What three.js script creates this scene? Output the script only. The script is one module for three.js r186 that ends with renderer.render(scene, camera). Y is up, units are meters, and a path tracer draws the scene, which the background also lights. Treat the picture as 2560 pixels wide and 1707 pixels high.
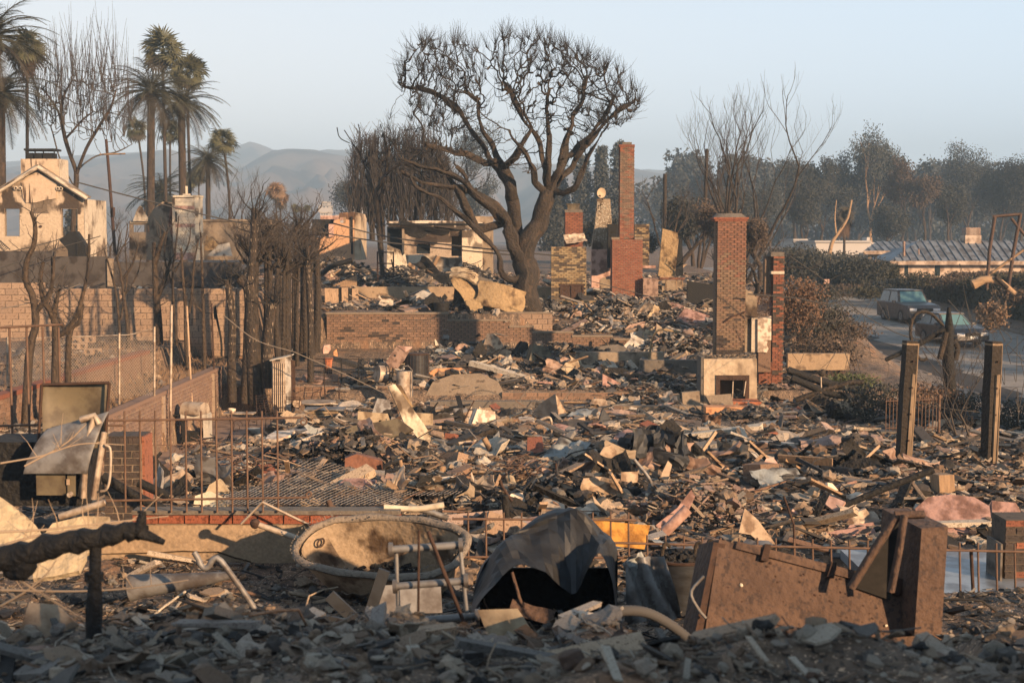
import * as THREE from 'three';
import { mergeGeometries } from 'three/addons/utils/BufferGeometryUtils.js';

// ------------------------------------------------------------------ camera, sky, sun, exposure
const F = 3400, YH = 600, CX = 1280, CY = 853.5, CAMY = 5.6;      // lens in photo pixels, horizon row, centre, eye height
const PITCH = Math.atan((CY - YH) / F), CP = Math.cos(PITCH), SP = Math.sin(PITCH);
const scene = new THREE.Scene();
const camera = new THREE.PerspectiveCamera(2 * Math.atan(853.5 / F) * 180 / Math.PI, 1024 / 682, 0.1, 9000);
camera.position.set(0, CAMY, 0);
camera.rotation.set(-PITCH, 0, 0);
camera.focus = 24; camera.userData.fStop = 4.6;
const renderer = new THREE.WebGLRenderer({ antialias: true });
renderer.toneMapping = THREE.LinearToneMapping;
renderer.toneMappingExposure = 2.32;
renderer.shadowMap.enabled = true;

const SUN_AZ = 44 * Math.PI / 180, SUN_EL = 15 * Math.PI / 180;   // azimuth to the right of straight behind the camera
const sunDir = new THREE.Vector3(Math.sin(SUN_AZ) * Math.cos(SUN_EL), Math.sin(SUN_EL), Math.cos(SUN_AZ) * Math.cos(SUN_EL));
{
  const w = 512, h = 256, data = new Float32Array(w * h * 4);
  const mix = (a, b, t) => a.map((v, i) => v + (b[i] - v) * t);
  for (let j = 0; j < h; j++) for (let i = 0; i < w; i++) {
    const el = ((j + 0.5) / h - 0.5) * Math.PI, th = ((i + 0.5) / w - 0.5) * 2 * Math.PI;
    const dx = Math.cos(th), dz = Math.sin(th);
    const warm = 0.5 + 0.5 * (-dx * 0.86 - dz * 0.2);             // smoke haze drifting on one side of the sky
    const s = Math.max(0, Math.sin(el));
    const hor = mix([0.46, 0.66, 0.84], [0.98, 0.84, 0.71], Math.min(1, Math.max(0, warm * 1.6 - 0.32)));
    const up = [0.36, 0.53, 0.72], zen = [0.10, 0.12, 0.15];
    let c = mix(hor, up, Math.min(1, s * 2.6));
    c = mix(c, zen, Math.pow(Math.min(1, s), 0.7));
    if (el < 0) c = mix(hor, [0.10, 0.09, 0.08], Math.min(1, -Math.sin(el) * 6));
    const k = (j * w + i) * 4; const lift = 0.86 * (1 + 0.28 * Math.exp(-s * 4)); data[k] = c[0] * lift; data[k + 1] = c[1] * lift; data[k + 2] = c[2] * lift; data[k + 3] = 1;
  }
  const sky = new THREE.DataTexture(data, w, h, THREE.RGBAFormat, THREE.FloatType);
  sky.mapping = THREE.EquirectangularReflectionMapping; sky.magFilter = sky.minFilter = THREE.LinearFilter; sky.needsUpdate = true;
  scene.background = sky; scene.environment = sky;
}
const sun = new THREE.DirectionalLight(new THREE.Color().setRGB(1, 0.65, 0.37), 5);
sun.position.copy(sunDir).multiplyScalar(120).add(new THREE.Vector3(0, 0, -40));
sun.target.position.set(0, 0, -40); sun.castShadow = true; sun.shadow.mapSize.set(4096, 4096);
Object.assign(sun.shadow.camera, { left: -70, right: 70, top: 60, bottom: -60, near: 1, far: 320 }); sun.shadow.radius = 1.5;
scene.add(sun, sun.target);
scene.fog = new THREE.FogExp2(new THREE.Color().setRGB(0.54, 0.77, 1.0), 0.00065);

// ------------------------------------------------------------------ small maths
let _s = 12345;
const seed = n => { _s = n >>> 0; };
const R = () => { _s = (_s + 0x6D2B79F5) | 0; let t = Math.imul(_s ^ (_s >>> 15), 1 | _s); t = (t + Math.imul(t ^ (t >>> 7), 61 | t)) ^ t; return ((t ^ (t >>> 14)) >>> 0) / 4294967296; };
const rr = (a, b) => a + (b - a) * R(), ri = (a, b) => Math.floor(rr(a, b + 1)), pick = a => a[Math.floor(R() * a.length)];
const V = (x, y, z) => new THREE.Vector3(x, y, z);
const clamp = (x, a = 0, b = 1) => Math.min(b, Math.max(a, x)), lerp = (a, b, t) => a + (b - a) * t;
const smooth = (a, b, x) => { const t = clamp((x - a) / (b - a)); return t * t * (3 - 2 * t); };
function pl(tab, x) { for (let i = 1; i < tab.length; i++) if (x <= tab[i][0]) { const a = tab[i - 1], b = tab[i]; return lerp(a[1], b[1], clamp((x - a[0]) / (b[0] - a[0]))); } return tab[tab.length - 1][1]; }
const h2 = (x, y, s = 0) => { let n = Math.imul(x | 0, 374761393) + Math.imul(y | 0, 668265263) + Math.imul(s | 0, 974634777); n = Math.imul(n ^ (n >>> 13), 1274126177); return ((n ^ (n >>> 16)) >>> 0) / 4294967296; };
function vn(x, y, p = 0, s = 0) { const xi = Math.floor(x), yi = Math.floor(y), m = v => p ? ((v % p) + p) % p : v; let fx = x - xi, fy = y - yi; fx = fx * fx * (3 - 2 * fx); fy = fy * fy * (3 - 2 * fy);
  return lerp(lerp(h2(m(xi), m(yi), s), h2(m(xi + 1), m(yi), s), fx), lerp(h2(m(xi), m(yi + 1), s), h2(m(xi + 1), m(yi + 1), s), fx), fy); }
function fbm(x, y, o = 4, p = 0, s = 0) { let a = 0.5, t = 0, n = 0; for (let i = 0; i < o; i++) { t += a * vn(x, y, p, s + i); n += a; x *= 2; y *= 2; p *= 2; a *= 0.5; } return t / n; }

// a photo pixel gives a direction; d (metres along the view axis on the level) gives the place on it
function P(px, py, d) { const u = (px - CX) / F, v = (CY - py) / F, t = d / (v * SP + CP); return V(u * t, CAMY + (v * CP - SP) * t, -d); }
const W = d => d / F;                                              // metres that one photo pixel spans at distance d

// ------------------------------------------------------------------ the lie of the land
const profC = [[0, 4.3], [4.4, 4.14], [5.5, 3.92], [6.4, 3.74], [7.2, 3.3], [8.2, 2.85], [10, 2.68], [12.3, 2.62], [12.6, 2.12], [16, 2.1], [20, 2.0], [24, 1.8], [30, 1.3], [36, 0.8], [40, 0.52], [42.4, 0.5], [42.7, 0.86], [47, 1.0], [50, 1.2], [51.95, 1.45], [52.15, 2.78], [58, 2.83], [65, 2.95], [75, 3.2], [90, 3.6], [120, 4.1], [200, 4.4], [600, 3.4], [6000, 2]];
const profR = [[0, 4.3], [4.4, 4.14], [5.5, 3.92], [6.4, 3.74], [7.2, 3.3], [8.2, 2.85], [10, 2.75], [11.4, 2.6], [11.9, 2.0], [16, 2.05], [20, 2.0], [24, 1.8], [27, 1.4], [31, 0.55], [36, 0.1], [40, -0.3], [400, -0.3]];
const profL = [[0, 4.3], [4.4, 4.14], [5.5, 3.92], [6.4, 3.74], [7.2, 3.3], [8.2, 2.85], [10, 2.72], [12.3, 2.64], [12.6, 2.12], [16, 1.9], [20, 1.35], [26, 0.45], [29.5, 0.03], [42.85, 0], [43.15, 1.0], [47, 1.1], [52, 1.45], [52.2, 2.85], [58, 2.9], [65, 3.0], [75, 3.3], [90, 3.7], [120, 4.1], [200, 4.4], [600, 3.4], [6000, 2]];
const roadY = d => -1.6 + 0.0278 * Math.min(d, 170);
function G0(x, d) {
  let y = pl(profC, d);
  if (d < 52.2) { const m = 1 - smooth(-6.9, -5.4, x); if (m > 0) y = lerp(y, pl(profL, d), m); }
  if (d > 52.05 && d < 58 && x > 0.3) y = lerp(pl([[0.3, 2.78], [0.9, 2.05], [2.4, 1.92], [5, 1.8], [7, 1.75]], x), y, smooth(52.2, 57.5, d));
  if (d > 50 && d <= 52.05) y = lerp(y, 1.75, smooth(50, 52, d) * smooth(4.8, 5.6, x));
  if (d < 16) y = lerp(y, pl(profR, d), smooth(-1.1, -0.6, x));
  if (d > 4.8 && d < 8.2) y -= 0.6 * smooth(4.6, 6.0, d) * (1 - smooth(6.8, 8.4, d)) * smooth(0.45, 0.8, x) * (1 - smooth(1.8, 2.15, x));
  if (d > 22 && d < 48.05) {                                      // garden terraces on the left
    if (x < -9.3) y = lerp(y, 1.42, smooth(22, 29, d));
    if (x < -11.3) y = lerp(y, 2.05 , smooth(22, 29, d));
  }
  if (d >= 48.05 && x < -8.4) y = Math.max(y, lerp(y, 3.7, 1 - smooth(-9.4, -8.4, x)));
  if (d > 55 && x < -5) y = lerp(y, Math.max(y, 4.0), 1 - smooth(-12, -8, x));
  if (d > 60.2 && d < 100 && x > -9.5) y = lerp(y, Math.max(y, 3.48), 1 - smooth(-0.8, 1.5, x));
  if (d > 34) { const m = smooth(13, 16.6, x) * (1 - smooth(150, 190, d)); if (m > 0) y = lerp(y, roadY(d) + (x > 28 ? 0.25 + 0.03 * (x - 28) : 0), m); }
  else if (d > 22) y = lerp(y, pl(profR, d), smooth(10.5, 14, x));
  return y;
}
function rubbleAmp(x, d) {

  if (d < 4) return 0.05; if (d < 8) return 0.16; if (d < 12.6) return 0.07;
  if (x < -9 || d > 80) return 0.03;
  if (x < -5.6 && d > 28 && d < 42) return 0.015;
  if (d > 34 && x > 15.5) return 0;
  if (d > 41.7 && d < 43.6) return 0.02; if (d > 50.8 && d < 52.6) return 0.02;
  return d < 41 ? 0.15 : 0.13;
}
function G(x, d) { const a = rubbleAmp(x, d); return G0(x, d) + a * 2 * (fbm(x * 0.9 + 7, d * 0.9, 3, 0, 3) - 0.45) + a * 0.7 * (vn(x * 3.3, d * 3.3, 0, 9) - 0.5); }
// where the view ray through a photo pixel meets the ground
function hit(px, py, d0 = 4.5) { let d = d0; for (; d < 400; d += 0.05 + d * 0.002) { const p = P(px, py, d); if (p.y <= G(p.x, d)) return { p: V(p.x, G(p.x, d), -d), d }; } const p = P(px, py, 400); return { p, d: 400 }; }
const onG = (px, d, dy = 0) => { let p = P(px, 1000, d); for (let i = 0; i < 2; i++) { const y = G(p.x, d); p = P(px, YH + F * (CAMY - y) / d, d); } p.y = G(p.x, d) + dy; return p; };

// ------------------------------------------------------------------ textures and materials
function tex(n, fn, srgb = true) {
  const a = new Uint8Array(n * n * 4);
  for (let j = 0; j < n; j++) for (let i = 0; i < n; i++) { const c = fn(i / n, j / n), k = (j * n + i) * 4; for (let q = 0; q < 3; q++) a[k + q] = clamp(Array.isArray(c) ? c[q] : c) * 255; a[k + 3] = 255; }
  const t = new THREE.DataTexture(a, n, n); t.wrapS = t.wrapT = THREE.RepeatWrapping; t.magFilter = THREE.LinearFilter; t.minFilter = THREE.LinearMipmapLinearFilter; t.generateMipmaps = true;
  if (srgb) t.colorSpace = THREE.SRGBColorSpace; t.needsUpdate = true; return t;
}
const mix3 = (a, b, t) => [lerp(a[0], b[0], t), lerp(a[1], b[1], t), lerp(a[2], b[2], t)];
const T = {
  // patches of soot on pale paint, multiplied with the paint's colour
  soot: tex(512, (u, v) => { const n = fbm(u * 3, v * 3, 6, 3, 1), f = fbm(u * 40, v * 40, 3, 40, 2), g = fbm(u * 11, v * 7, 4, 11, 5), d = clamp(smooth(0.5, 0.78, n) * 0.8 + smooth(0.55, 0.8, g) * 0.45 * smooth(0.35, 0.6, n)); return mix3([0.95 - 0.16 * f, 0.93 - 0.16 * f, 0.9 - 0.17 * f], [0.36, 0.31, 0.27], d); }),
  grime: tex(512, (u, v) => { const n = fbm(u * 8, v * 8, 5, 8, 11), f = fbm(u * 64, v * 64, 2, 64, 12); return mix3([1, 0.98, 0.96], [0.62, 0.56, 0.52], clamp(smooth(0.35, 0.7, n) * 0.8 + 0.3 * (f - 0.4))); }),
  streak: tex(512, (u, v) => { const n = fbm(u * 26, v * 2, 4, 26, 21), m = fbm(u * 4, v * 4, 4, 4, 22), d = clamp(smooth(0.5, 0.68, n) * smooth(0.38, 0.6, m)); const f = fbm(u * 50, v * 50, 2, 50, 23); return mix3([0.97 - 0.1 * f, 0.95 - 0.1 * f, 0.92 - 0.1 * f], [0.27, 0.22, 0.19], d * 0.85); }),
  char: tex(512, (u, v) => { const n = fbm(u * 10, v * 26, 4, 10, 31), m = fbm(u * 5, v * 5, 4, 5, 32), f = fbm(u * 60, v * 60, 2, 60, 33); const g = 0.16 + 0.16 * n + 0.08 * f; return mix3([g, g * 0.96, g * 0.92], [0.46, 0.43, 0.4], smooth(0.6, 0.75, m) * 0.6); }),
  bark: tex(512, (u, v) => { const n = fbm(u * 24, v * 6, 5, 24, 41), m = fbm(u * 6, v * 4, 4, 6, 42); const g = 0.13 + 0.24 * n; return mix3([g * 1.05, g * 0.96, g * 0.86], [0.40, 0.34, 0.28], smooth(0.58, 0.75, m) * 0.55); }),
  rust: tex(512, (u, v) => { const n = fbm(u * 7, v * 7, 5, 7, 51), f = fbm(u * 50, v * 50, 3, 50, 52), m = fbm(u * 3, v * 3, 4, 3, 53); let c = mix3([0.36, 0.27, 0.22], [0.52, 0.40, 0.32], n); c = mix3(c, [0.28, 0.22, 0.20], smooth(0.55, 0.75, f) * 0.7); return mix3(c, [0.62, 0.56, 0.5], smooth(0.6, 0.75, m) * 0.4); }),
  wood: tex(512, (u, v) => { const n = fbm(u * 40, v * 3, 4, 40, 61), m = fbm(u * 5, v * 5, 4, 5, 62); const g = 0.62 + 0.3 * n; return mix3([g, g * 0.93, g * 0.84], [0.28, 0.25, 0.23], smooth(0.55, 0.75, m) * 0.7); }),
  ash: tex(1024, (u, v) => { const n = fbm(u * 12, v * 12, 5, 12, 71), f = vn(u * 220, v * 220, 220, 72), g = vn(u * 110, v * 110, 110, 73), m = fbm(u * 5, v * 5, 3, 5, 74); let c = mix3([0.17, 0.155, 0.15], [0.40, 0.36, 0.32], n); if (f > 0.83) c = mix3(c, [0.66, 0.6, 0.54], 0.8); if (g < 0.2) c = mix3(c, [0.08, 0.08, 0.08], 0.7); return mix3(c, [0.46, 0.36, 0.28], smooth(0.52, 0.75, m) * 0.5); }),
  conc: tex(512, (u, v) => { const n = fbm(u * 6, v * 6, 5, 6, 81), f = fbm(u * 80, v * 80, 2, 80, 82); const g = 0.66 + 0.22 * n + 0.16 * (f - 0.5); return mix3([g, g * 0.97, g * 0.93], [0.34, 0.31, 0.29], smooth(0.6, 0.78, n) * 0.6); }),
  fine: tex(256, (u, v) => { const n = fbm(u * 32, v * 32, 4, 32, 91); return [n, n, n]; }, false),
  rough: tex(256, (u, v) => { const n = fbm(u * 8, v * 8, 5, 8, 92); return [n, n, n]; }, false),
  brickt: tex(256, (u, v) => { const n = fbm(u * 16, v * 16, 4, 16, 93); const g = 0.8 + 0.3 * (n - 0.5); return mix3([g, g, g], [0.4, 0.38, 0.36], smooth(0.58, 0.72, n) * 0.6); }),
};
const M = {};
function mk(name, rgb, t, rep = 1, o = {}) {                       // rgb linear; rep = texture repeats per metre
  const { bump, btex, brep, ...po } = o; const m = new THREE.MeshPhysicalMaterial({ roughness: 0.9, ...po }); m.color.setRGB(...rgb); m.name = name;
  if (t) { const c = t.clone(); c.repeat.set(rep, rep); c.needsUpdate = true; m.map = c; }
  if (o.bump) { const b = (o.btex || T.rough).clone(); const br = o.brep || rep * 2; b.repeat.set(br, br); b.needsUpdate = true; m.bumpMap = b; m.bumpScale = o.bump; }
  m.side = THREE.DoubleSide; M[name] = m; return m;
}
// ------------------------------------------------------------------ materials
const bm = { bump: 0.012 };
mk('stuccoWhite', [0.62, 0.56, 0.48], T.soot, 0.35, { bump: 0.01, brep: 2 });
mk('stuccoCream', [0.56, 0.46, 0.35], T.soot, 0.22, { bump: 0.012, brep: 2 });
mk('stuccoStreak', [0.52, 0.42, 0.32], T.streak, 0.35, bm);
mk('stuccoOrange', [0.55, 0.33, 0.20], T.soot, 0.25, bm);
mk('stuccoPink', [0.50, 0.34, 0.29], T.grime, 0.6, bm);
mk('pinkSlab', [0.33, 0.21, 0.185], T.grime, 0.9, { bump: 0.01, brep: 3 });
mk('stuccoDark', [0.06, 0.055, 0.052], T.grime, 0.4, bm);
mk('stuccoSooty', [0.33, 0.27, 0.21], T.soot, 0.5, bm);
mk('concrete', [0.34, 0.28, 0.22], T.conc, 0.7, { bump: 0.008, brep: 3 });
mk('concreteWarm', [0.52, 0.40, 0.28], T.conc, 0.6, { bump: 0.006, brep: 4 });
mk('concreteGrey', [0.22, 0.2, 0.18], T.conc, 0.8, bm);
mk('mortar', [0.34, 0.28, 0.22], T.fine === 0 ? null : T.conc, 2, {});
mk('mortarDark', [0.14, 0.115, 0.095], T.conc, 2, {});
mk('mortarPale', [0.5, 0.4, 0.32], T.conc, 2, {});
const brickSet = (n, list, rep = 2) => { M[n] = list.map((c, i) => mk(n + i, c, T.brickt, rep + i * 0.3, { bump: 0.004, btex: T.fine, brep: 3 })); };
brickSet('bRed', [[0.36, 0.125, 0.07], [0.31, 0.11, 0.065], [0.40, 0.15, 0.085], [0.27, 0.10, 0.06]]);
brickSet('bRedHot', [[0.42, 0.12, 0.06], [0.37, 0.11, 0.055], [0.33, 0.10, 0.05]]);
brickSet('bChim', [[0.30, 0.155, 0.10], [0.27, 0.17, 0.115], [0.24, 0.17, 0.12], [0.33, 0.19, 0.125], [0.2, 0.14, 0.1]]);
brickSet('bChimTop', [[0.34, 0.16, 0.10], [0.30, 0.145, 0.092], [0.27, 0.135, 0.09]]); brickSet('bChimMid', [[0.32, 0.205, 0.13], [0.29, 0.19, 0.12], [0.26, 0.17, 0.11], [0.30, 0.18, 0.115]]);
brickSet('bBuff', [[0.46, 0.33, 0.18], [0.40, 0.28, 0.15], [0.50, 0.38, 0.22], [0.13, 0.10, 0.075], [0.2, 0.15, 0.1]]);
brickSet('bBrown', [[0.34, 0.205, 0.135], [0.30, 0.185, 0.125], [0.38, 0.235, 0.155], [0.26, 0.165, 0.115]]);
brickSet('bPinkish', [[0.34, 0.22, 0.165], [0.30, 0.195, 0.15], [0.37, 0.24, 0.175], [0.27, 0.185, 0.145]]);
brickSet('bBlock', [[0.47, 0.325, 0.22], [0.44, 0.30, 0.205], [0.5, 0.35, 0.24], [0.41, 0.285, 0.2]]);
brickSet('bSoot', [[0.085, 0.062, 0.05], [0.10, 0.07, 0.055], [0.07, 0.055, 0.048]]);
mk('char', [0.19, 0.18, 0.17], T.char, 1.2, { bump: 0.03, btex: T.rough, brep: 4 });
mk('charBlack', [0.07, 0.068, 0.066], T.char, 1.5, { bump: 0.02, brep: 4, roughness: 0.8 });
mk('barkBurnt', [0.56, 0.49, 0.43], T.bark, 0.8, { bump: 0.04, btex: T.rough, brep: 3 });
mk('barkBrown', [0.8, 0.66, 0.54], T.bark, 0.7, { bump: 0.04, btex: T.rough, brep: 3 });
mk('barkPale', [0.52, 0.38, 0.25], T.wood, 0.6, { bump: 0.02 });
mk('twig', [0.055, 0.045, 0.038], null, 1);
mk('twigBlack', [0.025, 0.022, 0.02], null, 1);
mk('twigDry', [0.33, 0.24, 0.16], null, 1);
mk('palmTrunk', [0.62, 0.52, 0.44], T.bark, 0.5, { bump: 0.03 });
mk('frond', [0.05, 0.048, 0.028], null, 1, { roughness: 0.8 });
mk('frondBurnt', [0.045, 0.038, 0.027], null, 1);
mk('frondFan', [0.075, 0.075, 0.038], null, 1);
mk('thatch', [0.2, 0.12, 0.07], null, 1);
mk('leafDark', [0.04, 0.041, 0.034], null, 1); mk('leafGrey', [0.062, 0.068, 0.064], null, 1);
mk('leafBrown', [0.085, 0.06, 0.042], null, 1); mk('leafRust', [0.13, 0.075, 0.045], null, 1); mk('leafGreen', [0.075, 0.09, 0.035], null, 1);
mk('leafHedge', [0.042, 0.04, 0.024], null, 1); mk('leafDry', [0.26, 0.16, 0.085], null, 1); mk('grassDry', [0.2, 0.13, 0.08], null, 1);
mk('iron', [0.19, 0.145, 0.11], T.rust, 3, { roughness: 0.75 });
mk('ironBrown', [0.72, 0.73, 0.72], T.rust, 3, { roughness: 0.8 });
mk('rust', [0.5, 0.53, 0.57], T.rust, 0.9, { bump: 0.012, brep: 4 });
mk('rustDark', [0.3, 0.27, 0.26], T.rust, 1, { bump: 0.01, brep: 3 });
mk('steelBlack', [0.02, 0.024, 0.03], T.grime, 1, { roughness: 0.62, bump: 0.004 });
mk('steelGrey', [0.2, 0.205, 0.21], T.grime, 1, { roughness: 0.6, metalness: 0.3 });
mk('steelPale', [0.55, 0.53, 0.5], T.soot, 0.8, { roughness: 0.65 });
mk('steelBlue', [0.33, 0.37, 0.40], T.soot, 0.9, { roughness: 0.6 });
mk('galv', [0.42, 0.36, 0.29], T.grime, 0.9, { roughness: 0.6, metalness: 0.25 });
mk('olive', [0.12, 0.1, 0.062], T.grime, 0.8, { roughness: 0.6 });
mk('oliveBoard', [0.38, 0.31, 0.21], T.grime, 0.7, bm);
mk('ochre', [0.40, 0.29, 0.165], T.soot, 0.6, { bump: 0.02, brep: 2 });
mk('mustard', [0.46, 0.24, 0.05], T.grime, 1.2, bm);
mk('whitePaint', [0.72, 0.66, 0.55], T.soot, 0.7, { bump: 0.006 });
mk('whiteMelt', [0.5, 0.42, 0.3], T.soot, 0.9, { bump: 0.03, brep: 2 });
mk('tileWhite', [0.60, 0.53, 0.44], T.grime, 1.2, { roughness: 0.6 });
mk('tanPanel', [0.42, 0.33, 0.24], T.grime, 1, bm);
mk('brownMetal', [0.27, 0.185, 0.145], T.grime, 1, { roughness: 0.6 });
mk('plank', [0.42, 0.32, 0.235], T.wood, 1, { bump: 0.006, btex: T.fine });
mk('plankPale', [0.62, 0.5, 0.4], T.wood, 1, { bump: 0.006, btex: T.fine });
mk('postWood', [0.34, 0.28, 0.22], T.wood, 0.8, { bump: 0.01 });  // paler copy of the post wood, stands for sunlight on it
mk('terracotta', [0.46, 0.17, 0.085], T.grime, 2, {});
mk('redBoard', [0.24, 0.11, 0.075], T.soot, 1, bm);
mk('orangeSlab', [0.52, 0.27, 0.14], T.grime, 0.8, bm);
mk('hose', [0.07, 0.066, 0.062], null, 1);
mk('wire', [0.05, 0.045, 0.04], null, 1);
mk('wirePale', [0.17, 0.14, 0.11], null, 1);
mk('chainlink', [0.30, 0.25, 0.20], null, 1, { roughness: 0.6 });
mk('tubIn', [0.36, 0.28, 0.2], T.soot, 1.6, { roughness: 0.7, bump: 0.008, brep: 4 });
mk('tubOut', [0.42, 0.31, 0.21], T.grime, 1.2, { roughness: 0.8, bump: 0.006, brep: 4 });
mk('ashCrust', [0.35, 0.31, 0.27], T.conc, 3, { bump: 0.006, brep: 10 });
mk('ashGround', [1.75, 1.5, 1.25], T.ash, 0.5, { bump: 0.03, btex: T.rough, brep: 1.5 });
mk('roofMetal', [0.15, 0.175, 0.21], T.grime, 0.3, { roughness: 0.55 });
mk('wallHouse', [0.46, 0.38, 0.31], T.grime, 0.3, {});
mk('farWall', [0.42, 0.39, 0.36], null, 1); mk('farRoof', [0.34, 0.32, 0.3], null, 1);
mk('dark', [0.16, 0.15, 0.14], T.char, 1.5);  // dark tone that stands for shade in holes, slots and the oven gap
mk('glassDark', [0.02, 0.03, 0.035], null, 1, { roughness: 0.08 });
mk('glassCar', [0.10, 0.20, 0.22], null, 1, { roughness: 0.12 });
mk('carGrey', [0.05, 0.045, 0.047], T.grime, 1, { roughness: 0.5, clearcoat: 0.4, clearcoatRoughness: 0.4 });
mk('tyre', [0.018, 0.018, 0.018], null, 1);
mk('lampGlass', [0.55, 0.57, 0.6], null, 1, { roughness: 0.2 });
mk('plate', [0.6, 0.6, 0.58], null, 1);
mk('asphalt', [0.4, 0.39, 0.38], T.conc, 0.25, { bump: 0.004 });
mk('pavement', [0.36, 0.31, 0.27], T.conc, 0.4, {});
mk('ashGrey', [0.30, 0.31, 0.33], T.ash, 0.6, {});
mk('paver', [0.42, 0.31, 0.26], T.conc, 0.5, {});
mk('hill', [0.24, 0.17, 0.13], T.soot, 0.004, {});
mk('poolSlab', [0.22, 0.26, 0.30], T.grime, 0.6, { roughness: 0.35 });
mk('whiteBag', [0.72, 0.68, 0.55], T.soot, 1.2, { roughness: 0.6 });
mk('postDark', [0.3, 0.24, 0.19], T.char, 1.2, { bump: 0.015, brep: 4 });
mk('logPale', [0.55, 0.42, 0.3], T.wood, 1, bm);

// ------------------------------------------------------------------ names, things, parts
const taken = {};
const numbered = n => { const k = taken[n] = (taken[n] ?? -1) + 1; return k ? n + '_' + String(k).padStart(3, '0') : n; };
function tag(o, label, category, group, kind) { o.userData = { label, category, kind: 'thing' }; if (group) o.userData.group = group; if (kind) o.userData.kind = kind; return o; }
function shade(o) { o.castShadow = o.receiveShadow = true; return o; }
function thing(name, label, category, group) { const g = new THREE.Group(); g.name = numbered(name); tag(g, label, category, group); scene.add(g); return g; }
function part(parent, name, geo, mat) { const m = shade(new THREE.Mesh(geo, mat)); m.name = name; parent.add(m); return m; }
function one(name, label, category, geo, mat, group) { const m = shade(new THREE.Mesh(geo, mat)); m.name = numbered(name); tag(m, label, category, group); scene.add(m); return m; }
function structure(name, geo, mat, label) { const m = shade(new THREE.Mesh(geo, mat)); m.name = name; m.userData = { kind: 'structure', label: label || name.replace(/_/g, ' ') + ' of the burnt neighbourhood' }; scene.add(m); return m; }
function stuffPart(parent, name, geo, mat) { const m = part(parent, name, geo, mat); m.userData.kind = 'stuff'; return m; }
// move the origin of every thing built in world coordinates to its base
function settle() {
  for (const o of scene.children) {
    if (o.isLight || o === sun.target || o.userData.kind === 'structure' || o.isInstancedMesh) continue;
    if (o.position.lengthSq() > 0 || o.rotation.y) continue;
    const b = new THREE.Box3().setFromObject(o); if (b.isEmpty()) continue;
    const c = b.getCenter(V(0, 0, 0)); c.y = b.min.y;
    if (o.isMesh) { o.geometry = o.geometry.clone().translate(-c.x, -c.y, -c.z); o.position.copy(c); }
    else { for (const k of o.children) k.position.sub(c); o.position.copy(c); }
  }
}
function clone(o, label) { const c = o.clone(); c.name = numbered(o.name.replace(/_\d{3}$/, '')); c.userData = { ...o.userData }; if (label) c.userData.label = label; scene.add(c); return c; }

// ------------------------------------------------------------------ geometry
function uvBox(g0, s = 1) {
  const g = g0.index ? g0.toNonIndexed() : g0; if (!g.attributes.normal) g.computeVertexNormals();
  const p = g.attributes.position, n = g.attributes.normal, uv = new Float32Array(p.count * 2);
  for (let i = 0; i < p.count; i += 3) {
    const ax = Math.abs(n.getX(i)) + Math.abs(n.getX(i + 1)) + Math.abs(n.getX(i + 2)), ay = Math.abs(n.getY(i)) + Math.abs(n.getY(i + 1)) + Math.abs(n.getY(i + 2)), az = Math.abs(n.getZ(i)) + Math.abs(n.getZ(i + 1)) + Math.abs(n.getZ(i + 2));
    for (let k = i; k < i + 3; k++) { const x = p.getX(k), y = p.getY(k), z = p.getZ(k); let u, v; if (ay >= ax && ay >= az) { u = x; v = z; } else if (ax >= az) { u = z; v = y; } else { u = x; v = y; } uv[2 * k] = u * s; uv[2 * k + 1] = v * s; }
  }
  g.setAttribute('uv', new THREE.BufferAttribute(uv, 2)); return g;
}
const MX = (p, e = [0, 0, 0], s = [1, 1, 1]) => new THREE.Matrix4().compose(p, new THREE.Quaternion().setFromEuler(new THREE.Euler(...e, 'YXZ')), V(...s));
const at = (g, p, e) => g.applyMatrix4(MX(p, e));
const merge = a => { a = a.map(g => g.index ? g.toNonIndexed() : g); for (const g of a) for (const k of Object.keys(g.attributes)) if (!['position', 'normal', 'uv'].includes(k)) g.deleteAttribute(k); return mergeGeometries(a); };
function box(w, h, d, c) { const g = uvBox(new THREE.BoxGeometry(w, h, d)); if (c) g.translate(c.x, c.y, c.z); return g; }
// box given by its corners
const box6 = (x0, x1, y0, y1, z0, z1) => box(x1 - x0, y1 - y0, z1 - z0, V((x0 + x1) / 2, (y0 + y1) / 2, (z0 + z1) / 2));
// a worn block: box with jittered corners
function wornBox(w, h, d, j = 0.01) { const g = new THREE.BoxGeometry(w, h, d, 1, 1, 1), p = g.attributes.position, m = {}; for (let i = 0; i < p.count; i++) { const k = [p.getX(i) > 0, p.getY(i) > 0, p.getZ(i) > 0].join(); m[k] ??= [rr(-j, j), rr(-j, j), rr(-j, j)]; p.setXYZ(i, p.getX(i) + m[k][0], p.getY(i) + m[k][1], p.getZ(i) + m[k][2]); } g.computeVertexNormals(); return uvBox(g); }
// photo rectangle -> box whose front face stands at distance d
function rectBox(px0, py0, px1, py1, d, depth) { const a = P(px0, py1, d), b = P(px1, py0, d); return { x0: Math.min(a.x, b.x), x1: Math.max(a.x, b.x), y0: a.y, y1: b.y, z1: -d, z0: -d - depth, geo() { return box6(this.x0, this.x1, this.y0, this.y1, this.z0, this.z1); } }; }
// polygon (x,y pairs) given thickness t towards -z
function plate(pts, t, holes = []) { const s = new THREE.Shape(pts.map(p => new THREE.Vector2(p[0], p[1]))); for (const h of holes) s.holes.push(new THREE.Path(h.map(p => new THREE.Vector2(p[0], p[1])))); const g = new THREE.ExtrudeGeometry(s, { depth: t, bevelEnabled: false, steps: 1, curveSegments: 6 }); g.translate(0, 0, -t); return uvBox(g); }
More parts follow.
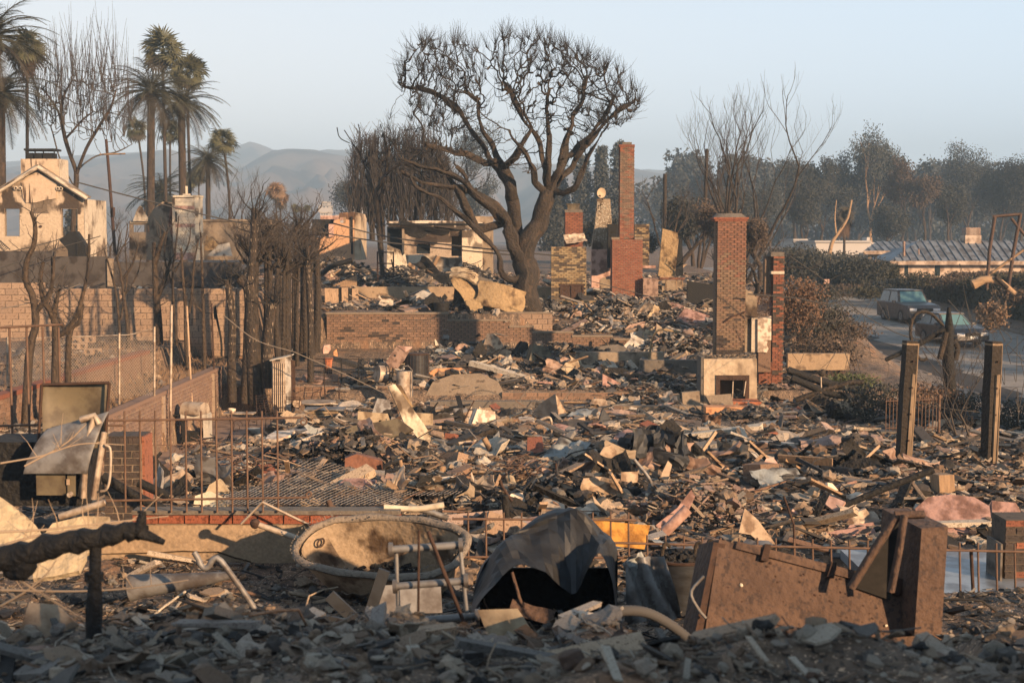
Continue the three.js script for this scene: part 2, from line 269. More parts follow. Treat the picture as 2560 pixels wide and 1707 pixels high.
// photo outline -> plate standing at distance d
const pxPlate = (pts, d, t, holes = []) => { const f = q => { const v = P(q[0], q[1], d); return [v.x, v.y]; }; return plate(pts.map(f), t, holes.map(h => h.map(f))).translate(0, 0, -d); };
function shard(w, h, t, n = 6, jag = 0.3) { const pts = []; for (let i = 0; i < n; i++) { const a = (i + rr(-0.3, 0.3)) / n * Math.PI * 2, r = 1 - jag * R(); const k = Math.max(Math.abs(Math.cos(a)), Math.abs(Math.sin(a))); pts.push([Math.cos(a) / k ** 0.8 * w / 2 * r, Math.sin(a) / k ** 0.8 * h / 2 * r]); } return plate(pts, t).translate(0, 0, t / 2); }
// thin sheet w x h (in x,y) bulged by f(u,v) along z
function sheet(w, h, t, f, nx = 14, ny = 12, edge) {
  const pos = [], idx = [], N = (nx + 1) * (ny + 1);
  for (let s = 0; s < 2; s++) for (let j = 0; j <= ny; j++) for (let i = 0; i <= nx; i++) { const u = i / nx, v = j / ny, e = edge ? edge(u, v) : [0, 0]; pos.push((u - 0.5) * w + e[0], (v - 0.5) * h + e[1], f(u, v) - s * t); }
  const q = (a, b, c, d) => idx.push(a, b, c, a, c, d), id = (i, j, s) => s * N + j * (nx + 1) + i;
  for (let j = 0; j < ny; j++) for (let i = 0; i < nx; i++) { q(id(i, j, 0), id(i + 1, j, 0), id(i + 1, j + 1, 0), id(i, j + 1, 0)); q(id(i, j, 1), id(i, j + 1, 1), id(i + 1, j + 1, 1), id(i + 1, j, 1)); }
  for (let i = 0; i < nx; i++) { q(id(i, 0, 1), id(i + 1, 0, 1), id(i + 1, 0, 0), id(i, 0, 0)); q(id(i, ny, 0), id(i + 1, ny, 0), id(i + 1, ny, 1), id(i, ny, 1)); }
  for (let j = 0; j < ny; j++) { q(id(0, j, 0), id(0, j + 1, 0), id(0, j + 1, 1), id(0, j, 1)); q(id(nx, j, 1), id(nx, j + 1, 1), id(nx, j + 1, 0), id(nx, j, 0)); }
  const g = new THREE.BufferGeometry(); g.setAttribute('position', new THREE.Float32BufferAttribute(pos, 3)); g.setIndex(idx); g.computeVertexNormals(); return uvBox(g);
}
const crumple = (amp, f = 3, s = 1) => (u, v) => amp * (fbm(u * f + s * 7, v * f + s * 3, 3, 0, s) - 0.5) * 2 + amp * 0.8 * Math.abs(vn(u * f * 0.7 + s, v * f * 0.7, 0, s + 5) - 0.5);
const faceted = g => { const h = g.index ? g.toNonIndexed() : g; h.computeVertexNormals(); return uvBox(h); };
// knots and ridges on a trunk
function gnarl(g, amp = 0.05, f = 3) { const p = g.attributes.position, n = g.attributes.normal; for (let i = 0; i < p.count; i++) { const x = p.getX(i), y = p.getY(i), z = p.getZ(i), k = amp * ((fbm(x * f + n.getX(i) * 2, y * f * 0.5, 3, 0, 5) + fbm(z * f + n.getZ(i) * 2, y * f * 0.7 + 9, 3, 0, 6)) - 1) * 2; p.setXYZ(i, x + n.getX(i) * k, y + n.getY(i) * k, z + n.getZ(i) * k); } g.computeVertexNormals(); return g; }
// fast collector of tapered tubes (smooth) and small quads
class TB {
  constructor() { this.p = []; this.n = []; this.u = []; this.i = []; }
  tube(pts, rad, sides = 6, cap = true) {
    const N = pts.length; if (N < 2) return this; const t = V(0, 0, 0), a = V(0, 0, 0), b = V(0, 0, 0), up = V(0, 1, 0); let len = 0, base = this.p.length / 3;
    t.subVectors(pts[1], pts[0]).normalize(); a.crossVectors(Math.abs(t.y) > 0.9 ? V(1, 0, 0) : up, t).normalize();
    for (let k = 0; k < N; k++) {
      if (k) len += pts[k].distanceTo(pts[k - 1]);
      t.subVectors(pts[Math.min(N - 1, k + 1)], pts[Math.max(0, k - 1)]).normalize(); a.addScaledVector(t, -a.dot(t)).normalize(); b.crossVectors(t, a);
      const r = typeof rad === 'number' ? rad : Array.isArray(rad) ? rad[k] : rad(k / (N - 1));
      for (let s = 0; s <= sides; s++) { const w = s / sides * Math.PI * 2, c = Math.cos(w), q = Math.sin(w); const nx = a.x * c + b.x * q, ny = a.y * c + b.y * q, nz = a.z * c + b.z * q; this.p.push(pts[k].x + nx * r, pts[k].y + ny * r, pts[k].z + nz * r); this.n.push(nx, ny, nz); this.u.push(s / sides * 6.28 * Math.max(r, 0.02), len); }
    }
    const q = sides + 1;
    for (let k = 0; k < N - 1; k++) for (let s = 0; s < sides; s++) { const A = base + k * q + s, B = A + q; this.i.push(A, A + 1, B, A + 1, B + 1, B); }
    if (cap) for (const e of [0, N - 1]) { const c = this.p.length / 3; this.p.push(pts[e].x, pts[e].y, pts[e].z); const d = e ? 1 : -1; t.subVectors(pts[e], pts[e ? e - 1 : 1]).normalize(); this.n.push(t.x, t.y, t.z); this.u.push(0, len); for (let s = 0; s < sides; s++) { const A = base + e * q + s; e ? this.i.push(c, A, A + 1) : this.i.push(c, A + 1, A); } }
    return this;
  }
  quad(c, ex, ey) { const b = this.p.length / 3, n = V(0, 0, 0).crossVectors(ex, ey).normalize(); for (const [s, t] of [[-1, -1], [1, -1], [1, 1], [-1, 1]]) { this.p.push(c.x + ex.x * s + ey.x * t, c.y + ex.y * s + ey.y * t, c.z + ex.z * s + ey.z * t); this.n.push(n.x, n.y, n.z); this.u.push((s + 1) / 2, (t + 1) / 2); } this.i.push(b, b + 1, b + 2, b, b + 2, b + 3); return this; }
  tri(a, b, c) { const k = this.p.length / 3, n = V(0, 0, 0).crossVectors(V(b.x - a.x, b.y - a.y, b.z - a.z), V(c.x - a.x, c.y - a.y, c.z - a.z)).normalize(); for (const v of [a, b, c]) { this.p.push(v.x, v.y, v.z); this.n.push(n.x, n.y, n.z); this.u.push(v.x, v.y); } this.i.push(k, k + 1, k + 2); return this; }
  geo() { const g = new THREE.BufferGeometry(); g.setAttribute('position', new THREE.Float32BufferAttribute(this.p, 3)); g.setAttribute('normal', new THREE.Float32BufferAttribute(this.n, 3)); g.setAttribute('uv', new THREE.Float32BufferAttribute(this.u, 2)); g.setIndex(this.i); return g; }
}
const tube = (pts, r, sides = 7) => new TB().tube(pts, r, sides).geo();
const pxs = (arr, d) => arr.map(q => P(q[0], q[1], q[2] ?? d));
// smooth curve through points
const curve = (pts, n = 24, tension = 0.5) => new THREE.CatmullRomCurve3(pts, false, 'catmullrom', tension).getPoints(n);
// crumpled lump
function lump(r, j = 0.35, det = 1, sx = 1, sy = 1, sz = 1) { const g = new THREE.IcosahedronGeometry(r, det), p = g.attributes.position, s = ri(0, 999); for (let i = 0; i < p.count; i++) { const x = p.getX(i), y = p.getY(i), z = p.getZ(i), k = 1 + j * (h2(Math.round(x / r * 50), Math.round(y / r * 50) * 131 + Math.round(z / r * 50), s) * 2 - 1); p.setXYZ(i, x * k * sx, y * k * sy, z * k * sz); } g.computeVertexNormals(); return uvBox(g); }

// ------------------------------------------------------------------ masonry
// bricks on a rectangular face of a thing, in the thing's own coordinates: u along +x, v up, face towards +z
const bGeo = {};
function brickGeo(w, h, t, k) { const key = [w.toFixed(3), h.toFixed(3), t.toFixed(3), k].join(); return bGeo[key] ??= wornBox(w, h, t, Math.min(w, h) * 0.05); }
function bricks(parent, { x0, x1, y0, y1, z = 0, bw = 0.2, bh = 0.065, j = 0.012, t = 0.06, mats, core, coreT = 0.3, hole, sort, max = 300, missing = 0, rot = 0, proud = 0.012, sooty, sootMats, name = 'brick' }) {
  if (core) part(parent, 'core', rot ? box6(z - coreT, z - 0.006, y0, y1, -x1, -x0) : box6(x0, x1, y0, y1, z - coreT, z - 0.006), core);
  const rows = Math.max(1, Math.round((y1 - y0) / (bh + j))), rh = (y1 - y0) / rows; const list = [];
  for (let r = 0; r < rows; r++) {
    let x = x0 - (r % 2 ? bw / 2 : 0), end = false;
    while (x < x1 - 0.02) { const a = Math.max(x0, x), b = Math.min(x1, x + bw); x += bw + j; if (b - a < 0.03) continue; const cx = (a + b) / 2, cy = y0 + (r + 0.5) * rh; if (hole && hole(cx, cy)) continue; if (R() < missing) continue; list.push([cx, cy, b - a - j * 0.5, rh - j]); }
  }
  if (sort) list.sort((a, b) => a[0] - b[0]);
  const rest = [[], []];
  list.forEach(([cx, cy, w, h], i) => {
    const so = sooty ? sooty(cx, cy) : 0, m = so && R() < so ? pick(sootMats || M.bSoot) : pick(typeof mats === 'function' ? mats(cx, cy) : mats), off = rr(-proud, proud * 0.4) ;
    const q = rot ? V(z - t / 2 + off + proud, cy, -cx) : V(cx, cy, z - t / 2 + off + proud);
    if (i < max) { const full = Math.abs(w - (bw - j * 0.5)) < 0.004; const g = full ? brickGeo(bw - j * 0.5, h, t, ri(0, 3)) : brickGeo(w, h, t, 0); const b = part(parent, name, g, m); b.position.copy(q); b.rotation.set(rr(-0.006, 0.006), (rot ? Math.PI / 2 : 0) + rr(-0.006, 0.006), rr(-0.006, 0.006)); }
    else rest[R() < 0.5 ? 0 : 1].push(box(rot ? t : w, h, rot ? w : t, q));
  });
  rest.forEach((a, k) => a.length && stuffPart(parent, 'bricks', merge(a), (typeof mats === 'function' ? mats(0, 0) : mats)[k % 3]));
}
// ------------------------------------------------------------------ ground, road, hills
{
  // one sheet from under the camera to the horizon, finer where it is near
  const ds = []; for (let d = -40; d < 2; d += 3) ds.push(d); for (let d = 2; d < 16; d += 0.1) ds.push(d); for (let d = 16; d < 80; d += 0.1 + (d - 16) * 0.008) ds.push(d); for (const e of [11.4, 11.9, 12.3, 12.6, 42.4, 42.7, 42.85, 43.15, 48.04, 48.06, 51.95, 52.15]) ds.push(e); for (let d = 80; d < 240; d *= 1.03) ds.push(d); for (let d = 240; d < 2400; d *= 1.15) ds.push(d); ds.sort((a, b) => a - b);
  const ts = []; for (let i = -150; i <= 150; i++) ts.push(i / 150);
  const pos = [], uv = [], idx = [], nx = ts.length;
  for (const d of ds) for (const t of ts) { const half = Math.max(8, d * 0.5 + 8) * (Math.abs(t) > 0.93 ? 1 + (Math.abs(t) - 0.93) * 12 : 1); const x = t * half, y = d < 0 ? 4.3 : G(x, d); pos.push(x, y, -d); uv.push(x, d); }
  for (let j = 0; j < ds.length - 1; j++) for (let i = 0; i < nx - 1; i++) { const a = j * nx + i, b = a + nx; idx.push(a, a + 1, b, a + 1, b + 1, b); }
  const g = new THREE.BufferGeometry(); g.setAttribute('position', new THREE.Float32BufferAttribute(pos, 3)); g.setAttribute('uv', new THREE.Float32BufferAttribute(uv, 2)); g.setIndex(idx); g.computeVertexNormals();
  structure('ground', g, M.ashGround, 'ash covered ground of the burnt lots');
}
function strip(xa, xb, d0, d1, dy, n = 60, jig = 0) { const pos = [], uv = [], idx = []; for (let k = 0; k <= n; k++) { const d = lerp(d0, d1, k / n); for (const x of [xa + jig * (vn(d, 1) - 0.5), xb + jig * (vn(d, 7) - 0.5)]) { pos.push(x, roadY(d) + dy, -d); uv.push(x, d); } } for (let k = 0; k < n; k++) { const a = 2 * k; idx.push(a, a + 1, a + 2, a + 1, a + 3, a + 2); } const g = new THREE.BufferGeometry(); g.setAttribute('position', new THREE.Float32BufferAttribute(pos, 3)); g.setAttribute('uv', new THREE.Float32BufferAttribute(uv, 2)); g.setIndex(idx); g.computeVertexNormals(); return g; }
structure('road', strip(17.4, 27.6, 34, 150, 0.03), M.asphalt, 'grey asphalt street climbing away between the lots');
{ // kerb and pavement on the near side
  const w = []; for (let d = 36; d < 120; d += 2) { const g = box(0.16, 0.16, 2.0, V(17.3, roadY(d) + 0.07, -d - 1)); w.push(g); const h = box(0.16, 0.16, 2.0, V(27.7, roadY(d) + 0.07, -d - 1)); w.push(h); }
  structure('kerb', merge(w), M.pavement, 'pale concrete kerbs along the street');
  structure('pavement', strip(15.9, 17.2, 40, 80, 0.12), M.pavement, 'pale pavement beside the street');
  structure('ash_gutter', strip(17.42, 19.2, 40, 78, 0.036, 60, 1.0), M.ashGrey, 'pale ash washed along the edge of the street');
  structure('far_pavement', strip(27.8, 29.4, 60, 150, 0.12), M.pavement, 'pavement on the far side of the street');
}
{ // patio paving
  const g = new THREE.PlaneGeometry(4.6, 14, 1, 1).rotateX(-Math.PI / 2).translate(-7.0 , 0.045, -36); const u = uvBox(g); structure('patio', u, M.paver, 'brick paved patio below the garden wall');
}
// far hills
function hillMesh(name, label, d, pts, base, seedn, depth) {
  const nx = 220, ny = 26, pos = [], idx = []; const x0 = pts[0][0], x1 = pts[pts.length - 1][0];
  for (let j = 0; j <= ny; j++) for (let i = 0; i <= nx; i++) {
    const px = lerp(x0, x1, i / nx), top = P(px, pl(pts, px), d), k = j / ny;             // crest line at d, falling towards us
    const dd = d - depth * (1 - k), x = top.x * dd / d; const ridge = fbm(x * 14 / d + 3, dd * 12 / d, 6, 0, seedn) - 0.5; const gully = Math.abs(fbm(x * 24 / d, dd * 9 / d, 4, 0, seedn + 9) - 0.5);
    const y = base + (top.y - base) * Math.pow(k, 0.85) + (top.y - base) * (0.6 * ridge - 1.0 * gully) * Math.sin(Math.PI * Math.min(1, k * 0.97)) ;
    pos.push(x, y, -dd);
  }
  for (let j = 0; j < ny; j++) for (let i = 0; i < nx; i++) { const a = j * (nx + 1) + i, b = a + nx + 1; idx.push(a, a + 1, b, a + 1, b + 1, b); }
  const g = new THREE.BufferGeometry(); g.setAttribute('position', new THREE.Float32BufferAttribute(pos, 3)); g.setIndex(idx); g.computeVertexNormals(); return structure(name, uvBox(g), M.hill, label);
}
hillMesh('hill', 'hazy bare hillside beyond the palms', 1900, [[-700, 470], [-300, 440], [0, 420], [200, 400], [420, 365], [520, 400], [600, 415], [680, 372], [720, 366], [800, 376], [880, 390], [960, 402], [1100, 398], [1200, 402], [1320, 424], [1440, 420], [1580, 421], [1700, 440], [1900, 470], [2300, 500], [3400, 520]], 4, 101, 1000);
hillMesh('far_hill', 'pale far ridge behind the hills', 2700, [[-900, 420], [0, 400], [300, 380], [500, 368], [590, 356], [625, 349], [680, 372], [760, 384], [820, 372], [900, 372], [1100, 388], [1400, 410], [2000, 450], [3400, 480]], 4, 131, 800);
// ------------------------------------------------------------------ walls
seed(11);
const setPos = (g, p, ry = 0) => { g.position.copy(p); g.rotation.y = ry; return g; };
// a wall of separate blocks facing the camera, from stepped photo segments [px0, px1, pyTop, pyBottom]
function pxWall(name, label, cat, d, segs, o) {
  const g = thing(name, label, cat, o.group), used = { n: o.max ?? 300 }; let left = used.n;
  for (const [a, b, t, bo, cap] of segs) {
    const r = rectBox(a, t, b, bo, d, o.depth ?? 0.3); const before = g.children.length;
    bricks(g, { x0: r.x0, x1: r.x1, y0: r.y0, y1: r.y1 - (cap || 0), z: -d, coreT: o.depth ?? 0.3, ...o, max: left });
    left = Math.max(0, left - (g.children.length - before));
    if (cap) part(g, 'coping', box6(r.x0 - 0.03, r.x1 + 0.03, r.y1 - cap, r.y1, -d - (o.depth ?? 0.3), -d + 0.05), o.capMat || M.mortar);
  }
  return g;
}
pxWall('block_wall', 'long tan concrete block wall behind the burnt garden saplings', 'wall', 48, [[-80, 112, 706, 890], [112, 640, 721, 890]], { bw: 0.44, bh: 0.2, j: 0.014, t: 0.08, mats: M.bBlock, core: M.mortarDark, depth: 0.2, proud: 0.01 });
{ const g = thing('dark_garden_wall', 'soot black stepped stucco wall above the tan block wall', 'wall');
  for (const [a, b, t] of [[-80, 128, 627], [128, 272, 641], [272, 600, 655]]) part(g, 'wall_panel', rectBox(a, t, b, 740, 54, 0.25).geo(), M.stuccoDark); 
  part(g, 'post', rectBox(268, 646, 280, 740, 53.9, 0.2).geo(), M.stuccoSooty); }
{ const g = thing('brick_garden_wall', 'long low brick retaining wall beside the patio and grill', 'wall'); setPos(g, V(-9.25, 0, 0));
  bricks(g, { rot: 1, x0: 29, x1: 43.1, y0: -0.1, y1: 1.5, z: 0, bw: 0.25, bh: 0.08, j: 0.02, proud: 0.018, mats: M.bPinkish, core: M.mortarPale, coreT: 0.3, sort: 1, t: 0.07 });
  const cap = []; for (let d = 29.05; d < 43; d += 0.085) cap.push(box(0.3, 0.1, 0.075, V(-0.12, 1.555, -d))); stuffPart(g, 'coping_bricks', merge(cap), M.bPinkish[0]);
  for (const d of [30.6, 35.6, 41.6]) part(g, 'pilaster', box6(0.0, 0.07, -0.1, 1.5, -d - 0.16, -d), M.mortarPale); }
{ const g = thing('upper_garden_wall', 'rough brick terrace wall with red coping below the chain link fence', 'wall'); setPos(g, V(-11.25, 0, 0));
  bricks(g, { rot: 1, x0: 26, x1: 42, y0: 1.2, y1: 2.1, z: 0, bw: 0.26, bh: 0.085, mats: M.bBrown, core: M.mortarPale, coreT: 0.3, sort: 1, proud: 0.03 });
  const cap = []; for (let d = 26.05; d < 42; d += 0.1) cap.push(box(0.3, 0.1, 0.085, V(-0.12, 2.155, -d))); stuffPart(g, 'coping_bricks', merge(cap), M.bRed[1]); }
pxWall('patio_back_wall', 'low brown block wall behind the round patio table', 'wall', 42.95, [[735, 1095, 966, 1046]], { bw: 0.38, bh: 0.14, j: 0.018, t: 0.08, mats: M.bBrown, core: M.mortarPale, depth: 0.25 });
pxWall('low_lot_wall', 'knee high brown block wall across the middle lots', 'wall', 42.5, [[1255, 1570, 981, 1012], [1570, 1760, 985, 1012]], { bw: 0.36, bh: 0.13, j: 0.014, t: 0.08, mats: M.bBrown, core: M.mortar, depth: 0.22 });
pxWall('retaining_wall', 'stepped brown brick retaining wall below the great burnt tree', 'wall', 52, [[817, 1120, 781, 880, 0.07], [1120, 1275, 798, 880, 0.07], [1275, 1333, 814, 880, 0.07], [1333, 1432, 828, 880, 0.07], [1432, 1530, 838, 880, 0.07], [1530, 1612, 846, 880, 0.07]], { bw: 0.25, bh: 0.078, j: 0.016, t: 0.07, mats: M.bBrown, core: M.mortarDark, depth: 0.3, proud: 0.012, sooty: (x, y) => 0.5 * smooth(0.5, 0.75, fbm(x * 0.8 + 4, y * 1.2, 3, 0, 44)) });
pxWall('pink_block_wall', 'short pinkish block wall at the foot of the great burnt tree', 'wall', 52.7, [[1250, 1381, 780, 850, 0.06]], { bw: 0.4, bh: 0.19, j: 0.012, t: 0.08, mats: M.bBlock, core: M.mortarDark, depth: 0.25 });
one('terrace_wall', 'smooth tan concrete terrace wall behind the collapsed ochre structure', 'wall', rectBox(886, 717, 1420, 790, 60, 0.25).geo(), M.concreteWarm);
one('terrace_kerb', 'dark concrete footing crossing the middle lots', 'footing', rectBox(1075, 1003, 1420, 1022, 41.2, 0.3).geo(), M.concreteGrey);
one('footing_wall', 'grey concrete footing left of the pale fireplace', 'footing', rectBox(1550, 1015, 1790, 1048, 39.4, 0.25).geo(), M.concrete);
one('footing_wall', 'tan concrete footing in front of the pale fireplace', 'footing', rectBox(1690, 1064, 2195, 1118, 33.8, 0.22).geo(), M.concreteWarm);
one('footing_wall', 'grey concrete footing behind the tilted post by the fireplace', 'footing', rectBox(1890, 1020, 2060, 1048, 39, 0.25).geo(), M.concrete);
one('house_slab_wall', 'dark grey concrete foundation wall left of the brick chimney', 'footing', rectBox(1600, 900, 1755, 955, 46, 0.3).geo(), M.concreteGrey);
one('house_slab_wall', 'long sooty foundation wall under the white ceiling sheets', 'footing', rectBox(1440, 880, 1660, 918, 47.5, 0.3).geo(), M.stuccoSooty);
{ const g = thing('board_fence', 'pale vertical board fence panel beside the burnt trunks', 'fence'); const d = 59; let x = 812;
  for (const [w, m] of [[17, 0], [17, 0], [8, 1], [16, 0], [10, 1], [16, 0]]) { part(g, 'board', rectBox(x, 720 + rr(-1, 2), x + w - 0.6, 778, d + (m ? 0.06 : 0), 0.025).geo(), m ? M.char : M.plankPale); x += w; } }
{ const g = thing('stepped_board_fence', 'grey weathered board fence stepping down behind the gate frame', 'fence'); let x = 832; for (let i = 0; i < 10; i++) { part(g, 'board', rectBox(x, 712 - i * 2.6, x + 5.6, 722, 60.6, 0.02).geo(), M.plank); x += 6; } part(g, 'rail', rectBox(830, 715, 895, 718, 60.65, 0.05).geo(), M.plank); }

// near retaining wall with a course of red brick
{ const d = 12.3, g = thing('concrete_wall', 'cracked tan concrete retaining wall under the near iron fence', 'wall');
  const a = P(250, 1312, d), b = P(1010, 1450, d);
  // two pieces parted by the real crack
  const cr = [[400, 1380], [455, 1376], [505, 1379], [545, 1378], [585, 1392], [625, 1402], [645, 1422], [650, 1440]];
  part(g, 'upper_panel', pxPlate([[250, 1313], [1010, 1313], [1010, 1450], [652, 1450], ...cr.slice().reverse(), [250, 1384]], d, 0.22), M.concreteWarm);
  part(g, 'lower_panel', pxPlate([[250, 1387], ...cr.map(c => [c[0] - 1, c[1] + 4]), [646, 1452], [250, 1452]], d + 0.02, 0.2), M.concreteWarm);
  const w = thing('red_brick_course', 'course of red bricks with grey mortar cap on the near concrete wall', 'wall');
  for (let k = 0, px = 330; px < 1000; k++) { const wpx = pick([62, 66, 58]); const b = rectBox(px, 1289, Math.min(998, px + wpx - 4), 1309, d - 0.03 + rr(0, 0.02), 0.2); part(w, 'brick', wornBox(b.x1 - b.x0, b.y1 - b.y0, 0.2, 0.003).translate((b.x0 + b.x1) / 2, (b.y0 + b.y1) / 2, b.z0 + 0.1), pick(M.bRedHot)); px += wpx; }
  for (let k = 0, px = 770; px < 990; k++) { const b = rectBox(px, 1312, px + 34, 1322, d - 0.12 + rr(0, 0.02), 0.12); part(w, 'brick', wornBox(b.x1 - b.x0, b.y1 - b.y0, 0.12, 0.003).translate((b.x0 + b.x1) / 2, (b.y0 + b.y1) / 2, b.z0 + 0.06), pick(M.bRedHot)); px += 37; }
  part(w, 'mortar_bed', rectBox(330, 1287, 998, 1313, d + 0.01, 0.17).geo(), M.mortar);
  part(w, 'mortar_cap', rectBox(328, 1277, 1000, 1287, d - 0.02, 0.2).geo(), M.concreteGrey);
}
// brick pillar behind the near fence
{ const d = 15, g = thing('brick_pillar', 'free standing dark brick pillar behind the near iron fence', 'pillar'); const r = rectBox(262, 1110, 352, 1300, d, 0.4);
  bricks(g, { x0: r.x0, x1: r.x1, y0: r.y0, y1: r.y1, z: -d, bw: 0.2, bh: 0.064, mats: M.bSoot, core: M.mortar, coreT: 0.38, t: 0.05 });
  for (let i = 0; i < 9; i++) { const x = lerp(r.x0, r.x1, (i + 0.5) / 9); part(g, 'coping_brick', wornBox(0.042, 0.085, 0.4, 0.002).translate(x, r.y1 + 0.045, -d - 0.19), pick(M.bSoot)); }
  part(g, 'side_face', box6(r.x1, r.x1 + 0.03, r.y0, r.y1 + 0.08, -d - 0.36, -d - 0.02), M.bRed[2]); }

// ------------------------------------------------------------------ chimneys and fireplaces
function chimneyStack(g, r, o) { bricks(g, { x0: r.x0, x1: r.x1, y0: r.y0, y1: r.y1, z: r.z1, coreT: r.z1 - r.z0, bw: 0.2, bh: 0.064, j: 0.012, ...o });
  const side = s => { const x = s > 0 ? r.x1 : r.x0, a = []; const n = Math.round((r.y1 - r.y0) / 0.076), rh = (r.y1 - r.y0) / n; for (let k = 0; k < n; k++) for (let q = r.z1 - 0.12 * (k % 2) - 0.06; q > r.z0 + 0.02; q -= 0.212) { const z0 = Math.max(r.z0, q - 0.2); a.push(box(0.03, rh - 0.012, q - z0, V(x + s * 0.004, r.y0 + (k + 0.5) * rh, (q + z0) / 2))); } stuffPart(g, 'side_bricks', merge(a), (typeof o.mats === 'function' ? M.bChimMid : o.mats)[1]); };
  side(1); side(-1); }
const beforeCount = g => g.children.length;
{ const d = 60, g = thing('tall_red_chimney', 'tall slender red brick chimney on a wide brick base', 'chimney');
  chimneyStack(g, rectBox(1549.5, 366, 1586, 597, d, 0.55), { mats: M.bRed, core: M.mortarPale, max: 200, sootMats: M.bChim, sooty: (x, y) => 0.15 + 0.75 * smooth(0.42, 0.6, fbm(x * 1.2, y * 0.7, 3, 0, 45)) * smooth(5.2, 7, y) });
  chimneyStack(g, rectBox(1530, 598, 1607, 772, d - 0.15, 0.85), { mats: M.bRed, core: M.mortarPale, max: 100, sootMats: M.bChim, sooty: (x, y) => 0.08 });
  part(g, 'shoulder', rectBox(1529, 593, 1549, 599, d - 0.17, 0.9).geo(), M.mortar); part(g, 'shoulder', rectBox(1587, 593, 1608, 599, d - 0.17, 0.9).geo(), M.mortar);
  part(g, 'corbel', rectBox(1548, 361, 1587.5, 367, d - 0.03, 0.61).geo(), M.bRed[3]); part(g, 'flue_pot', rectBox(1556, 355, 1580, 361, d + 0.1, 0.35).geo(), M.concreteGrey); }
{ const d = 42.4, g = thing('brick_chimney', 'broad sooty brick chimney with corbelled cap above the pale fireplace', 'chimney');
  chimneyStack(g, rectBox(1791, 552, 1867, 905, d, 0.7), { mats: (x, y) => R() < smooth(4.0, 5.6, y + 0.6 * (fbm(x * 2, y, 2, 0, 8) - 0.5)) ? M.bChimTop : M.bChimMid, core: M.mortarDark, sooty: (x, y) => y < 3 ? smooth(0.4, 0.6, fbm(x * 2 + 3, y * 1.4, 3, 0, 47)) * 0.8 * smooth(3, 2.4, y) : 0.03 });
  for (const [t, b, e] of [[548, 553, 3], [543, 548, 6]]) part(g, 'corbel_course', rectBox(1791 - e, t, 1867 + e, b - 0.3, d - e * 0.008, 0.7 + e * 0.016).geo(), M.bRed[e > 4 ? 0 : 1]);
  part(g, 'cement_crown', (() => { const r = rectBox(1788, 533, 1866, 543, d - 0.03, 0.76), q = new THREE.CylinderGeometry(0.5, 0.68, r.y1 - r.y0, 4, 1).rotateY(Math.PI / 4); q.scale((r.x1 - r.x0) / 0.96, 1, 0.78); return uvBox(q).translate((r.x0 + r.x1) / 2, (r.y0 + r.y1) / 2, (r.z0 + r.z1) / 2); })(), M.concreteGrey);
  part(g, 'iron_band', tube(curve(pxs([[1812, 805], [1830, 792], [1850, 785], [1866, 778]], d - 0.05), 10), 0.025, 6), M.rustDark); }
{ const d = 41.6, g = thing('pale_fireplace', 'cream plastered fireplace with black firebox below the broad chimney', 'fireplace');
  const q = (a, b, c, e) => [[a, e], [b, e], [b, c], [a, c]];
  part(g, 'surround', pxPlate(q(1760, 1893, 897, 1016), d, 0.9, [q(1797, 1869, 947, 1010)]), M.stuccoCream);
  const fm = part(g, 'frame', pxPlate(q(1790, 1874, 938, 1013), d - 0.03, 0.06, [q(1801, 1864, 950, 1012)]), M.rustDark);
  part(g, 'firebox_back', rectBox(1797, 947, 1869, 1012, d + 0.75, 0.1).geo(), M.bSoot[1]); part(g, 'firebox_floor', rectBox(1797, 1010, 1869, 1014, d, 0.8).geo(), M.bSoot[0]);
  part(fm, 'screen_rod', tube(pxs([[1833, 953], [1831, 1010]], d - 0.04), 0.02), M.galv); part(fm, 'screen_rod', tube(pxs([[1865, 953], [1860, 990]], d - 0.05), 0.02), M.galv);
  part(g, 'side_wall', rectBox(1752, 893, 1760, 1030, d + 0.02, 0.9).geo(), M.concreteGrey);
  part(g, 'hearth', rectBox(1828, 1005, 1905, 1012, d - 0.9, 0.85).geo(), M.terracotta); part(g, 'hearth_base', rectBox(1765, 1018, 1935, 1062, 36.2, 0.5).geo(), M.orangeSlab);
  const tr = []; for (let i = 0; i < 90; i++) tr.push(at(shard(rr(0.06, 0.2), rr(0.05, 0.15), 0.02, 5), P(rr(1762, 1892), 895 - rr(0, 9), d + rr(0.05, 0.8)), [rr(-1.8, -1.2), rr(0, 6), rr(-0.4, 0.4)])); stuffPart(g, 'ledge_rubble', merge(tr), M.concrete); }
{ const d = 44, g = thing('narrow_brick_chimney', 'narrow red brick chimney with pale band beside the tiled block', 'chimney');
  chimneyStack(g, rectBox(1930, 640, 1962, 972, d, 0.5), { mats: M.bRed, core: M.mortarDark, max: 250, sooty: (x, y) => y > 3 && y < 4.2 ? 0.7 : 0.15 });
  part(g, 'pale_band', rectBox(1929, 678, 1962, 685, d - 0.03, 0.55).geo(), M.stuccoWhite); part(g, 'cap', rectBox(1928, 630, 1962, 641, d - 0.02, 0.54).geo(), M.concreteGrey); part(g, 'side_pier', rectBox(1912, 640, 1930, 740, d + 0.2, 0.3).geo(), M.bChim[2]);
  bricks(g, { ...(() => { const r = rectBox(1897, 905, 1930, 975, d - 0.3, 0.4); return { x0: r.x0, x1: r.x1, y0: r.y0, y1: r.y1, z: r.z1 }; })(), mats: M.bRed, core: M.mortarDark, coreT: 0.5 }); }
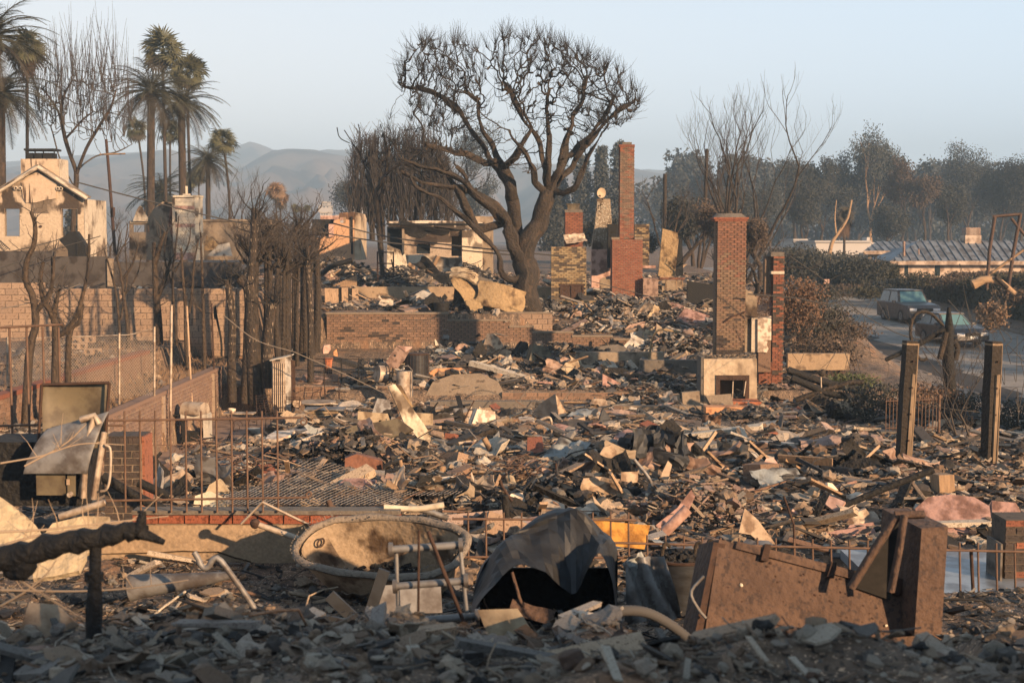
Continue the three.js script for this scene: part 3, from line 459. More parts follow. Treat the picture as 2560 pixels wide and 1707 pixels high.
{ const d = 43.4, g = thing('tiled_block', 'white tiled remnant wall between the two brick chimneys', 'wall remnant');
  part(g, 'tile_face', pxPlate([[1895, 880], [1895, 797], [1929, 790], [1929, 850], [1920, 850], [1918, 862], [1922, 872], [1918, 881], [1900, 880]], d, 0.05), M.tileWhite);
  part(g, 'core', rectBox(1896, 800, 1929, 930, d + 0.06, 0.5).geo(), M.bChim[1]); part(g, 'side_face', rectBox(1879, 795, 1896, 880, d + 0.08, 0.3).geo(), M.stuccoWhite); }
one('curved_wall_remnant', 'sooty curved stucco wall remnant behind the broad chimney', 'wall remnant', pxPlate([[1862, 880], [1862, 722], [1880, 730], [1893, 745], [1895, 800], [1893, 880]], 43.6, 0.25), M.stuccoSooty);
one('leaning_grate', 'dark slatted iron grate leaning behind the tiled block', 'grate', (() => { const a = []; for (let i = 0; i < 16; i++) a.push(at(box(0.34, 0.018, 0.03), P(1912 - i * 0.8, 733 + i * 3.7, 43.8), [0, 0, -0.22])); for (const s of [-1, 1]) a.push(at(box(0.02, 0.75, 0.03), P(1908 + s * 13, 762, 43.8), [0, 0, -0.2])); return merge(a); })(), M.rustDark);
{ const d = 58, g = thing('buff_fireplace', 'speckled buff brick fireplace with glass doors on the upper terrace', 'fireplace'); const r = rectBox(1378, 617, 1466, 748, d, 0.7); const h = rectBox(1400, 711, 1460, 748, d, 0.1);
  bricks(g, { x0: r.x0, x1: r.x1, y0: r.y0, y1: r.y1, z: -d, bw: 0.21, bh: 0.07, j: 0.012, mats: M.bBuff, core: null, hole: (x, y) => x > h.x0 && x < h.x1 && y < h.y1 });
  const q = (a, b, c, e) => [[a, e], [b, e], [b, c], [a, c]]; part(g, 'core', pxPlate(q(1378, 1466, 617, 748), d + 0.05, 0.6, [q(1401, 1459, 712, 747)]), M.mortar);
  const df = part(g, 'door_frame', pxPlate(q(1400, 1460, 710, 748), d - 0.03, 0.05, [q(1404, 1428, 714, 745), q(1431, 1456, 714, 745)]), M.rustDark); part(df, 'glass_door', rectBox(1404, 714, 1428, 745, d + 0.01, 0.01).geo(), M.rustDark); part(df, 'glass_door', rectBox(1431, 714, 1456, 745, d + 0.01, 0.01).geo(), M.rustDark);
  part(g, 'hearth', rectBox(1385, 752, 1490, 763, 57, 0.9).geo(), M.bBuff[1]); part(g, 'hearth_base', rectBox(1398, 763, 1463, 800, 56.9, 0.8).geo(), M.bRed[2]); }
{ const d = 59, g = thing('capped_red_chimney', 'short red brick chimney with dark metal cap behind the buff fireplace', 'chimney'); chimneyStack(g, rectBox(1413, 531, 1457, 625, d, 0.55), { mats: M.bRed, core: M.mortarDark });
  part(g, 'cement_crown', rectBox(1412, 524, 1456, 531, d - 0.02, 0.6).geo(), M.concreteGrey); part(g, 'metal_cap', rectBox(1419, 511, 1449, 524, d + 0.1, 0.35).geo(), M.olive); part(g, 'cap_lid', rectBox(1416, 509, 1450, 512, d + 0.05, 0.45).geo(), M.olive);
  part(g, 'flashing', at(sheet(0.95, 0.5, 0.01, crumple(0.12, 2, 4)), P(1438, 597, d - 0.3), [-0.7, 0.1, 0.2]), M.galv); }
{ const d = 63, g = thing('tapered_chimney', 'tapered stucco chimney with blistered plaster and satellite dish', 'chimney'); const w = W(d);
  const prof = [[497, 1493, 1526], [560, 1488, 1530], [605, 1482, 1536], [623, 1480, 1534], [720, 1479, 1533]];
  const tp = (a, b) => { const A = P(a[1], a[0], d), A2 = P(a[2], a[0], d), B = P(b[1], b[0], d), B2 = P(b[2], b[0], d); const da = (A2.x - A.x) / 2, db = (B2.x - B.x) / 2; const v = [V(A.x, A.y, -d), V(A2.x, A.y, -d), V(A2.x, A.y, -d - da * 1.6), V(A.x, A.y, -d - da * 1.6), V(B.x, B.y, -d), V(B2.x, B.y, -d), V(B2.x, B.y, -d - db * 1.6), V(B.x, B.y, -d - db * 1.6)]; const t = new TB(); for (const [i, j, k, l] of [[4, 5, 1, 0], [5, 6, 2, 1], [7, 4, 0, 3], [6, 7, 3, 2], [0, 1, 2, 3]]) { t.tri(v[i], v[j], v[k]); t.tri(v[i], v[k], v[l]); } return uvBox(t.geo()); };
  part(g, 'stack', merge([tp(prof[0], prof[1]), tp(prof[1], prof[2])]), M.stuccoSooty); part(g, 'shaft', tp(prof[2], prof[3]), M.stuccoSooty); part(g, 'base', tp(prof[3], prof[4]), M.stuccoPink);
  const fl = []; for (let i = 0; i < 260; i++) { const py = 505 + 100 * R(), k = (py - 497) / 108, x0 = lerp(1493, 1483, k), x1 = lerp(1526, 1535, k); const px = lerp(x0, x1, clamp(0.35 + rr(-0.3, 0.62))); fl.push(at(shard(rr(0.03, 0.1), rr(0.03, 0.09), 0.01, 5), P(px, py, d - 0.01), [0, 0, rr(0, 6)])); } stuffPart(g, 'plaster_flakes', merge(fl), M.stuccoWhite);
  part(g, 'patch', pxPlate([[1500, 720], [1500, 700], [1510, 692], [1530, 700], [1533, 720]], d - 0.02, 0.02), M.stuccoSooty);
  const s = thing('satellite_dish', 'round cream satellite dish on top of the tapered chimney', 'satellite dish'); const c = P(1503.5, 482, d - 0.1); const dish = new THREE.SphereGeometry(0.62, 24, 8, 0, Math.PI * 2, 0, 0.55).rotateX(-Math.PI / 2); dish.translate(0, 0, 0.62 - 0.06); 
  part(s, 'dish', at(uvBox(dish.clone().scale(0.72, 0.72, 0.72)), c, [0.05, 0.45, -0.5]), M.stuccoCream); part(s, 'feed_arm', tube(pxs([[1500, 492], [1502, 490]], d - 0.4).concat([P(1497, 489, d - 0.55)]), 0.02), M.rustDark); part(s, 'receiver', at(box(0.05, 0.08, 0.06), P(1500, 489, d - 0.5)), M.rustDark); part(s, 'mount', tube(pxs([[1507, 500], [1506, 486]], d), 0.03), M.rustDark); }
one('metal_cabinet', 'black burnt metal cabinet standing left of the tall red chimney', 'cabinet', rectBox(1520, 560, 1551, 670, 62, 0.6).geo(), M.charBlack);
{ const g = thing('buff_wall_remnant', 'charred buff brick wall stub right of the tall red chimney', 'wall remnant'); bricks(g, { ...(() => { const r = rectBox(1586, 560, 1624, 672, 62, 0.4); return { x0: r.x0, x1: r.x1, y0: r.y0, y1: r.y1, z: -62 }; })(), mats: M.bBuff, core: M.mortarDark, sooty: () => 0.4, missing: 0.08 }); part(g, 'ledge', rectBox(1600, 664, 1640, 670, 61.5, 0.5).geo(), M.stuccoPink); }
{ const g = thing('leaning_plaster_wall', 'tilted scorched plaster wall fragment before the dark trees', 'wall remnant'); part(g, 'plaster_face', pxPlate([[1646, 690], [1657, 571], [1694, 581], [1697, 600], [1688, 690]], 64, 0.2), M.ochre); part(g, 'burnt_side', pxPlate([[1690, 690], [1694, 588], [1706, 600], [1709, 690]], 64.3, 0.2), M.charBlack); }
one('dark_house_wall', 'black burnt wall panel left of the broad chimney', 'wall remnant', pxPlate([[1716, 785], [1720, 702], [1788, 712], [1788, 790]], 57.5, 0.2), M.charBlack);
{ const g = thing('collapsed_shed', 'collapsed shed with fallen slatted roof behind the tall chimney', 'shed'); const d = 66; for (let i = 0; i < 15; i++) part(g, 'slat', at(box(0.95, 0.03, 0.06), P(1655 + i * 3.2, 689 - i * 0.9, d), [0, 0, 0.75]), M.plankPale); part(g, 'beam', rectBox(1650, 694, 1712, 699, d - 0.1, 0.1).geo(), M.redBoard); for (const x of [1664, 1690, 1706]) part(g, 'post', rectBox(x, 695, x + 2.5, 745, d, 0.07).geo(), M.plank); part(g, 'back_wall', rectBox(1655, 700, 1705, 745, d + 0.8, 0.1).geo(), M.stuccoSooty); }
one('brown_wall_stub', 'brown stucco wall stub right of the tall red chimney base', 'wall remnant', rectBox(1608, 695, 1646, 752, 59.5, 0.3).geo(), M.brownMetal);

// ------------------------------------------------------------------ burnt houses on the upper terraces
// stucco with smoke stains that rose from its openings: [px centre, py of the lintel, half width px, height px, strength]
let stainN = 0;
function stained(base, [a, b, c, e], d, plumes) {
  const A = P(a, e, d), B = P(b, c, d), sd = 200 + 7 * stainN++;
  const t = tex(256, (u, v) => { const px = lerp(a, b, u), py = lerp(e, c, v); let s = 0.45 * smooth(0.56, 0.74, fbm(u * 5, v * 5, 5, 0, sd)); for (const [x, y, w, h, k] of plumes) { const r = (y - py) / h; if (r < -0.15) continue; const ww = w * (1 + 0.7 * r), q = 1 - Math.abs((px - x) / ww); const n = fbm(px * 0.11, py * 0.035 + 5, 4, 0, sd + 3), m = fbm(px * 0.05, py * 0.06, 4, 0, sd + 4); s = Math.max(s, k * smooth(0.34, 0.6, n * 0.6 + m * 0.55 + 0.55 * Math.min(q, 0.6) - 0.5 * Math.max(0, r) - 0.06)); } const f = fbm(u * 60, v * 60, 2, 0, sd + 1), cr = Math.abs(fbm(u * 6, v * 6, 4, 0, sd + 9) - 0.5) < 0.006 ? 0.35 : 0; return mix3([0.97 - 0.12 * f, 0.95 - 0.12 * f, 0.92 - 0.12 * f], [0.27, 0.24, 0.22], clamp(s + cr)); });
  t.wrapS = t.wrapT = THREE.ClampToEdgeWrapping; const w = B.x - A.x, h = B.y - A.y; t.repeat.set(1 / w, 1 / h); t.offset.set(-A.x / w, -A.y / h); const m = new THREE.MeshPhysicalMaterial({ roughness: 0.92, map: t, side: THREE.DoubleSide }); m.color.setRGB(...base); const bb = T.rough.clone(); bb.repeat.set(2, 2); m.bumpMap = bb; m.bumpScale = 0.015; m.name = 'stained' + stainN; return m;
}
function wallWith(g, name, out, holes, d, t, mat) { return part(g, name, pxPlate(out, d, t, holes), mat); }
const Q = (a, b, c, e) => [[a, e], [b, e], [b, c], [a, c]];         // px0 px1 pyTop pyBottom
{ const d = 66, g = thing('gabled_house', 'roofless cream stucco house gable with empty windows and big chimney', 'house');
  wallWith(g, 'gable_wall', [[-60, 660], [212, 660], [212, 500], [92, 428], [-60, 510]], [Q(10, 48, 521, 591), Q(152, 193, 521, 590)], d, 0.25, stained([0.5, 0.415, 0.32], [-60, 220, 420, 660], d, [[29, 524, 24, 70, 0.9], [172, 524, 26, 80, 0.9], [100, 520, 30, 90, 0.6], [172, 640, 40, 60, 0.6], [90, 640, 60, 40, 0.5]]));
  part(g, 'side_wall', box6(P(212, 600, d).x, P(220, 600, d).x, P(212, 660, d).y, P(212, 498, d).y, -d - 3, -d + 0.03), M.stuccoWhite);
  part(g, 'gable_panel', pxPlate([[56, 494], [52, 455], [92, 430], [140, 458], [138, 496], [110, 500], [88, 506], [64, 507]], d - 0.08, 0.07), M.stuccoStreak);
  for (const [a, b] of [[[92, 417], [216, 497]], [[92, 417], [-60, 512]]]) { const A = P(a[0], a[1], d - 0.25), B = P(b[0], b[1], d - 0.25); part(g, 'roof_verge', tube([A, B], 0.11, 4), M.stuccoWhite); const C = P(a[0], a[1] - 4, d - 0.1), D = P(b[0], b[1] - 4, d - 0.1); part(g, 'roof_tiles', at(box(C.distanceTo(D), 0.09, 0.7), C.clone().add(D).multiplyScalar(0.5).add(V(0, 0, -0.25)), [0, 0, Math.atan2(D.y - C.y, D.x - C.x)]), M.stuccoSooty); }
  for (const [x, y] of [[38, 470], [49, 470], [143, 471], [151, 471]]) part(g, 'vent_pipe', new THREE.TorusGeometry(0.075, 0.03, 8, 14).translate(...P(x, y, d - 0.12).toArray()), M.stuccoWhite);
  for (const [a, b, c, e] of [[10, 48, 521, 591], [152, 193, 521, 590]]) { part(g, 'window_reveal', pxPlate(Q(a - 1, b + 1, c - 1, e + 1), d + 0.02, 0.2, [Q(a + 1, b - 1, c + 1, e - 1)]), M.stuccoSooty); }
  part(g, 'wall_bolt', at(new THREE.CylinderGeometry(0.07, 0.07, 0.05, 12).rotateX(1.57), P(100, 566, d - 0.02)), M.rustDark);
  const ch = rectBox(52, 397, 147, 470, d + 0.4, 1.2); const c = part(g, 'chimney', ch.geo(), M.stuccoStreak); part(c, 'chimney_side', box6(ch.x1, ch.x1 + 0.04, ch.y0, ch.y1, ch.z0, ch.z1 + 0.02), M.stuccoWhite);
  for (const [a, b] of [[63, 81], [88, 104], [108, 131]]) part(c, 'flue_pot', rectBox(a, 382, b, 397, d + 0.6, 0.6).geo(), M.charBlack); part(c, 'chimney_cap', rectBox(58, 371, 137, 376, d + 0.5, 0.9).geo(), M.charBlack); for (const x of [62, 85, 106, 133]) part(c, 'cap_leg', rectBox(x, 375, x + 2, 397, d + 0.52, 0.05).geo(), M.charBlack);
  part(g, 'back_room_wall', pxPlate([[218, 625], [218, 517], [233, 516], [238, 600], [236, 625]], d + 3, 0.2), M.stuccoPink); }
one('burnt_cupboard', 'charred tilted cupboard against the cream gable wall', 'cupboard', (() => { const d = 60; return merge([pxPlate([[146, 600], [172, 580], [188, 578], [217, 622], [214, 650], [170, 652], [168, 624]], d, 0.5), rectBox(190, 600, 193, 640, d - 0.05, 0.05).geo()]); })(), M.charBlack);
one('roof_gutter_ladder', 'black fire escape ladder leaning at the cream gable wall', 'ladder', (() => { const t = new TB(), d = 64; t.tube(pxs([[-10, 594], [24, 624]], d), 0.03); t.tube(pxs([[-10, 610], [10, 628]], d), 0.03); for (let i = 0; i < 8; i++) t.tube(pxs([[-8 + i * 3.8, 596 + i * 3.4], [-10 + i * 2.6, 612 + i * 2]], d), 0.02); return t.geo(); })(), M.wire);
{ const d = 72, g = thing('sided_chimney', 'tall boxed chimney clad in white boards with finial', 'chimney'); part(g, 'core', rectBox(436, 492, 487, 650, d + 0.05, 0.9).geo(), M.stuccoPink);
  for (let k = 0; k < 17; k++) { const y = 496 + k * 9; const r = rectBox(435, y, 488, y + 8.6, d, 0.04); part(g, 'siding_board', at(box(r.x1 - r.x0, r.y1 - r.y0 + 0.03, 0.03), V((r.x0 + r.x1) / 2, (r.y0 + r.y1) / 2, -d), [-0.12, 0, 0]), pick([M.stuccoWhite, M.whitePaint, M.stuccoPink])); }
  part(g, 'corner_board', rectBox(488, 492, 496, 650, d - 0.04, 0.9).geo(), M.whitePaint); part(g, 'corner_board', rectBox(432, 492, 436, 650, d - 0.04, 0.9).geo(), M.stuccoWhite); part(g, 'cap', rectBox(431, 488, 497, 493, d - 0.08, 1.05).geo(), M.whitePaint); part(g, 'finial', rectBox(463, 465, 467, 486, d + 0.4, 0.1).geo(), M.whitePaint); part(g, 'finial_base', rectBox(456, 484, 473, 489, d + 0.3, 0.3).geo(), M.stuccoWhite); part(g, 'dark_slot', rectBox(437, 529, 441, 555, d - 0.03, 0.02).geo(), M.dark); }  // the slot is a flat dark strip standing for its shade
{ const d = 74, g = thing('small_ruin', 'roofless pale ruin with a broken white gable left of the boarded chimney', 'ruin'); wallWith(g, 'wall', [[322, 650], [322, 552], [366, 550], [372, 540], [384, 520], [405, 504], [432, 506], [434, 650]], [Q(330, 372, 562, 580)], d, 0.25, M.stuccoSooty); part(g, 'broken_gable', pxPlate([[331, 553], [340, 526], [347, 514], [353, 517], [368, 545], [367, 553]], d - 0.3, 0.15), M.stuccoWhite); part(g, 'pink_stain_board', pxPlate([[420, 560], [424, 520], [432, 518], [440, 560], [448, 650], [440, 650]], d - 0.6, 0.1), M.redBoard); part(g, 'lintel', rectBox(324, 552, 370, 558, d - 0.1, 0.1).geo(), M.stuccoCream); }
{ const d = 76, g = thing('low_ruin', 'low sooty pink ruin with broken roof edge behind the pollard trunks', 'ruin'); wallWith(g, 'wall', [[496, 650], [496, 552], [560, 550], [620, 553], [700, 548], [700, 650]], [], d, 0.25, M.stuccoSooty); part(g, 'roof_edge', rectBox(494, 548, 702, 553, d - 0.1, 0.3).geo(), M.stuccoSooty); part(g, 'tan_gable_piece', pxPlate([[510, 625], [514, 588], [530, 596], [552, 620], [548, 640]], d - 2, 0.12), M.ochre); part(g, 'fallen_white_sheet', pxPlate([[515, 640], [545, 612], [572, 606], [580, 640]], d - 3, 0.05), M.steelPale); }
{ const d = 78, g = thing('orange_ruin', 'scorched orange stucco house corner with jagged top', 'ruin'); wallWith(g, 'front_wall', [[770, 650], [774, 600], [800, 592], [826, 588], [834, 552], [846, 547], [848, 532], [885, 530], [886, 650]], [Q(849, 858, 543, 557)], d, 0.25, stained([0.55, 0.34, 0.21], [765, 892, 525, 655], d, [[853, 545, 14, 20, 0.7], [878, 545, 8, 30, 0.8]]));
  part(g, 'side_wall', pxPlate([[886, 650], [886, 530], [898, 533], [902, 545], [902, 650]], d + 0.02, 3), M.stuccoCream); part(g, 'soot_pipe', rectBox(877, 541, 881, 635, d - 0.1, 0.1).geo(), M.charBlack); part(g, 'vent_box', rectBox(858, 543, 864, 556, d - 0.08, 0.12).geo(), M.plank); part(g, 'dark_panel', rectBox(780, 548, 834, 590, d + 0.6, 0.1).geo(), M.charBlack); part(g, 'pipe_box', rectBox(821, 560, 833, 592, d - 0.2, 0.2).geo(), M.stuccoPink); part(g, 'back_roof', rectBox(800, 539, 850, 550, d + 6, 2).geo(), M.stuccoPink); }
{ const d = 72, g = thing('burnt_white_house', 'burnt out white flat roofed house with blackened rooms open to view', 'house');
  part(g, 'back_wall', rectBox(968, 566, 1160, 690, d + 3.5, 0.2).geo(), M.stuccoSooty);
  part(g, 'roof_slab', rectBox(966, 558, 1208, 562, d - 0.2, 4).geo(), M.charBlack);
  part(g, 'parapet', pxPlate([[970, 566], [972, 553], [1060, 551], [1160, 553], [1206, 556], [1206, 572], [1150, 574], [1090, 566], [1040, 567]], d - 0.1, 0.15), stained([0.66, 0.6, 0.52], [960, 1215, 545, 580], d, [[1000, 572, 40, 26, 0.95], [1130, 574, 50, 24, 0.95]]));
  part(g, 'door_recess', rectBox(968, 572, 1006, 640, d + 0.7, 0.1).geo(), M.charBlack); part(g, 'door_jamb', rectBox(1005, 572, 1010, 650, d - 0.02, 0.15).geo(), M.stuccoSooty);
  wallWith(g, 'room_wall', [[1010, 690], [1010, 570], [1155, 572], [1155, 690]], [Q(1040, 1075, 609, 634), Q(1128, 1154, 590, 640)], d + 0.15, 0.2, stained([0.42, 0.34, 0.27], [1005, 1160, 565, 695], d, [[1058, 609, 26, 40, 0.95], [1140, 592, 20, 30, 0.95], [1090, 600, 50, 40, 0.8]]));
  part(g, 'white_far_wall', rectBox(1038, 606, 1076, 640, d + 1.6, 0.1).geo(), M.whitePaint); part(g, 'fallen_beam', tube(pxs([[1046, 609], [1076, 624]], d + 1), 0.14, 4), M.charBlack);  // the far wall is plain white paint
  part(g, 'white_wall', pxPlate([[1155, 700], [1155, 576], [1206, 574], [1206, 702]], d - 0.05, 0.2), stained([0.66, 0.57, 0.45], [1150, 1210, 570, 705], d, [[1160, 590, 20, 30, 0.8], [1195, 620, 12, 20, 0.6]]));
  part(g, 'low_front_wall', pxPlate([[1005, 700], [1008, 638], [1050, 636], [1090, 640], [1120, 644], [1155, 643], [1155, 700]], d - 1.2, 0.2), M.stuccoWhite);
  part(g, 'rear_block', rectBox(1175, 541, 1232, 700, d + 2, 2.5).geo(), M.stuccoSooty); part(g, 'rear_parapet', pxPlate([[1160, 556], [1180, 541], [1211, 540], [1211, 556]], d + 1.9, 0.2), M.stuccoCream); part(g, 'sagging_ceiling', at(sheet(2.6, 1.0, 0.03, crumple(0.25, 2, 3)), P(1060, 582, d + 0.1), [0.5, 0, -0.2]), M.char); }
one('broken_white_wall', 'bright white broken wall slab in front of the burnt white house', 'wall remnant', pxPlate([[966, 690], [968, 612], [985, 620], [1000, 625], [1004, 640], [1012, 634], [1018, 665], [1030, 680], [1038, 700], [1020, 705], [1000, 690], [985, 700]], 69.5, 0.15), M.whitePaint);
// right: intact house with standing seam roof
{ const d = 110, g = thing('metal_roof_house', 'long low tan house with grey standing seam metal roof beyond the street', 'house'); const w = W(d);
  const e0 = P(2226, 652, d), e1 = P(2700, 652, d), r0 = P(2330, 605, d), r1 = P(2520, 597, d); const D = 7;
  part(g, 'wall', box6(e0.x + 0.9, e1.x, 0.9, e0.y - 0.1, -d - 6, -d - 0.7), M.wallHouse);
  const t = new TB(); const A = V(e0.x, e0.y, -d), B = V(e1.x, e0.y, -d), C = V(e1.x, r0.y + 0.1, -d - D / 2), Dd = V(r0.x, r0.y + 0.1, -d - D / 2), E = V(e0.x, e0.y, -d - D); t.tri(A, B, C); t.tri(A, C, Dd); t.tri(E, A, Dd); const rf = part(g, 'roof', uvBox(t.geo()), M.roofMetal);
  for (let i = 0; i < 26; i++) { const x = e0.x + 0.5 + i * 0.62, k = clamp((x - e0.x) / (r0.x - e0.x)); const top = V(x , lerp(A.y, Dd.y, Math.min(1, k)), -d - D / 2 * Math.min(1, k)); const bot = V(x + 0.0, A.y, -d); if (top.distanceTo(bot) > 0.3) part(rf, 'seam', tube([bot.add(V(0, 0.05, 0)), top.add(V(0, 0.05, 0))], 0.045, 4), M.roofMetal); }
  part(g, 'fascia', box6(e0.x, e1.x, e0.y - 0.32, e0.y - 0.02, -d - 0.02, -d + 0.06), M.wallHouse); part(g, 'soffit', box6(e0.x + 0.02, e1.x, e0.y - 0.36, e0.y - 0.32, -d - 0.7, -d - 0.05), M.wallHouse);
  for (const [a, b] of [[2262, 2272], [2338, 2352]]) part(g, 'window', rectBox(a, 660, b, 690, d + 0.68, 0.05).geo(), M.glassDark);
  part(g, 'chimney', rectBox(2414, 588, 2455, 612, d + 3, 1.2).geo(), M.wallHouse); const c = part(g, 'chimney_louvre', rectBox(2416, 569, 2453, 588, d + 3.05, 1.1).geo(), M.brownMetal); for (let i = 0; i < 6; i++) part(c, 'louvre_slat', rectBox(2417, 571 + i * 2.8, 2452, 572.6 + i * 2.8, d + 2.98, 0.06).geo(), M.wallHouse);
  part(g, 'vent_pipe', tube(pxs([[2261, 640], [2261, 603]], d + 0.3), 0.11, 6), M.brownMetal); part(g, 'vent_pipe', tube(pxs([[2298, 636], [2298, 622]], d + 1), 0.06, 6), M.brownMetal);
  const a2 = P(2160, 627, d + 8), b2 = P(2330, 627, d + 8), c2 = P(2200, 606, d + 10), t2 = new TB(); const A2 = V(a2.x, a2.y, -d - 8), B2 = V(b2.x + 4, a2.y, -d - 8), C2 = V(b2.x + 4, c2.y + 0.1, -d - 11), D2 = V(c2.x, c2.y + 0.1, -d - 11); t2.tri(A2, B2, C2); t2.tri(A2, C2, D2); const rr2 = part(g, 'rear_roof', uvBox(t2.geo()), M.roofMetal); for (let i = 1; i < 12; i++) part(rr2, 'seam', tube([V(A2.x + i * 0.6, A2.y + 0.04, -d - 8), V(A2.x + i * 0.6 + (i < 3 ? 0 : 0), lerp(A2.y, D2.y, Math.min(1, i / 3)) + 0.04, -d - 8 - 3 * Math.min(1, i / 3))], 0.04, 4), M.roofMetal); part(g, 'rear_fascia', box6(A2.x, B2.x, A2.y - 0.3, A2.y, -d - 8.02, -d - 7.95), M.wallHouse); part(g, 'rear_wall', box6(A2.x + 0.6, B2.x, 1, A2.y - 0.2, -d - 12, -d - 8.7), M.wallHouse); }
// far pale buildings between the trees and on the hillside
{ const g = thing('far_building', 'small sunlit cream house far beyond the street trees', 'building'); part(g, 'wall', rectBox(1985, 602, 2020, 630, 160, 8).geo(), M.farWall); part(g, 'roof', rectBox(1984, 597, 2021, 602, 159.8, 8.4).geo(), M.farRoof); }
{ const g = thing('far_building', 'long pale flat building far beyond the street trees', 'building'); part(g, 'wall', rectBox(2040, 606, 2190, 642, 152, 8).geo(), M.farWall); part(g, 'roof', rectBox(2038, 601, 2180, 606, 151.8, 8.4).geo(), M.farRoof); part(g, 'roof_box', rectBox(2168, 593, 2176, 601, 154, 2).geo(), M.farWall); }
[[805, 504, 820, 513, 'white'], [862, 503, 880, 515, 'cream'], [870, 512, 905, 523, 'wide white'], [795, 512, 825, 520, 'grey terraced'], [800, 530, 822, 538, 'low cream'], [838, 537, 850, 548, 'small white']].forEach(([a, b, c, e, l], i) => { const d = [420, 430, 425, 415, 330, 240][i]; const g = thing('hillside_house', l + ' house on the hazy slope ' + ['above the terraced grey one', 'at the top right of the group', 'below the topmost cream roof', 'under the white one', 'at the foot of the slope', 'just behind the orange ruin'][i], 'house', 'houses on the hazy slope'); part(g, 'wall', rectBox(a, b + (e - b) * 0.3, c, e + 10, d, 6).geo(), M.farWall); part(g, 'roof', rectBox(a - 1, b, c + 1, b + (e - b) * 0.3, d - 0.3, 6.6).geo(), i % 2 ? M.farRoof : M.stuccoWhite); for (let k = 0; k < 3; k++) part(g, 'window', rectBox(lerp(a, c, 0.15 + k * 0.28), lerp(b, e, 0.5), lerp(a, c, 0.27 + k * 0.28), lerp(b, e, 0.8), d - 0.05, 0.1).geo(), M.glassDark); });
// ------------------------------------------------------------------ trees
seed(21);
// branches grown towards scattered points (nodes: seeded limbs, each a list of {p, r?})
function colonize(limbs, targets, { step = 0.3, reach = 2.2, kill = 0.45, iters = 160, wob = 0.35, up = 0.05 }) {
  const N = []; const add = (p, par) => { N.push({ p, par, kids: 0 }); if (par >= 0) N[par].kids++; return N.length - 1; };
  for (const L of limbs) { let par = L.from ?? -1; if (L.near) { let b = 1e9; N.forEach((n, i) => { const q = n.p.distanceToSquared(L.pts[0]); if (q < b) { b = q; par = i; } }); } const c = curve(L.pts, Math.max(2, Math.round(L.pts.reduce((a, p, i) => a + (i ? p.distanceTo(L.pts[i - 1]) : 0), 0) / step))); c.forEach((p, i) => { if (!(i === 0 && par >= 0)) { par = add(p, par); if (L.w) N[par].rm = lerp(L.w[0], L.w[1], i / (c.length - 1)); } }); }
  let T0 = targets.map(p => ({ p, n: -1, d: 1e9 })); let from = 0;
  for (let it = 0; it < iters && T0.length; it++) {
    for (const t of T0) for (let i = from; i < N.length; i++) { const q = t.p.distanceToSquared(N[i].p); if (q < t.d) { t.d = q; t.n = i; } }
    from = N.length; T0 = T0.filter(t => t.d > kill * kill); const pull = new Map();
    for (const t of T0) if (t.d < reach * reach) { const v = pull.get(t.n) || V(0, 0, 0); v.add(t.p.clone().sub(N[t.n].p).normalize()); pull.set(t.n, v); }
    if (!pull.size) break;
    for (const [i, v] of pull) { v.normalize().add(V(rr(-wob, wob), rr(-wob, wob) + up, rr(-wob, wob))).normalize().multiplyScalar(step); if (N[i].kids < 3) add(N[i].p.clone().add(v), i); }
  }
  return N;
}
// pipe-model radii, then tubes along each chain; returns tips and thin nodes for twigs
function skeletonTubes(N, { tip = 0.012, pow = 2.3, maxR = 0.5, sides = r => r > 0.2 ? 14 : r > 0.08 ? 9 : r > 0.03 ? 5 : 4, thick, split = 0.05 }) {
  const rad = new Float64Array(N.length), ch = N.map(() => []); N.forEach((n, i) => n.par >= 0 && ch[n.par].push(i));
  for (let i = N.length - 1; i >= 0; i--) { rad[i] = Math.max(N[i].rm || 0, ch[i].length ? Math.pow(rad[i], 1 / pow) : tip); if (N[i].par >= 0) rad[N[i].par] += Math.pow(rad[i], pow); }
  for (let i = 0; i < N.length; i++) rad[i] = Math.min(maxR, rad[i]);
  const big = new TB(), small = new TB(), done = new Uint8Array(N.length);
  for (let i = 0; i < N.length; i++) { const root = N[i].par < 0; const starts = root ? [[i]] : []; if (!root && ch[N[i].par].length > 1 || root) { const main = !root && ch[N[i].par].reduce((a, b) => rad[a] > rad[b] ? a : b) === i; if (!root && main) continue;
      let path = root ? [i] : [N[i].par, i], k = i; while (ch[k].length) { k = ch[k].reduce((a, b) => rad[a] > rad[b] ? a : b); path.push(k); }
      const seg = (a, tb) => { if (a.length > 1) tb.tube(a.map(q => N[q].p), a.map((q, z) => z === 0 && !root && a === path ? Math.min(rad[q], rad[a[1]]) : rad[q]), sides(rad[a[0] === path[0] && !root ? a[1] : a[0]])); };
      const cut = path.findIndex((q, z) => z > 0 && rad[q] < split); if (!root) rad[path[0]] = rad[path[0]];
      const radStart = rad[path[0]]; if (!root) { const sv = rad[path[0]]; rad[path[0]] = Math.min(sv, rad[path[1]] * 1.15); if (cut < 0) seg(path, big); else { seg(path.slice(0, cut + 1), big); seg(path.slice(cut), small); } rad[path[0]] = sv; } else if (cut < 0) seg(path, big); else { seg(path.slice(0, cut + 1), big); seg(path.slice(cut), small); } } }
  const tips = []; N.forEach((n, i) => { if (!ch[i].length) tips.push(i); }); return { big, small, tips, rad };
}
function inPoly(x, y, P0) { let c = false; for (let i = 0, j = P0.length - 1; i < P0.length; j = i++) if ((P0[i][1] > y) !== (P0[j][1] > y) && x < (P0[j][0] - P0[i][0]) * (y - P0[i][1]) / (P0[j][1] - P0[i][1]) + P0[i][0]) c = !c; return c; }
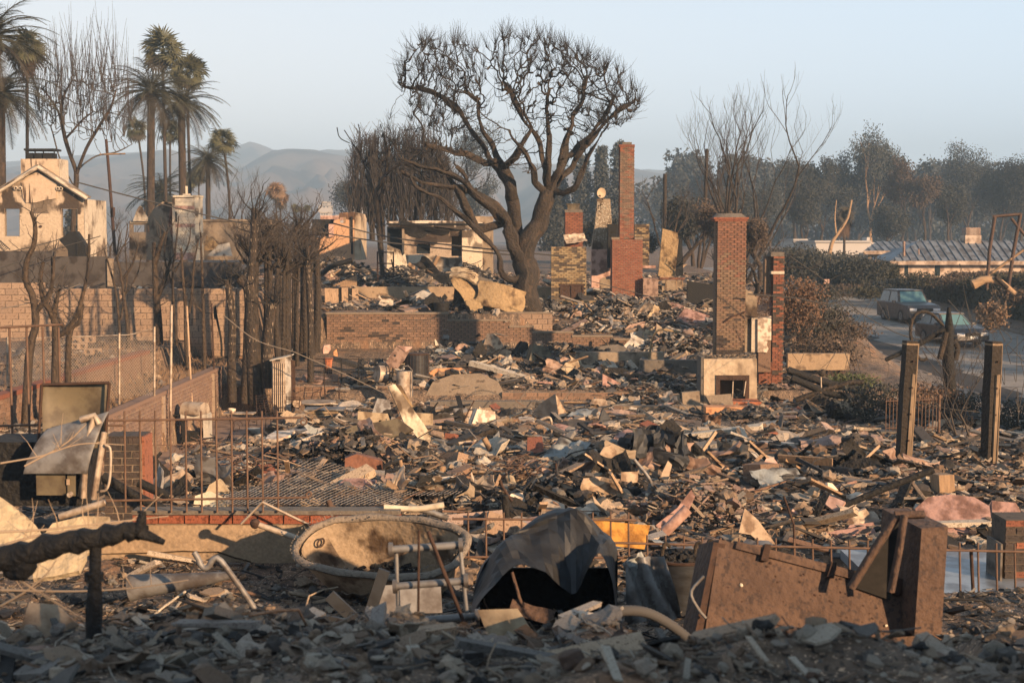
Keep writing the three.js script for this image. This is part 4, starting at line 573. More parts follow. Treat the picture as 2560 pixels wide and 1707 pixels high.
function crownPoints(poly, n, d, deep) { const xs = poly.map(p => p[0]), ys = poly.map(p => p[1]), x0 = Math.min(...xs), x1 = Math.max(...xs), y0 = Math.min(...ys), y1 = Math.max(...ys), out = []; while (out.length < n) { const x = rr(x0, x1), y = rr(y0, y1); if (inPoly(x, y, poly)) { const k = 1 - Math.abs((x - (x0 + x1) / 2) / ((x1 - x0) / 2)) ** 2; const dd = d + rr(-1, 1) * deep * Math.sqrt(Math.max(0.1, k)); out.push(P(CX + (x - CX), y, dd)); } } return out; }
function twigs(tb, p, dir, len, r, bend, n = 4, sides = 3) { const pts = [p.clone()], v = dir.clone().normalize(); for (let i = 0; i < n; i++) { v.add(V(rr(-bend, bend), rr(-bend, bend) + 0.12, rr(-bend, bend))).normalize(); pts.push(pts[pts.length - 1].clone().addScaledVector(v, len / n)); } tb.tube(pts, t => r * (1 - 0.7 * t), sides, false); return pts; }

{ // the great burnt tree
  const d = 55, g = thing('burnt_tree', 'great leafless burnt tree with twisted spreading crown', 'tree'); const L = (a, near = true, w = [0.14, 0.04]) => ({ near, w, pts: a.map(q => P(q[0], q[1], d + (q[2] || 0))) });
  const limbs = [L([[1325, 790], [1320, 710], [1314, 640], [1335, 565], [1366, 505], [1378, 478]], false, [0.5, 0.27]),
    L([[1316, 660], [1290, 620, -0.3], [1268, 575, -0.4], [1262, 540, -0.5], [1238, 512, -0.6], [1190, 482, -0.8], [1162, 440, -0.9], [1135, 412, -1]]),
    L([[1300, 640], [1284, 560, 0.4], [1281, 495, 0.5], [1268, 470, 0.6], [1238, 405, 0.8], [1208, 355, 1], [1175, 310, 1.2], [1140, 270, 1.4], [1080, 235, 1.5], [1010, 215, 1.2]]),
    L([[1281, 490], [1262, 420, 0.2], [1235, 360, 0.1], [1210, 310, 0], [1195, 260, 0]]),
    L([[1312, 700], [1262, 690, -0.8], [1246, 645, -1], [1205, 590, -1.3], [1150, 535, -1.6], [1100, 500, -1.9], [1050, 470, -2], [1030, 430, -2]]),
    L([[1378, 478], [1356, 430, 0.3], [1345, 370, 0.4], [1318, 310, 0.4], [1290, 255, 0.2], [1262, 220, 0]]), L([[1376, 478], [1364, 420, -0.4], [1366, 360, -0.6], [1372, 310, -0.8], [1365, 250, -1]]),
    L([[1384, 474], [1420, 420, 0.4], [1455, 375, 0.5], [1495, 325, 0.6], [1545, 280, 0.6], [1590, 250, 0.5]]), L([[1384, 478], [1412, 478, -0.6], [1440, 455, -0.9], [1450, 418, -1], [1480, 380, -1.1], [1495, 345, -1.2]]), L([[1380, 470], [1400, 390, -0.5], [1425, 320, -0.4], [1450, 260, -0.2], [1460, 210, 0]]), L([[1268, 560], [1215, 505, -1], [1150, 450, -1.4], [1080, 420, -1.6], [1000, 400, -1.7]]), L([[1240, 405], [1190, 395, -0.3], [1130, 380, -0.5], [1070, 370, -0.6]]), L([[1262, 420], [1300, 370, -0.8], [1320, 320, -1], [1310, 260, -1.2]]), L([[1366, 480], [1330, 430, -1], [1310, 380, -1.3], [1275, 330, -1.4]]), L([[1400, 400], [1440, 370, 1], [1500, 300, 1.5], [1530, 240, 1.6]]), L([[1190, 482], [1130, 470, -1.2], [1070, 455, -1.5], [1000, 430, -1.8]]), L([[1205, 590], [1160, 500, -1], [1120, 440, -1], [1090, 400, -1]])];
  const lobeA = [[980, 195], [990, 150], [1030, 110], [1075, 92], [1120, 100], [1168, 84], [1196, 115], [1218, 170], [1244, 240], [1215, 330], [1130, 350], [1040, 310], [1000, 255]], lobeB = [[1232, 84], [1290, 76], [1360, 82], [1450, 112], [1520, 150], [1580, 195], [1622, 245], [1606, 305], [1545, 330], [1480, 335], [1400, 320], [1330, 320], [1275, 285], [1232, 215], [1222, 140]], low = [[950, 300], [1010, 300], [1120, 350], [1240, 300], [1480, 330], [1480, 400], [1200, 450], [1100, 460], [1000, 420], [950, 350]];
  const N = colonize(limbs, [...crownPoints(lobeA, 1250, d, 3.0), ...crownPoints(lobeB, 1650, d, 3.2), ...crownPoints(low, 260, d, 2.2)], { step: 0.2, reach: 2.4, kill: 0.38, wob: 0.4 }); N.forEach((n, i) => { const k = 0.16; n.p.add(V(k * (vn(n.p.y * 1.9, n.p.x * 1.1, 0, 1) - 0.5) * 2, k * 0.6 * (vn(n.p.x * 2.1, n.p.z * 2, 0, 2) - 0.5) * 2, k * (vn(n.p.y * 1.7, n.p.x * 1.5, 0, 3) - 0.5) * 2)); });
  const s = skeletonTubes(N, { tip: 0.014, pow: 2.3, maxR: 0.56, split: 0.045 });
  const tw = s.small; for (const i of s.tips) { const n = N[i], q = N[n.par]?.p || n.p, v = n.p.clone().sub(q).normalize(); const cc = P(1310, 330, d), out = Math.hypot(n.p.x - cc.x, n.p.y - cc.y) / W(d) > 140, nn = out ? ri(8, 12) : ri(1, 3); for (let k = 0; k < nn; k++) twigs(tw, n.p.clone().lerp(q, R()), v.clone().multiplyScalar(0.6).add(V(rr(-0.5, 0.5), rr(0.2, 1.1), rr(-0.5, 0.5))), rr(0.3, 0.95), 0.009, 0.22, 4); }
  part(g, 'trunk', gnarl(s.big.geo(), 0.09, 2.2), M.barkBurnt); part(g, 'crown', tw.geo(), M.twigBlack);
}
// recursive bare tree
function grow(tb, fine, p, dir, len, r, lev, o, tips) {
  const n = 5, pts = [p.clone()], v = dir.clone().normalize(); for (let i = 0; i < n; i++) { v.add(V(rr(-1, 1) * o.wob, rr(-1, 1) * o.wob + o.up, rr(-1, 1) * o.wob)).normalize(); pts.push(pts[i].clone().addScaledVector(v, len / n)); }
  const re = r * o.taper; (r > 0.03 ? tb : fine).tube(pts, t => lerp(r, re, t), r > 0.08 ? 7 : r > 0.02 ? 5 : 3, false);
  if (tips && lev <= 1) { tips.push([pts[n], v.clone()]); tips.push([pts[3], v.clone()]); } if (lev <= 0) return;
  const k = ri(o.kids[0], o.kids[1]); for (let i = 0; i < k; i++) { const a = rr(0, 6.283), s = rr(o.spread * 0.5, o.spread), e = V(Math.cos(a) * s, 0, Math.sin(a) * s).add(v).normalize(); const f = i === 0 ? 1 : rr(0.45, 1); grow(tb, fine, pts[Math.max(1, Math.round(n * f))], e, len * rr(o.shrink - 0.12, o.shrink + 0.08), (i === 0 ? re : re * rr(0.55, 0.8)), lev - 1, o, tips); }
}
function bareTree(name, label, px, pyBase, pyTop, d, o, mats = [M.barkBurnt, M.twig], group) {
  const g = thing(name, label, 'tree', group); const b = P(px, pyBase, d); const gy = G(b.x, d); if (!o.float) b.y = Math.min(b.y, gy + 0.02); const H = P(px, pyTop, d).y - b.y; const big = new TB(), fine = new TB(); const q = { wob: 0.16, up: 0.06, taper: 0.62, kids: [2, 3], spread: 0.8, shrink: 0.76, lev: 5, r: 0.16, ...o }; let sum = 0; for (let i = 0; i <= q.lev; i++) sum += q.shrink ** i; const len = H / sum * (q.reach ?? 1.12);
  for (let s = 0; s < (q.stems || 1); s++) { const a = rr(0, 6.28), sp = q.stems > 1 ? q.stemSpread ?? 0.35 : 0.05; grow(big, fine, b.clone().add(V(Math.cos(a) * 0.15 * (q.stems > 1 ? 1 : 0), -0.1, Math.sin(a) * 0.15 * (q.stems > 1 ? 1 : 0))), V(Math.cos(a) * sp + (q.lean || 0), 1, Math.sin(a) * sp), len, q.r, q.lev, q); }
  part(g, 'trunk', big.geo(), mats[0]); if (fine.p.length) part(g, 'crown', fine.geo(), mats[1]); return g;
}
seed(31);
bareTree('bare_tree', 'tall airy leafless tree standing behind the broad chimney', 1862, 640, 205, 75, { stems: 6, stemSpread: 0.42, r: 0.13, lev: 5, wob: 0.13, up: 0.13, spread: 0.75, kids: [2, 3], shrink: 0.72 });
bareTree('bare_tree', 'spreading leafless tree left of the slim utility pole', 1690, 640, 405, 92, { stems: 4, stemSpread: 0.7, r: 0.14, lev: 5, spread: 0.95, up: 0.09 }, [M.barkBrown, M.twig]);
bareTree('bare_tree', 'thin leafless tree behind the leaning plaster wall', 1750, 640, 385, 95, { stems: 3, r: 0.12, lev: 5, spread: 0.7, up: 0.1 }, [M.barkBrown, M.twig]);
bareTree('bare_tree', 'low spreading burnt tree between chimney and street', 1890, 700, 520, 62, { stems: 3, stemSpread: 1.0, r: 0.14, lev: 5, spread: 1.0, up: 0.02, wob: 0.25 }, [M.barkBurnt, M.twig]);
bareTree('bare_tree', 'fine leafless tree behind the boarded chimney and low ruin', 612, 600, 415, 90, { stems: 4, stemSpread: 0.45, r: 0.1, lev: 5, spread: 0.7, up: 0.1 }, [M.barkBrown, M.twig]);
bareTree('bare_tree', 'low leafless tree right of the fan palms', 560, 600, 470, 86, { stems: 3, r: 0.08, lev: 5, spread: 0.9 }, [M.barkBrown, M.twig]);
bareTree('bare_tree', 'grey leafless tree behind the small ruin', 275, 600, 500, 84, { stems: 3, r: 0.08, lev: 5, spread: 0.9 }, [M.barkBrown, M.twig]);
{ // left bare tree with upright whips
  const d = 80, g = thing('sprouting_tree', 'tall leafless tree with upright whip shoots behind the cream gable', 'tree'); const L = (a, near = true) => ({ near, pts: a.map(q => P(q[0], q[1], d + (q[2] || 0))) });
  const limbs = [L([[180, 600], [185, 500], [190, 440], [180, 400]], false), L([[182, 410], [160, 340, 0.5], [152, 280, 0.8], [160, 235, 1], [180, 200, 1]]), L([[188, 440], [215, 370, -0.5], [250, 310, -0.8], [275, 270, -1], [290, 220, -1]]), L([[165, 345], [205, 300, 0.3], [230, 280, 0.2]]), L([[152, 290], [120, 240, 0.2], [95, 215, 0]]), L([[186, 470], [150, 400, -1], [130, 330, -1.2]]), L([[195, 420], [240, 390, 0.8], [290, 380, 1], [330, 360, 1.2]])];
  const N = colonize(limbs, crownPoints([[70, 240], [110, 190], [200, 170], [300, 190], [330, 260], [330, 350], [230, 360], [130, 330], [80, 300]], 520, d, 2.6), { step: 0.3, reach: 2.5, kill: 0.5, wob: 0.55, up: 0.1 });
  const s = skeletonTubes(N, { tip: 0.02, pow: 2.3, maxR: 0.42, split: 0.05 });
  for (const i of s.tips) for (let k = 0; k < 3; k++) { const whip = twigs(s.small, N[i].p, V(rr(-0.25, 0.25), 1, rr(-0.25, 0.25)), rr(1.2, 4.6), 0.02, 0.09, 7); for (let z = 1; z < 6; z++) if (R() < 0.5) twigs(s.small, whip[z], V(rr(-0.7, 0.7), 0.9, rr(-0.7, 0.7)), rr(0.25, 0.8), 0.008, 0.15, 3); }
  part(g, 'trunk', s.big.geo(), M.barkBrown); part(g, 'crown', s.small.geo(), M.twig); }
{ // scorched stump tree left of the great one
  const d = 62, g = thing('broken_tree', 'burnt forked tree with snapped limbs before the dark burnt cypress', 'tree'); const L = (a, near = true) => ({ near, pts: a.map(q => P(q[0], q[1], d + (q[2] || 0))) });
  const limbs = [L([[955, 715], [952, 620], [946, 540], [938, 480]], false), L([[946, 540], [925, 450], [905, 400], [885, 365], [850, 345], [842, 318]]), L([[938, 480], [970, 430], [1010, 410], [1050, 430]]), L([[900, 395], [902, 345], [895, 310]]), L([[950, 500], [966, 420], [962, 350], [950, 310]]), L([[885, 365], [870, 340], [860, 325]])];
  const N = colonize(limbs, crownPoints([[930, 330], [1000, 330], [1090, 380], [1090, 470], [980, 470], [930, 420]], 220, d, 1.6), { step: 0.25, reach: 2.4, kill: 0.5, wob: 0.6 }); const s = skeletonTubes(N, { tip: 0.022, pow: 2.2, maxR: 0.34, split: 0.03 }); part(g, 'trunk', gnarl(s.big.geo(), 0.06, 2.5), M.barkBurnt); part(g, 'crown', s.small.geo(), M.twigBlack); }
{ // burnt cypress: dense upright charred twigs
  const d = 88, g = thing('burnt_cypress', 'broad dense mass of burnt upright cypress twigs behind the white house', 'tree'); const tb = new TB(); const top = [[862, 440], [885, 330], [905, 310], [925, 330], [950, 315], [975, 305], [1010, 315], [1060, 300], [1090, 340], [1120, 400], [1150, 480]];
  for (let k = 0; k < 10; k++) { const px0 = 892 + k * 26 + rr(-8, 8); for (let i = 0; i < 170; i++) { const y0 = rr(390, 575), dd = d + rr(-1.5, 1.5), sp = rr(-1, 1), px = px0 + sp * rr(0, 16), px1 = px + sp * rr(4, 30), y1 = Math.max(pl(top, px1) + 70 * R() * R(), y0 - rr(35, 110)); if (y1 > y0 - 14) continue; const a = P(px, y0, dd), b = P(px1, y1, dd + rr(-0.8, 0.8)), m = P(lerp(px, px1, 0.75), lerp(y0, y1, 0.45), dd); tb.tube([a, m, b], t => 0.03 * (1 - 0.75 * t), 3, false); for (let z = 0; z < 3; z++) { const q = m.clone().lerp(b, R()); tb.tube([q, q.clone().add(V(rr(-0.5, 0.5), rr(0.1, 0.8), rr(-0.5, 0.5)))], 0.012, 3, false); } } }
  part(g, 'crown', tb.geo(), M.twig); const tr = new TB(); for (let i = 0; i < 9; i++) { const px = 900 + i * 26 + rr(-8, 8); tr.tube(pxs([[px, 600], [px + rr(-5, 5), 500], [px + rr(-10, 10), 420]], d + rr(-1, 1)), t => 0.2 * (1 - 0.6 * t), 6); } part(g, 'trunk', tr.geo(), M.barkBurnt); }

// ------------------------------------------------------------------ palms
function pinnate(L, droop, s) { const tb = new TB(), pts = []; for (let i = 0; i <= 10; i++) { const t = i / 10, a = 0.9 - droop * t; const p = i ? pts[i - 1].clone() : V(0, 0, 0); if (i) p.add(V(Math.cos(a), Math.sin(a), 0).multiplyScalar(L / 10)); pts.push(p); } tb.tube(pts, t => 0.035 * (1 - 0.8 * t) * L / 3, 4, false);
  for (let i = 3; i < 46; i++) { const t = i / 46, k = Math.min(9, Math.floor(t * 10)), p = pts[k].clone().lerp(pts[k + 1], t * 10 - k), tan = pts[k + 1].clone().sub(pts[k]).normalize(); for (const sd of [-1, 1]) { const ll = L * 0.21 * Math.sin(Math.PI * Math.min(1, 0.18 + t * 0.82)) * rr(0.8, 1.1) + 0.05; const o = tan.clone().multiplyScalar(0.75).add(V(0, rr(-0.35, 0.1), sd * 0.8)).normalize(); const w = tan.clone().multiplyScalar(0.02 * L / 3); tb.tri(p.clone().add(w), p.clone().sub(w), p.clone().addScaledVector(o, ll)); } } return tb.geo(); }
function fan(L, s) { const tb = new TB(); const pts = []; for (let i = 0; i <= 4; i++) pts.push(V(L * 0.4 * i / 4, L * 0.06 * Math.sin(i / 4 * 2), 0)); tb.tube(pts, 0.018 * L, 3, false); const c = pts[4]; for (let i = 0; i < 17; i++) { const a = (i / 16 - 0.5) * 3.9, r = L * rr(0.44, 0.62); const dir = V(Math.cos(a), 0, Math.sin(a)), n = V(-Math.sin(a), 0, Math.cos(a)).multiplyScalar(L * 0.035); const m = c.clone().addScaledVector(dir, r * 0.62).add(V(0, -0.03 * L + rr(-0.02, 0.02) * L, 0)), e = c.clone().addScaledVector(dir, r).add(V(0, -0.2 * L * rr(0.6, 1.3), 0)); tb.tri(c, m.clone().add(n), m.clone().sub(n)); tb.tri(m.clone().add(n), m.clone().sub(n), e); } return tb.geo(); }
seed(41);
const FR = [0, 1, 2].map(i => pinnate(3, 1.5 - i * 0.25, i)), FA = [0, 1, 2].map(i => fan(1.5, i));
function palm(kind, label, px, py, pyBase, d, rpx, trunkPx, o = {}) {
  const date = kind === 'date', g = thing(date ? 'date_palm' : 'fan_palm', label, 'palm', date ? 'feather palms on the skyline' : 'slender fan palms on the skyline'), c = P(px, py, d), b = P(o.bx ?? px, pyBase, d); b.y = Math.min(b.y, G(b.x, d)); const r = rpx * (date ? 1.22 : 1.15) * W(d), tr = trunkPx / 2 * W(d);
  const pts = []; for (let i = 0; i <= 10; i++) pts.push(b.clone().lerp(c, i / 10).add(V(Math.sin(i / 10 * 3.1) * (o.bow || 0), 0, 0))); part(g, 'trunk', new TB().tube(pts, t => tr * (t > 0.93 && date ? 1.35 : lerp(1.12, 0.95, t)), 10).geo(), M.palmTrunk);
  if (date) { const lumpR = tr * 1.7; part(g, 'crown_boss', lump(lumpR, 0.2, 2, 1, 1.3, 1).translate(c.x, c.y - lumpR * 0.6, c.z), M.frondBurnt); }
  const n = o.n || (date ? 60 : 34); for (let i = 0; i < n; i++) { const t = i / n, az = i * 2.39996 + rr(-0.2, 0.2); const el = date ? lerp(1.05, -0.85, Math.pow(t, 0.85)) + rr(-0.15, 0.15) : lerp(1.35, -1.3, t) + rr(-0.15, 0.15); const f = part(g, 'frond', date ? FR[t < 0.25 ? 0 : t < 0.6 ? 1 : 2] : FA[i % 3], date ? (t > 0.7 ? M.frondBurnt : M.frond) : t > 0.9 ? M.frondBurnt : (o.mat || M.frondFan)); const s = r / (date ? 2.35 : 1.15) * (date ? rr(0.85, 1.1) : rr(0.55, 1.1)); f.scale.setScalar(s); f.position.copy(c); f.rotation.set(date ? 0 : rr(-1.1, 1.1), az, el - (date ? 0.55 : 0), 'YZX'); }
  if (o.skirt) { const tb = new TB(); for (let i = 0; i < 260; i++) { const a = rr(0, 6.28), y0 = rr(0, 0.6) * o.skirt, q = c.clone().add(V(Math.cos(a) * tr * 1.5, -y0, Math.sin(a) * tr * 1.5)); tb.tri(q, q.clone().add(V(0.08, 0, 0.05)), q.clone().add(V(Math.cos(a) * rr(0.2, 0.6), -rr(0.6, 1.1), Math.sin(a) * rr(0.2, 0.6)))); } part(g, 'dead_skirt', tb.geo(), M.thatch); }
  return g; }
palm('date', 'feather palm leaning out of view above the skirted fan palm', -22, 95, 560, 72, 118, 30); palm('date', 'drooping feather palm beside the leafless sprouting tree', -2, 235, 560, 78, 105, 26);
palm('date', 'tall feather palm with thick trunk, left one of the close pair', 377, 228, 600, 95, 92, 19, { bx: 374 }); palm('date', 'tall feather palm with thick trunk, right one of the close pair', 452, 258, 600, 98, 82, 18, { bx: 458 });
palm('date', 'short feather palm right of the close palm pair', 519, 402, 600, 110, 58, 12); palm('date', 'low dark feather palm crown between the tall trunks', 402, 482, 610, 120, 68, 12);
palm('fan', 'fan palm with shaggy brown skirt behind the leafless tree', 66, 118, 600, 90, 46, 8, { skirt: 2.6 }); palm('fan', 'tallest fan palm rising behind the feather palm pair', 405, 130, 600, 108, 48, 8, { bx: 416 }); palm('fan', 'fan palm rising from behind the right feather palm', 466, 185, 600, 112, 44, 7, { bx: 478 });
palm('fan', 'slim far fan palm left of the tall feather palm', 341, 322, 600, 140, 27, 5, { bx: 360, bow: 0.4 }); palm('fan', 'slim far fan palm between the two tall trunks', 424, 330, 600, 140, 27, 5); palm('fan', 'slender curved fan palm right of the short feather palm', 556, 352, 600, 115, 31, 6, { bx: 570, bow: 0.3 });
palm('fan', 'small pale fan palm pair far above the pollard row', 690, 480, 600, 150, 22, 4, { mat: M.grassDry }); palm('fan', 'small pale fan palm leaning beside its twin', 702, 500, 600, 152, 20, 4, { mat: M.grassDry, bx: 696 }); palm('fan', 'small green fan palm below the short feather palm', 496, 440, 600, 135, 20, 4); palm('fan', 'tiny far fan palm left of the orange ruin', 768, 522, 600, 190, 9, 2.4); palm('fan', 'tiny far fan palm above the pollard row', 740, 520, 600, 185, 10, 2.4); palm('fan', 'small pale green fan palm above the low ruin', 470, 452, 600, 140, 22, 4);
palm('fan', 'dead fan palm with hanging skirt among the street trees', 2112, 545, 640, 135, 24, 6, { skirt: 2.2, mat: M.frondBurnt });

// ------------------------------------------------------------------ leafy scorched trees on the right and conifers
function leaves(tb, c, r, n, sz, hang = 0) { for (let i = 0; i < n; i++) { const a = V(rr(-1, 1), rr(-1, 1), rr(-1, 1)); if (a.lengthSq() > 1) a.multiplyScalar(0.6); const p = c.clone().addScaledVector(a, r); const e = V(rr(-1, 1), rr(-1, 1) - hang * 1.5, rr(-1, 1)).normalize().multiplyScalar(sz * rr(0.6, 1.3)), w = V(rr(-1, 1), rr(-1, 1), rr(-1, 1)).cross(e).normalize().multiplyScalar(sz * 0.3); tb.tri(p.clone().sub(w), p.clone().add(w), p.clone().add(e)); } }
function leafyTree(label, px, pyTop, pyBase, wpx, d, mat, o = {}) {
  const g = thing(o.name || 'scorched_tree', label, 'tree', o.group ?? 'scorched trees beyond the street'), b = P(px, pyBase, d); b.y = Math.min(b.y, G(b.x, d) + 0.05); const H = P(px, pyTop, d).y - b.y, w = wpx * W(d) / 2; const big = new TB(), fine = new TB(), tips = []; const q = { wob: 0.13, up: 0.05, taper: 0.66, kids: [2, 3], spread: w / H * 2.2, shrink: 0.78, lev: 5, kids: [2, 3], ...o }; let sum = 0; for (let i = 0; i <= q.lev; i++) sum += q.shrink ** i;
  grow(big, fine, b, V(o.lean || 0, 1, 0), H / sum * 1.12, (o.r || 0.2) * Math.max(1, d / 140), q.lev, q, tips); const lf = new TB(); const per = Math.max(4, Math.round((o.leaves || 5200) * 1.7 / tips.length)); for (const [p, v] of tips) leaves(lf, p, H * (o.clump || 0.06) * 1.5, per, (o.size || 0.36) * 0.66 * Math.pow(Math.max(1, d / 130), 0.6), o.hang || 0.3);
  part(g, 'trunk', big.geo(), o.bark || M.barkBrown); if (fine.p.length) part(g, 'twigs', fine.geo(), M.twig); part(g, 'crown', lf.geo(), mat); return g; }
seed(55);
leafyTree('grey thin crowned tree just right of the bare chimney tree', 1985, 385, 640, 80, 214, M.leafGrey, { leaves: 3000 }); leafyTree('brown tinged slender tree left of the weeping one', 2055, 405, 640, 80, 211, M.leafDark, { leaves: 4200 }); leafyTree('grey green tree close behind the weeping one', 2118, 392, 640, 90, 224, M.leafGrey, { leaves: 4500 });
leafyTree('tallest weeping tree with pale trunk beyond the street', 2180, 366, 640, 105, 218, M.leafGrey, { hang: 1.2, bark: M.barkPale, leaves: 6000, clump: 0.07 }); leafyTree('narrow reddish brown tree right of the weeping one', 2250, 424, 640, 66, 208, M.leafBrown, { lev: 4 }); leafyTree('rust brown rounded tree behind the metal roof', 2310, 452, 640, 75, 205, M.leafBrown, {});
leafyTree('broad dark domed tree behind the metal roof house', 2425, 388, 640, 190, 248, M.leafGrey, { leaves: 8000, clump: 0.08 }); leafyTree('dark pointed tree behind the roof louvre', 2385, 476, 650, 100, 211, M.leafDark, { leaves: 6500, clump: 0.09 }); leafyTree('dark tree right of the domed one', 2500, 430, 650, 120, 234, M.leafDark, { leaves: 6500, clump: 0.09 }); leafyTree('dark dense tree at the steel frame', 2555, 405, 650, 120, 228, M.leafDark, { leaves: 7000, clump: 0.09 });
leafyTree('low brown scrub tree left of the leaning pale trunk', 2010, 470, 660, 110, 195, M.leafDark, { leaves: 5000, clump: 0.1 }); leafyTree('low dark tree under the rust brown tree', 2215, 520, 660, 100, 198, M.leafDark, { leaves: 5000, clump: 0.1 }); leafyTree('low dark tree behind the thin brick chimney', 1930, 480, 680, 120, 185, M.leafDark, { leaves: 4500, clump: 0.1 }); leafyTree('dim scrubby tree right of the bare chimney tree', 1830, 470, 680, 110, 178, M.leafDark, { leaves: 4200, clump: 0.1 });
leafyTree('dark scrubby tree behind the leaning plaster wall', 1735, 500, 690, 130, 98, M.leafDark, { leaves: 5500, clump: 0.1 }); leafyTree('brown scrub tree behind the collapsed shed', 1790, 530, 720, 120, 84, M.leafBrown, { leaves: 5000, clump: 0.1, size: 0.26 }); leafyTree('dark bushy tree behind the tapered chimney', 1480, 540, 700, 150, 100, M.leafDark, { leaves: 7000, clump: 0.1 }); leafyTree('dark bushy tree behind the tall red chimney', 1590, 560, 700, 120, 100, M.leafDark, { leaves: 6000, clump: 0.1 });
leafyTree('brown scorched tree behind the broad chimney top', 1900, 560, 720, 130, 72, M.leafBrown, { leaves: 4000, clump: 0.09, size: 0.2, lev: 4 });
leafyTree('pale feathery tree behind the great burnt tree', 1130, 330, 640, 120, 248, M.leafGrey, { leaves: 2600, clump: 0.05 }); leafyTree('grey tree behind the white house roof', 1170, 460, 640, 120, 214, M.leafGrey, { leaves: 3500 }); leafyTree('dark low tree left of the broken tree', 872, 462, 600, 60, 231, M.leafDark, { leaves: 3500, clump: 0.1 });
for (let i = 0; i < 26; i++) leafyTree('dim hazy tree in the far row behind the street trees', 1650 + i * 38 + rr(-14, 14), rr(400, 480), 640, rr(90, 140), 330 + rr(-14, 14), pick([M.leafGrey, M.leafDark]), { leaves: 2600, clump: 0.1, lev: 4, size: 0.95, group: 'far row of hazy trees', name: 'far_tree' });
{ const tb = new TB(); for (let i = 0; i < 900; i++) { const px = rr(1560, 2640), d = rr(370, 400), top = 470 + 60 * fbm(px * 0.012, 3, 3) - 20; const c = P(px, lerp(top, 610, Math.pow(R(), 0.8)), d); leaves(tb, c, 3.2, 22, 1.5, 0.2); } const m = shade(new THREE.Mesh(tb.geo(), M.leafGrey)); m.name = 'far_wood'; m.userData = { kind: 'stuff', label: 'far hazy wood behind the street trees', category: 'wood' }; scene.add(m); }
{ const d = 118, g = thing('leaning_pale_tree', 'leaning pale bare trunk among the street trees', 'tree'); part(g, 'trunk', tube(curve(pxs([[2070, 665], [2080, 610], [2098, 580], [2120, 545], [2130, 500]], d), 12), t => 0.2 * (1 - 0.6 * t), 8), M.logPale); part(g, 'branch', tube(curve(pxs([[2092, 590], [2088, 545], [2092, 500]], d), 8), t => 0.09 * (1 - 0.6 * t), 6), M.logPale); }
// tiered conifers
function conifer(label, px, pyTop, pyBase, wpx, d, mat = M.leafGrey) { const g = thing('conifer', label, 'tree', 'tall conifers behind the chimneys'), b = P(px, pyBase, d); b.y = Math.min(b.y, G(b.x, d)); const H = P(px, pyTop, d).y - b.y, w = wpx * W(d) / 2, lf = new TB(), br = new TB(); br.tube([b, b.clone().add(V(0, H, 0))], t => 0.25 * (1 - 0.85 * t), 6); for (let i = 0; i < 64; i++) { const t = 0.22 + 0.78 * (i / 64), a = i * 2.4, r = w * Math.pow(1 - t, 0.7) * rr(0.6, 1.15) + 0.25; const p = b.clone().add(V(0, H * t, 0)), e = p.clone().add(V(Math.cos(a) * r, rr(-0.2, 0.4), Math.sin(a) * r)); br.tube([p, e], 0.03, 3, false); leaves(lf, e, 0.5 + r * 0.25, 46, 0.45, -0.2); leaves(lf, p.clone().lerp(e, 0.5), 0.5 + r * 0.2, 26, 0.42, -0.2); } part(g, 'trunk', br.geo(), M.twig); part(g, 'crown', lf.geo(), mat); }
conifer('narrow conifer behind the great tree trunk', 1400, 425, 640, 50, 188); conifer('conical conifer left of the tapered chimney', 1455, 395, 640, 62, 180); conifer('slender conifer above the satellite dish', 1502, 372, 640, 42, 183); conifer('conifer hidden behind the tall red chimney', 1546, 362, 640, 58, 177); conifer('short conifer behind the buff fireplace', 1385, 500, 660, 60, 165, M.leafDark); conifer('dark conifer behind the cream gable house', 195, 520, 640, 70, 165, M.leafDark);
// utility poles and stubs
one('utility_pole', 'tall slim dark pole behind the leaning plaster wall', 'pole', tube(pxs([[1762, 600], [1764, 500], [1768, 372]], 88), t => 0.14 * (1 - 0.2 * t), 8), M.barkBurnt); one('utility_pole', 'short dark pole left of the tall slim one', 'pole', tube(pxs([[1662, 640], [1663, 434]], 86), 0.12, 8), M.barkBurnt);
{ const g = thing('wooden_power_pole', 'leaning rust brown power pole with crossarm beside the small ruin', 'pole'), d = 78; part(g, 'pole', tube(pxs([[287, 640], [272, 440], [264, 348]], d), t => 0.1 * (1 - 0.2 * t), 8), M.rustDark); part(g, 'crossarm', tube(pxs([[248, 386], [312, 384]], d - 0.1), 0.05, 5), M.plank); part(g, 'stub', tube(pxs([[283, 540], [283, 518]], d - 0.2), 0.08, 6), M.rustDark); }
{ const g = thing('sign_gantry', 'leaning rusted steel sign frame at the street corner', 'steel frame'), d = 62; part(g, 'upright', tube(pxs([[2468, 720], [2476, 620], [2489, 540]], d), 0.085, 4), M.rust); part(g, 'upright', tube(pxs([[2520, 735], [2535, 630], [2553, 534]], d), 0.09, 4), M.rust); part(g, 'header', tube(pxs([[2484, 541], [2554, 535]], d), 0.07, 4), M.rust); part(g, 'brace', tube(pxs([[2530, 546], [2565, 590]], d), 0.07, 4), M.rust); part(g, 'brace', tube(pxs([[2470, 690], [2560, 625]], d), 0.07, 5), M.plank); }
{ const g = thing('fallen_log', 'cut pale tree log resting on the hedge by the steel frame', 'log'), d = 61; part(g, 'log', tube(curve(pxs([[2432, 712], [2462, 700], [2500, 704], [2540, 735]], d), 10), t => 0.24 * (1 - 0.55 * t), 9), M.logPale); part(g, 'branch_stub', tube(pxs([[2490, 692], [2520, 720]], d - 0.2), 0.1, 6), M.barkBurnt); }

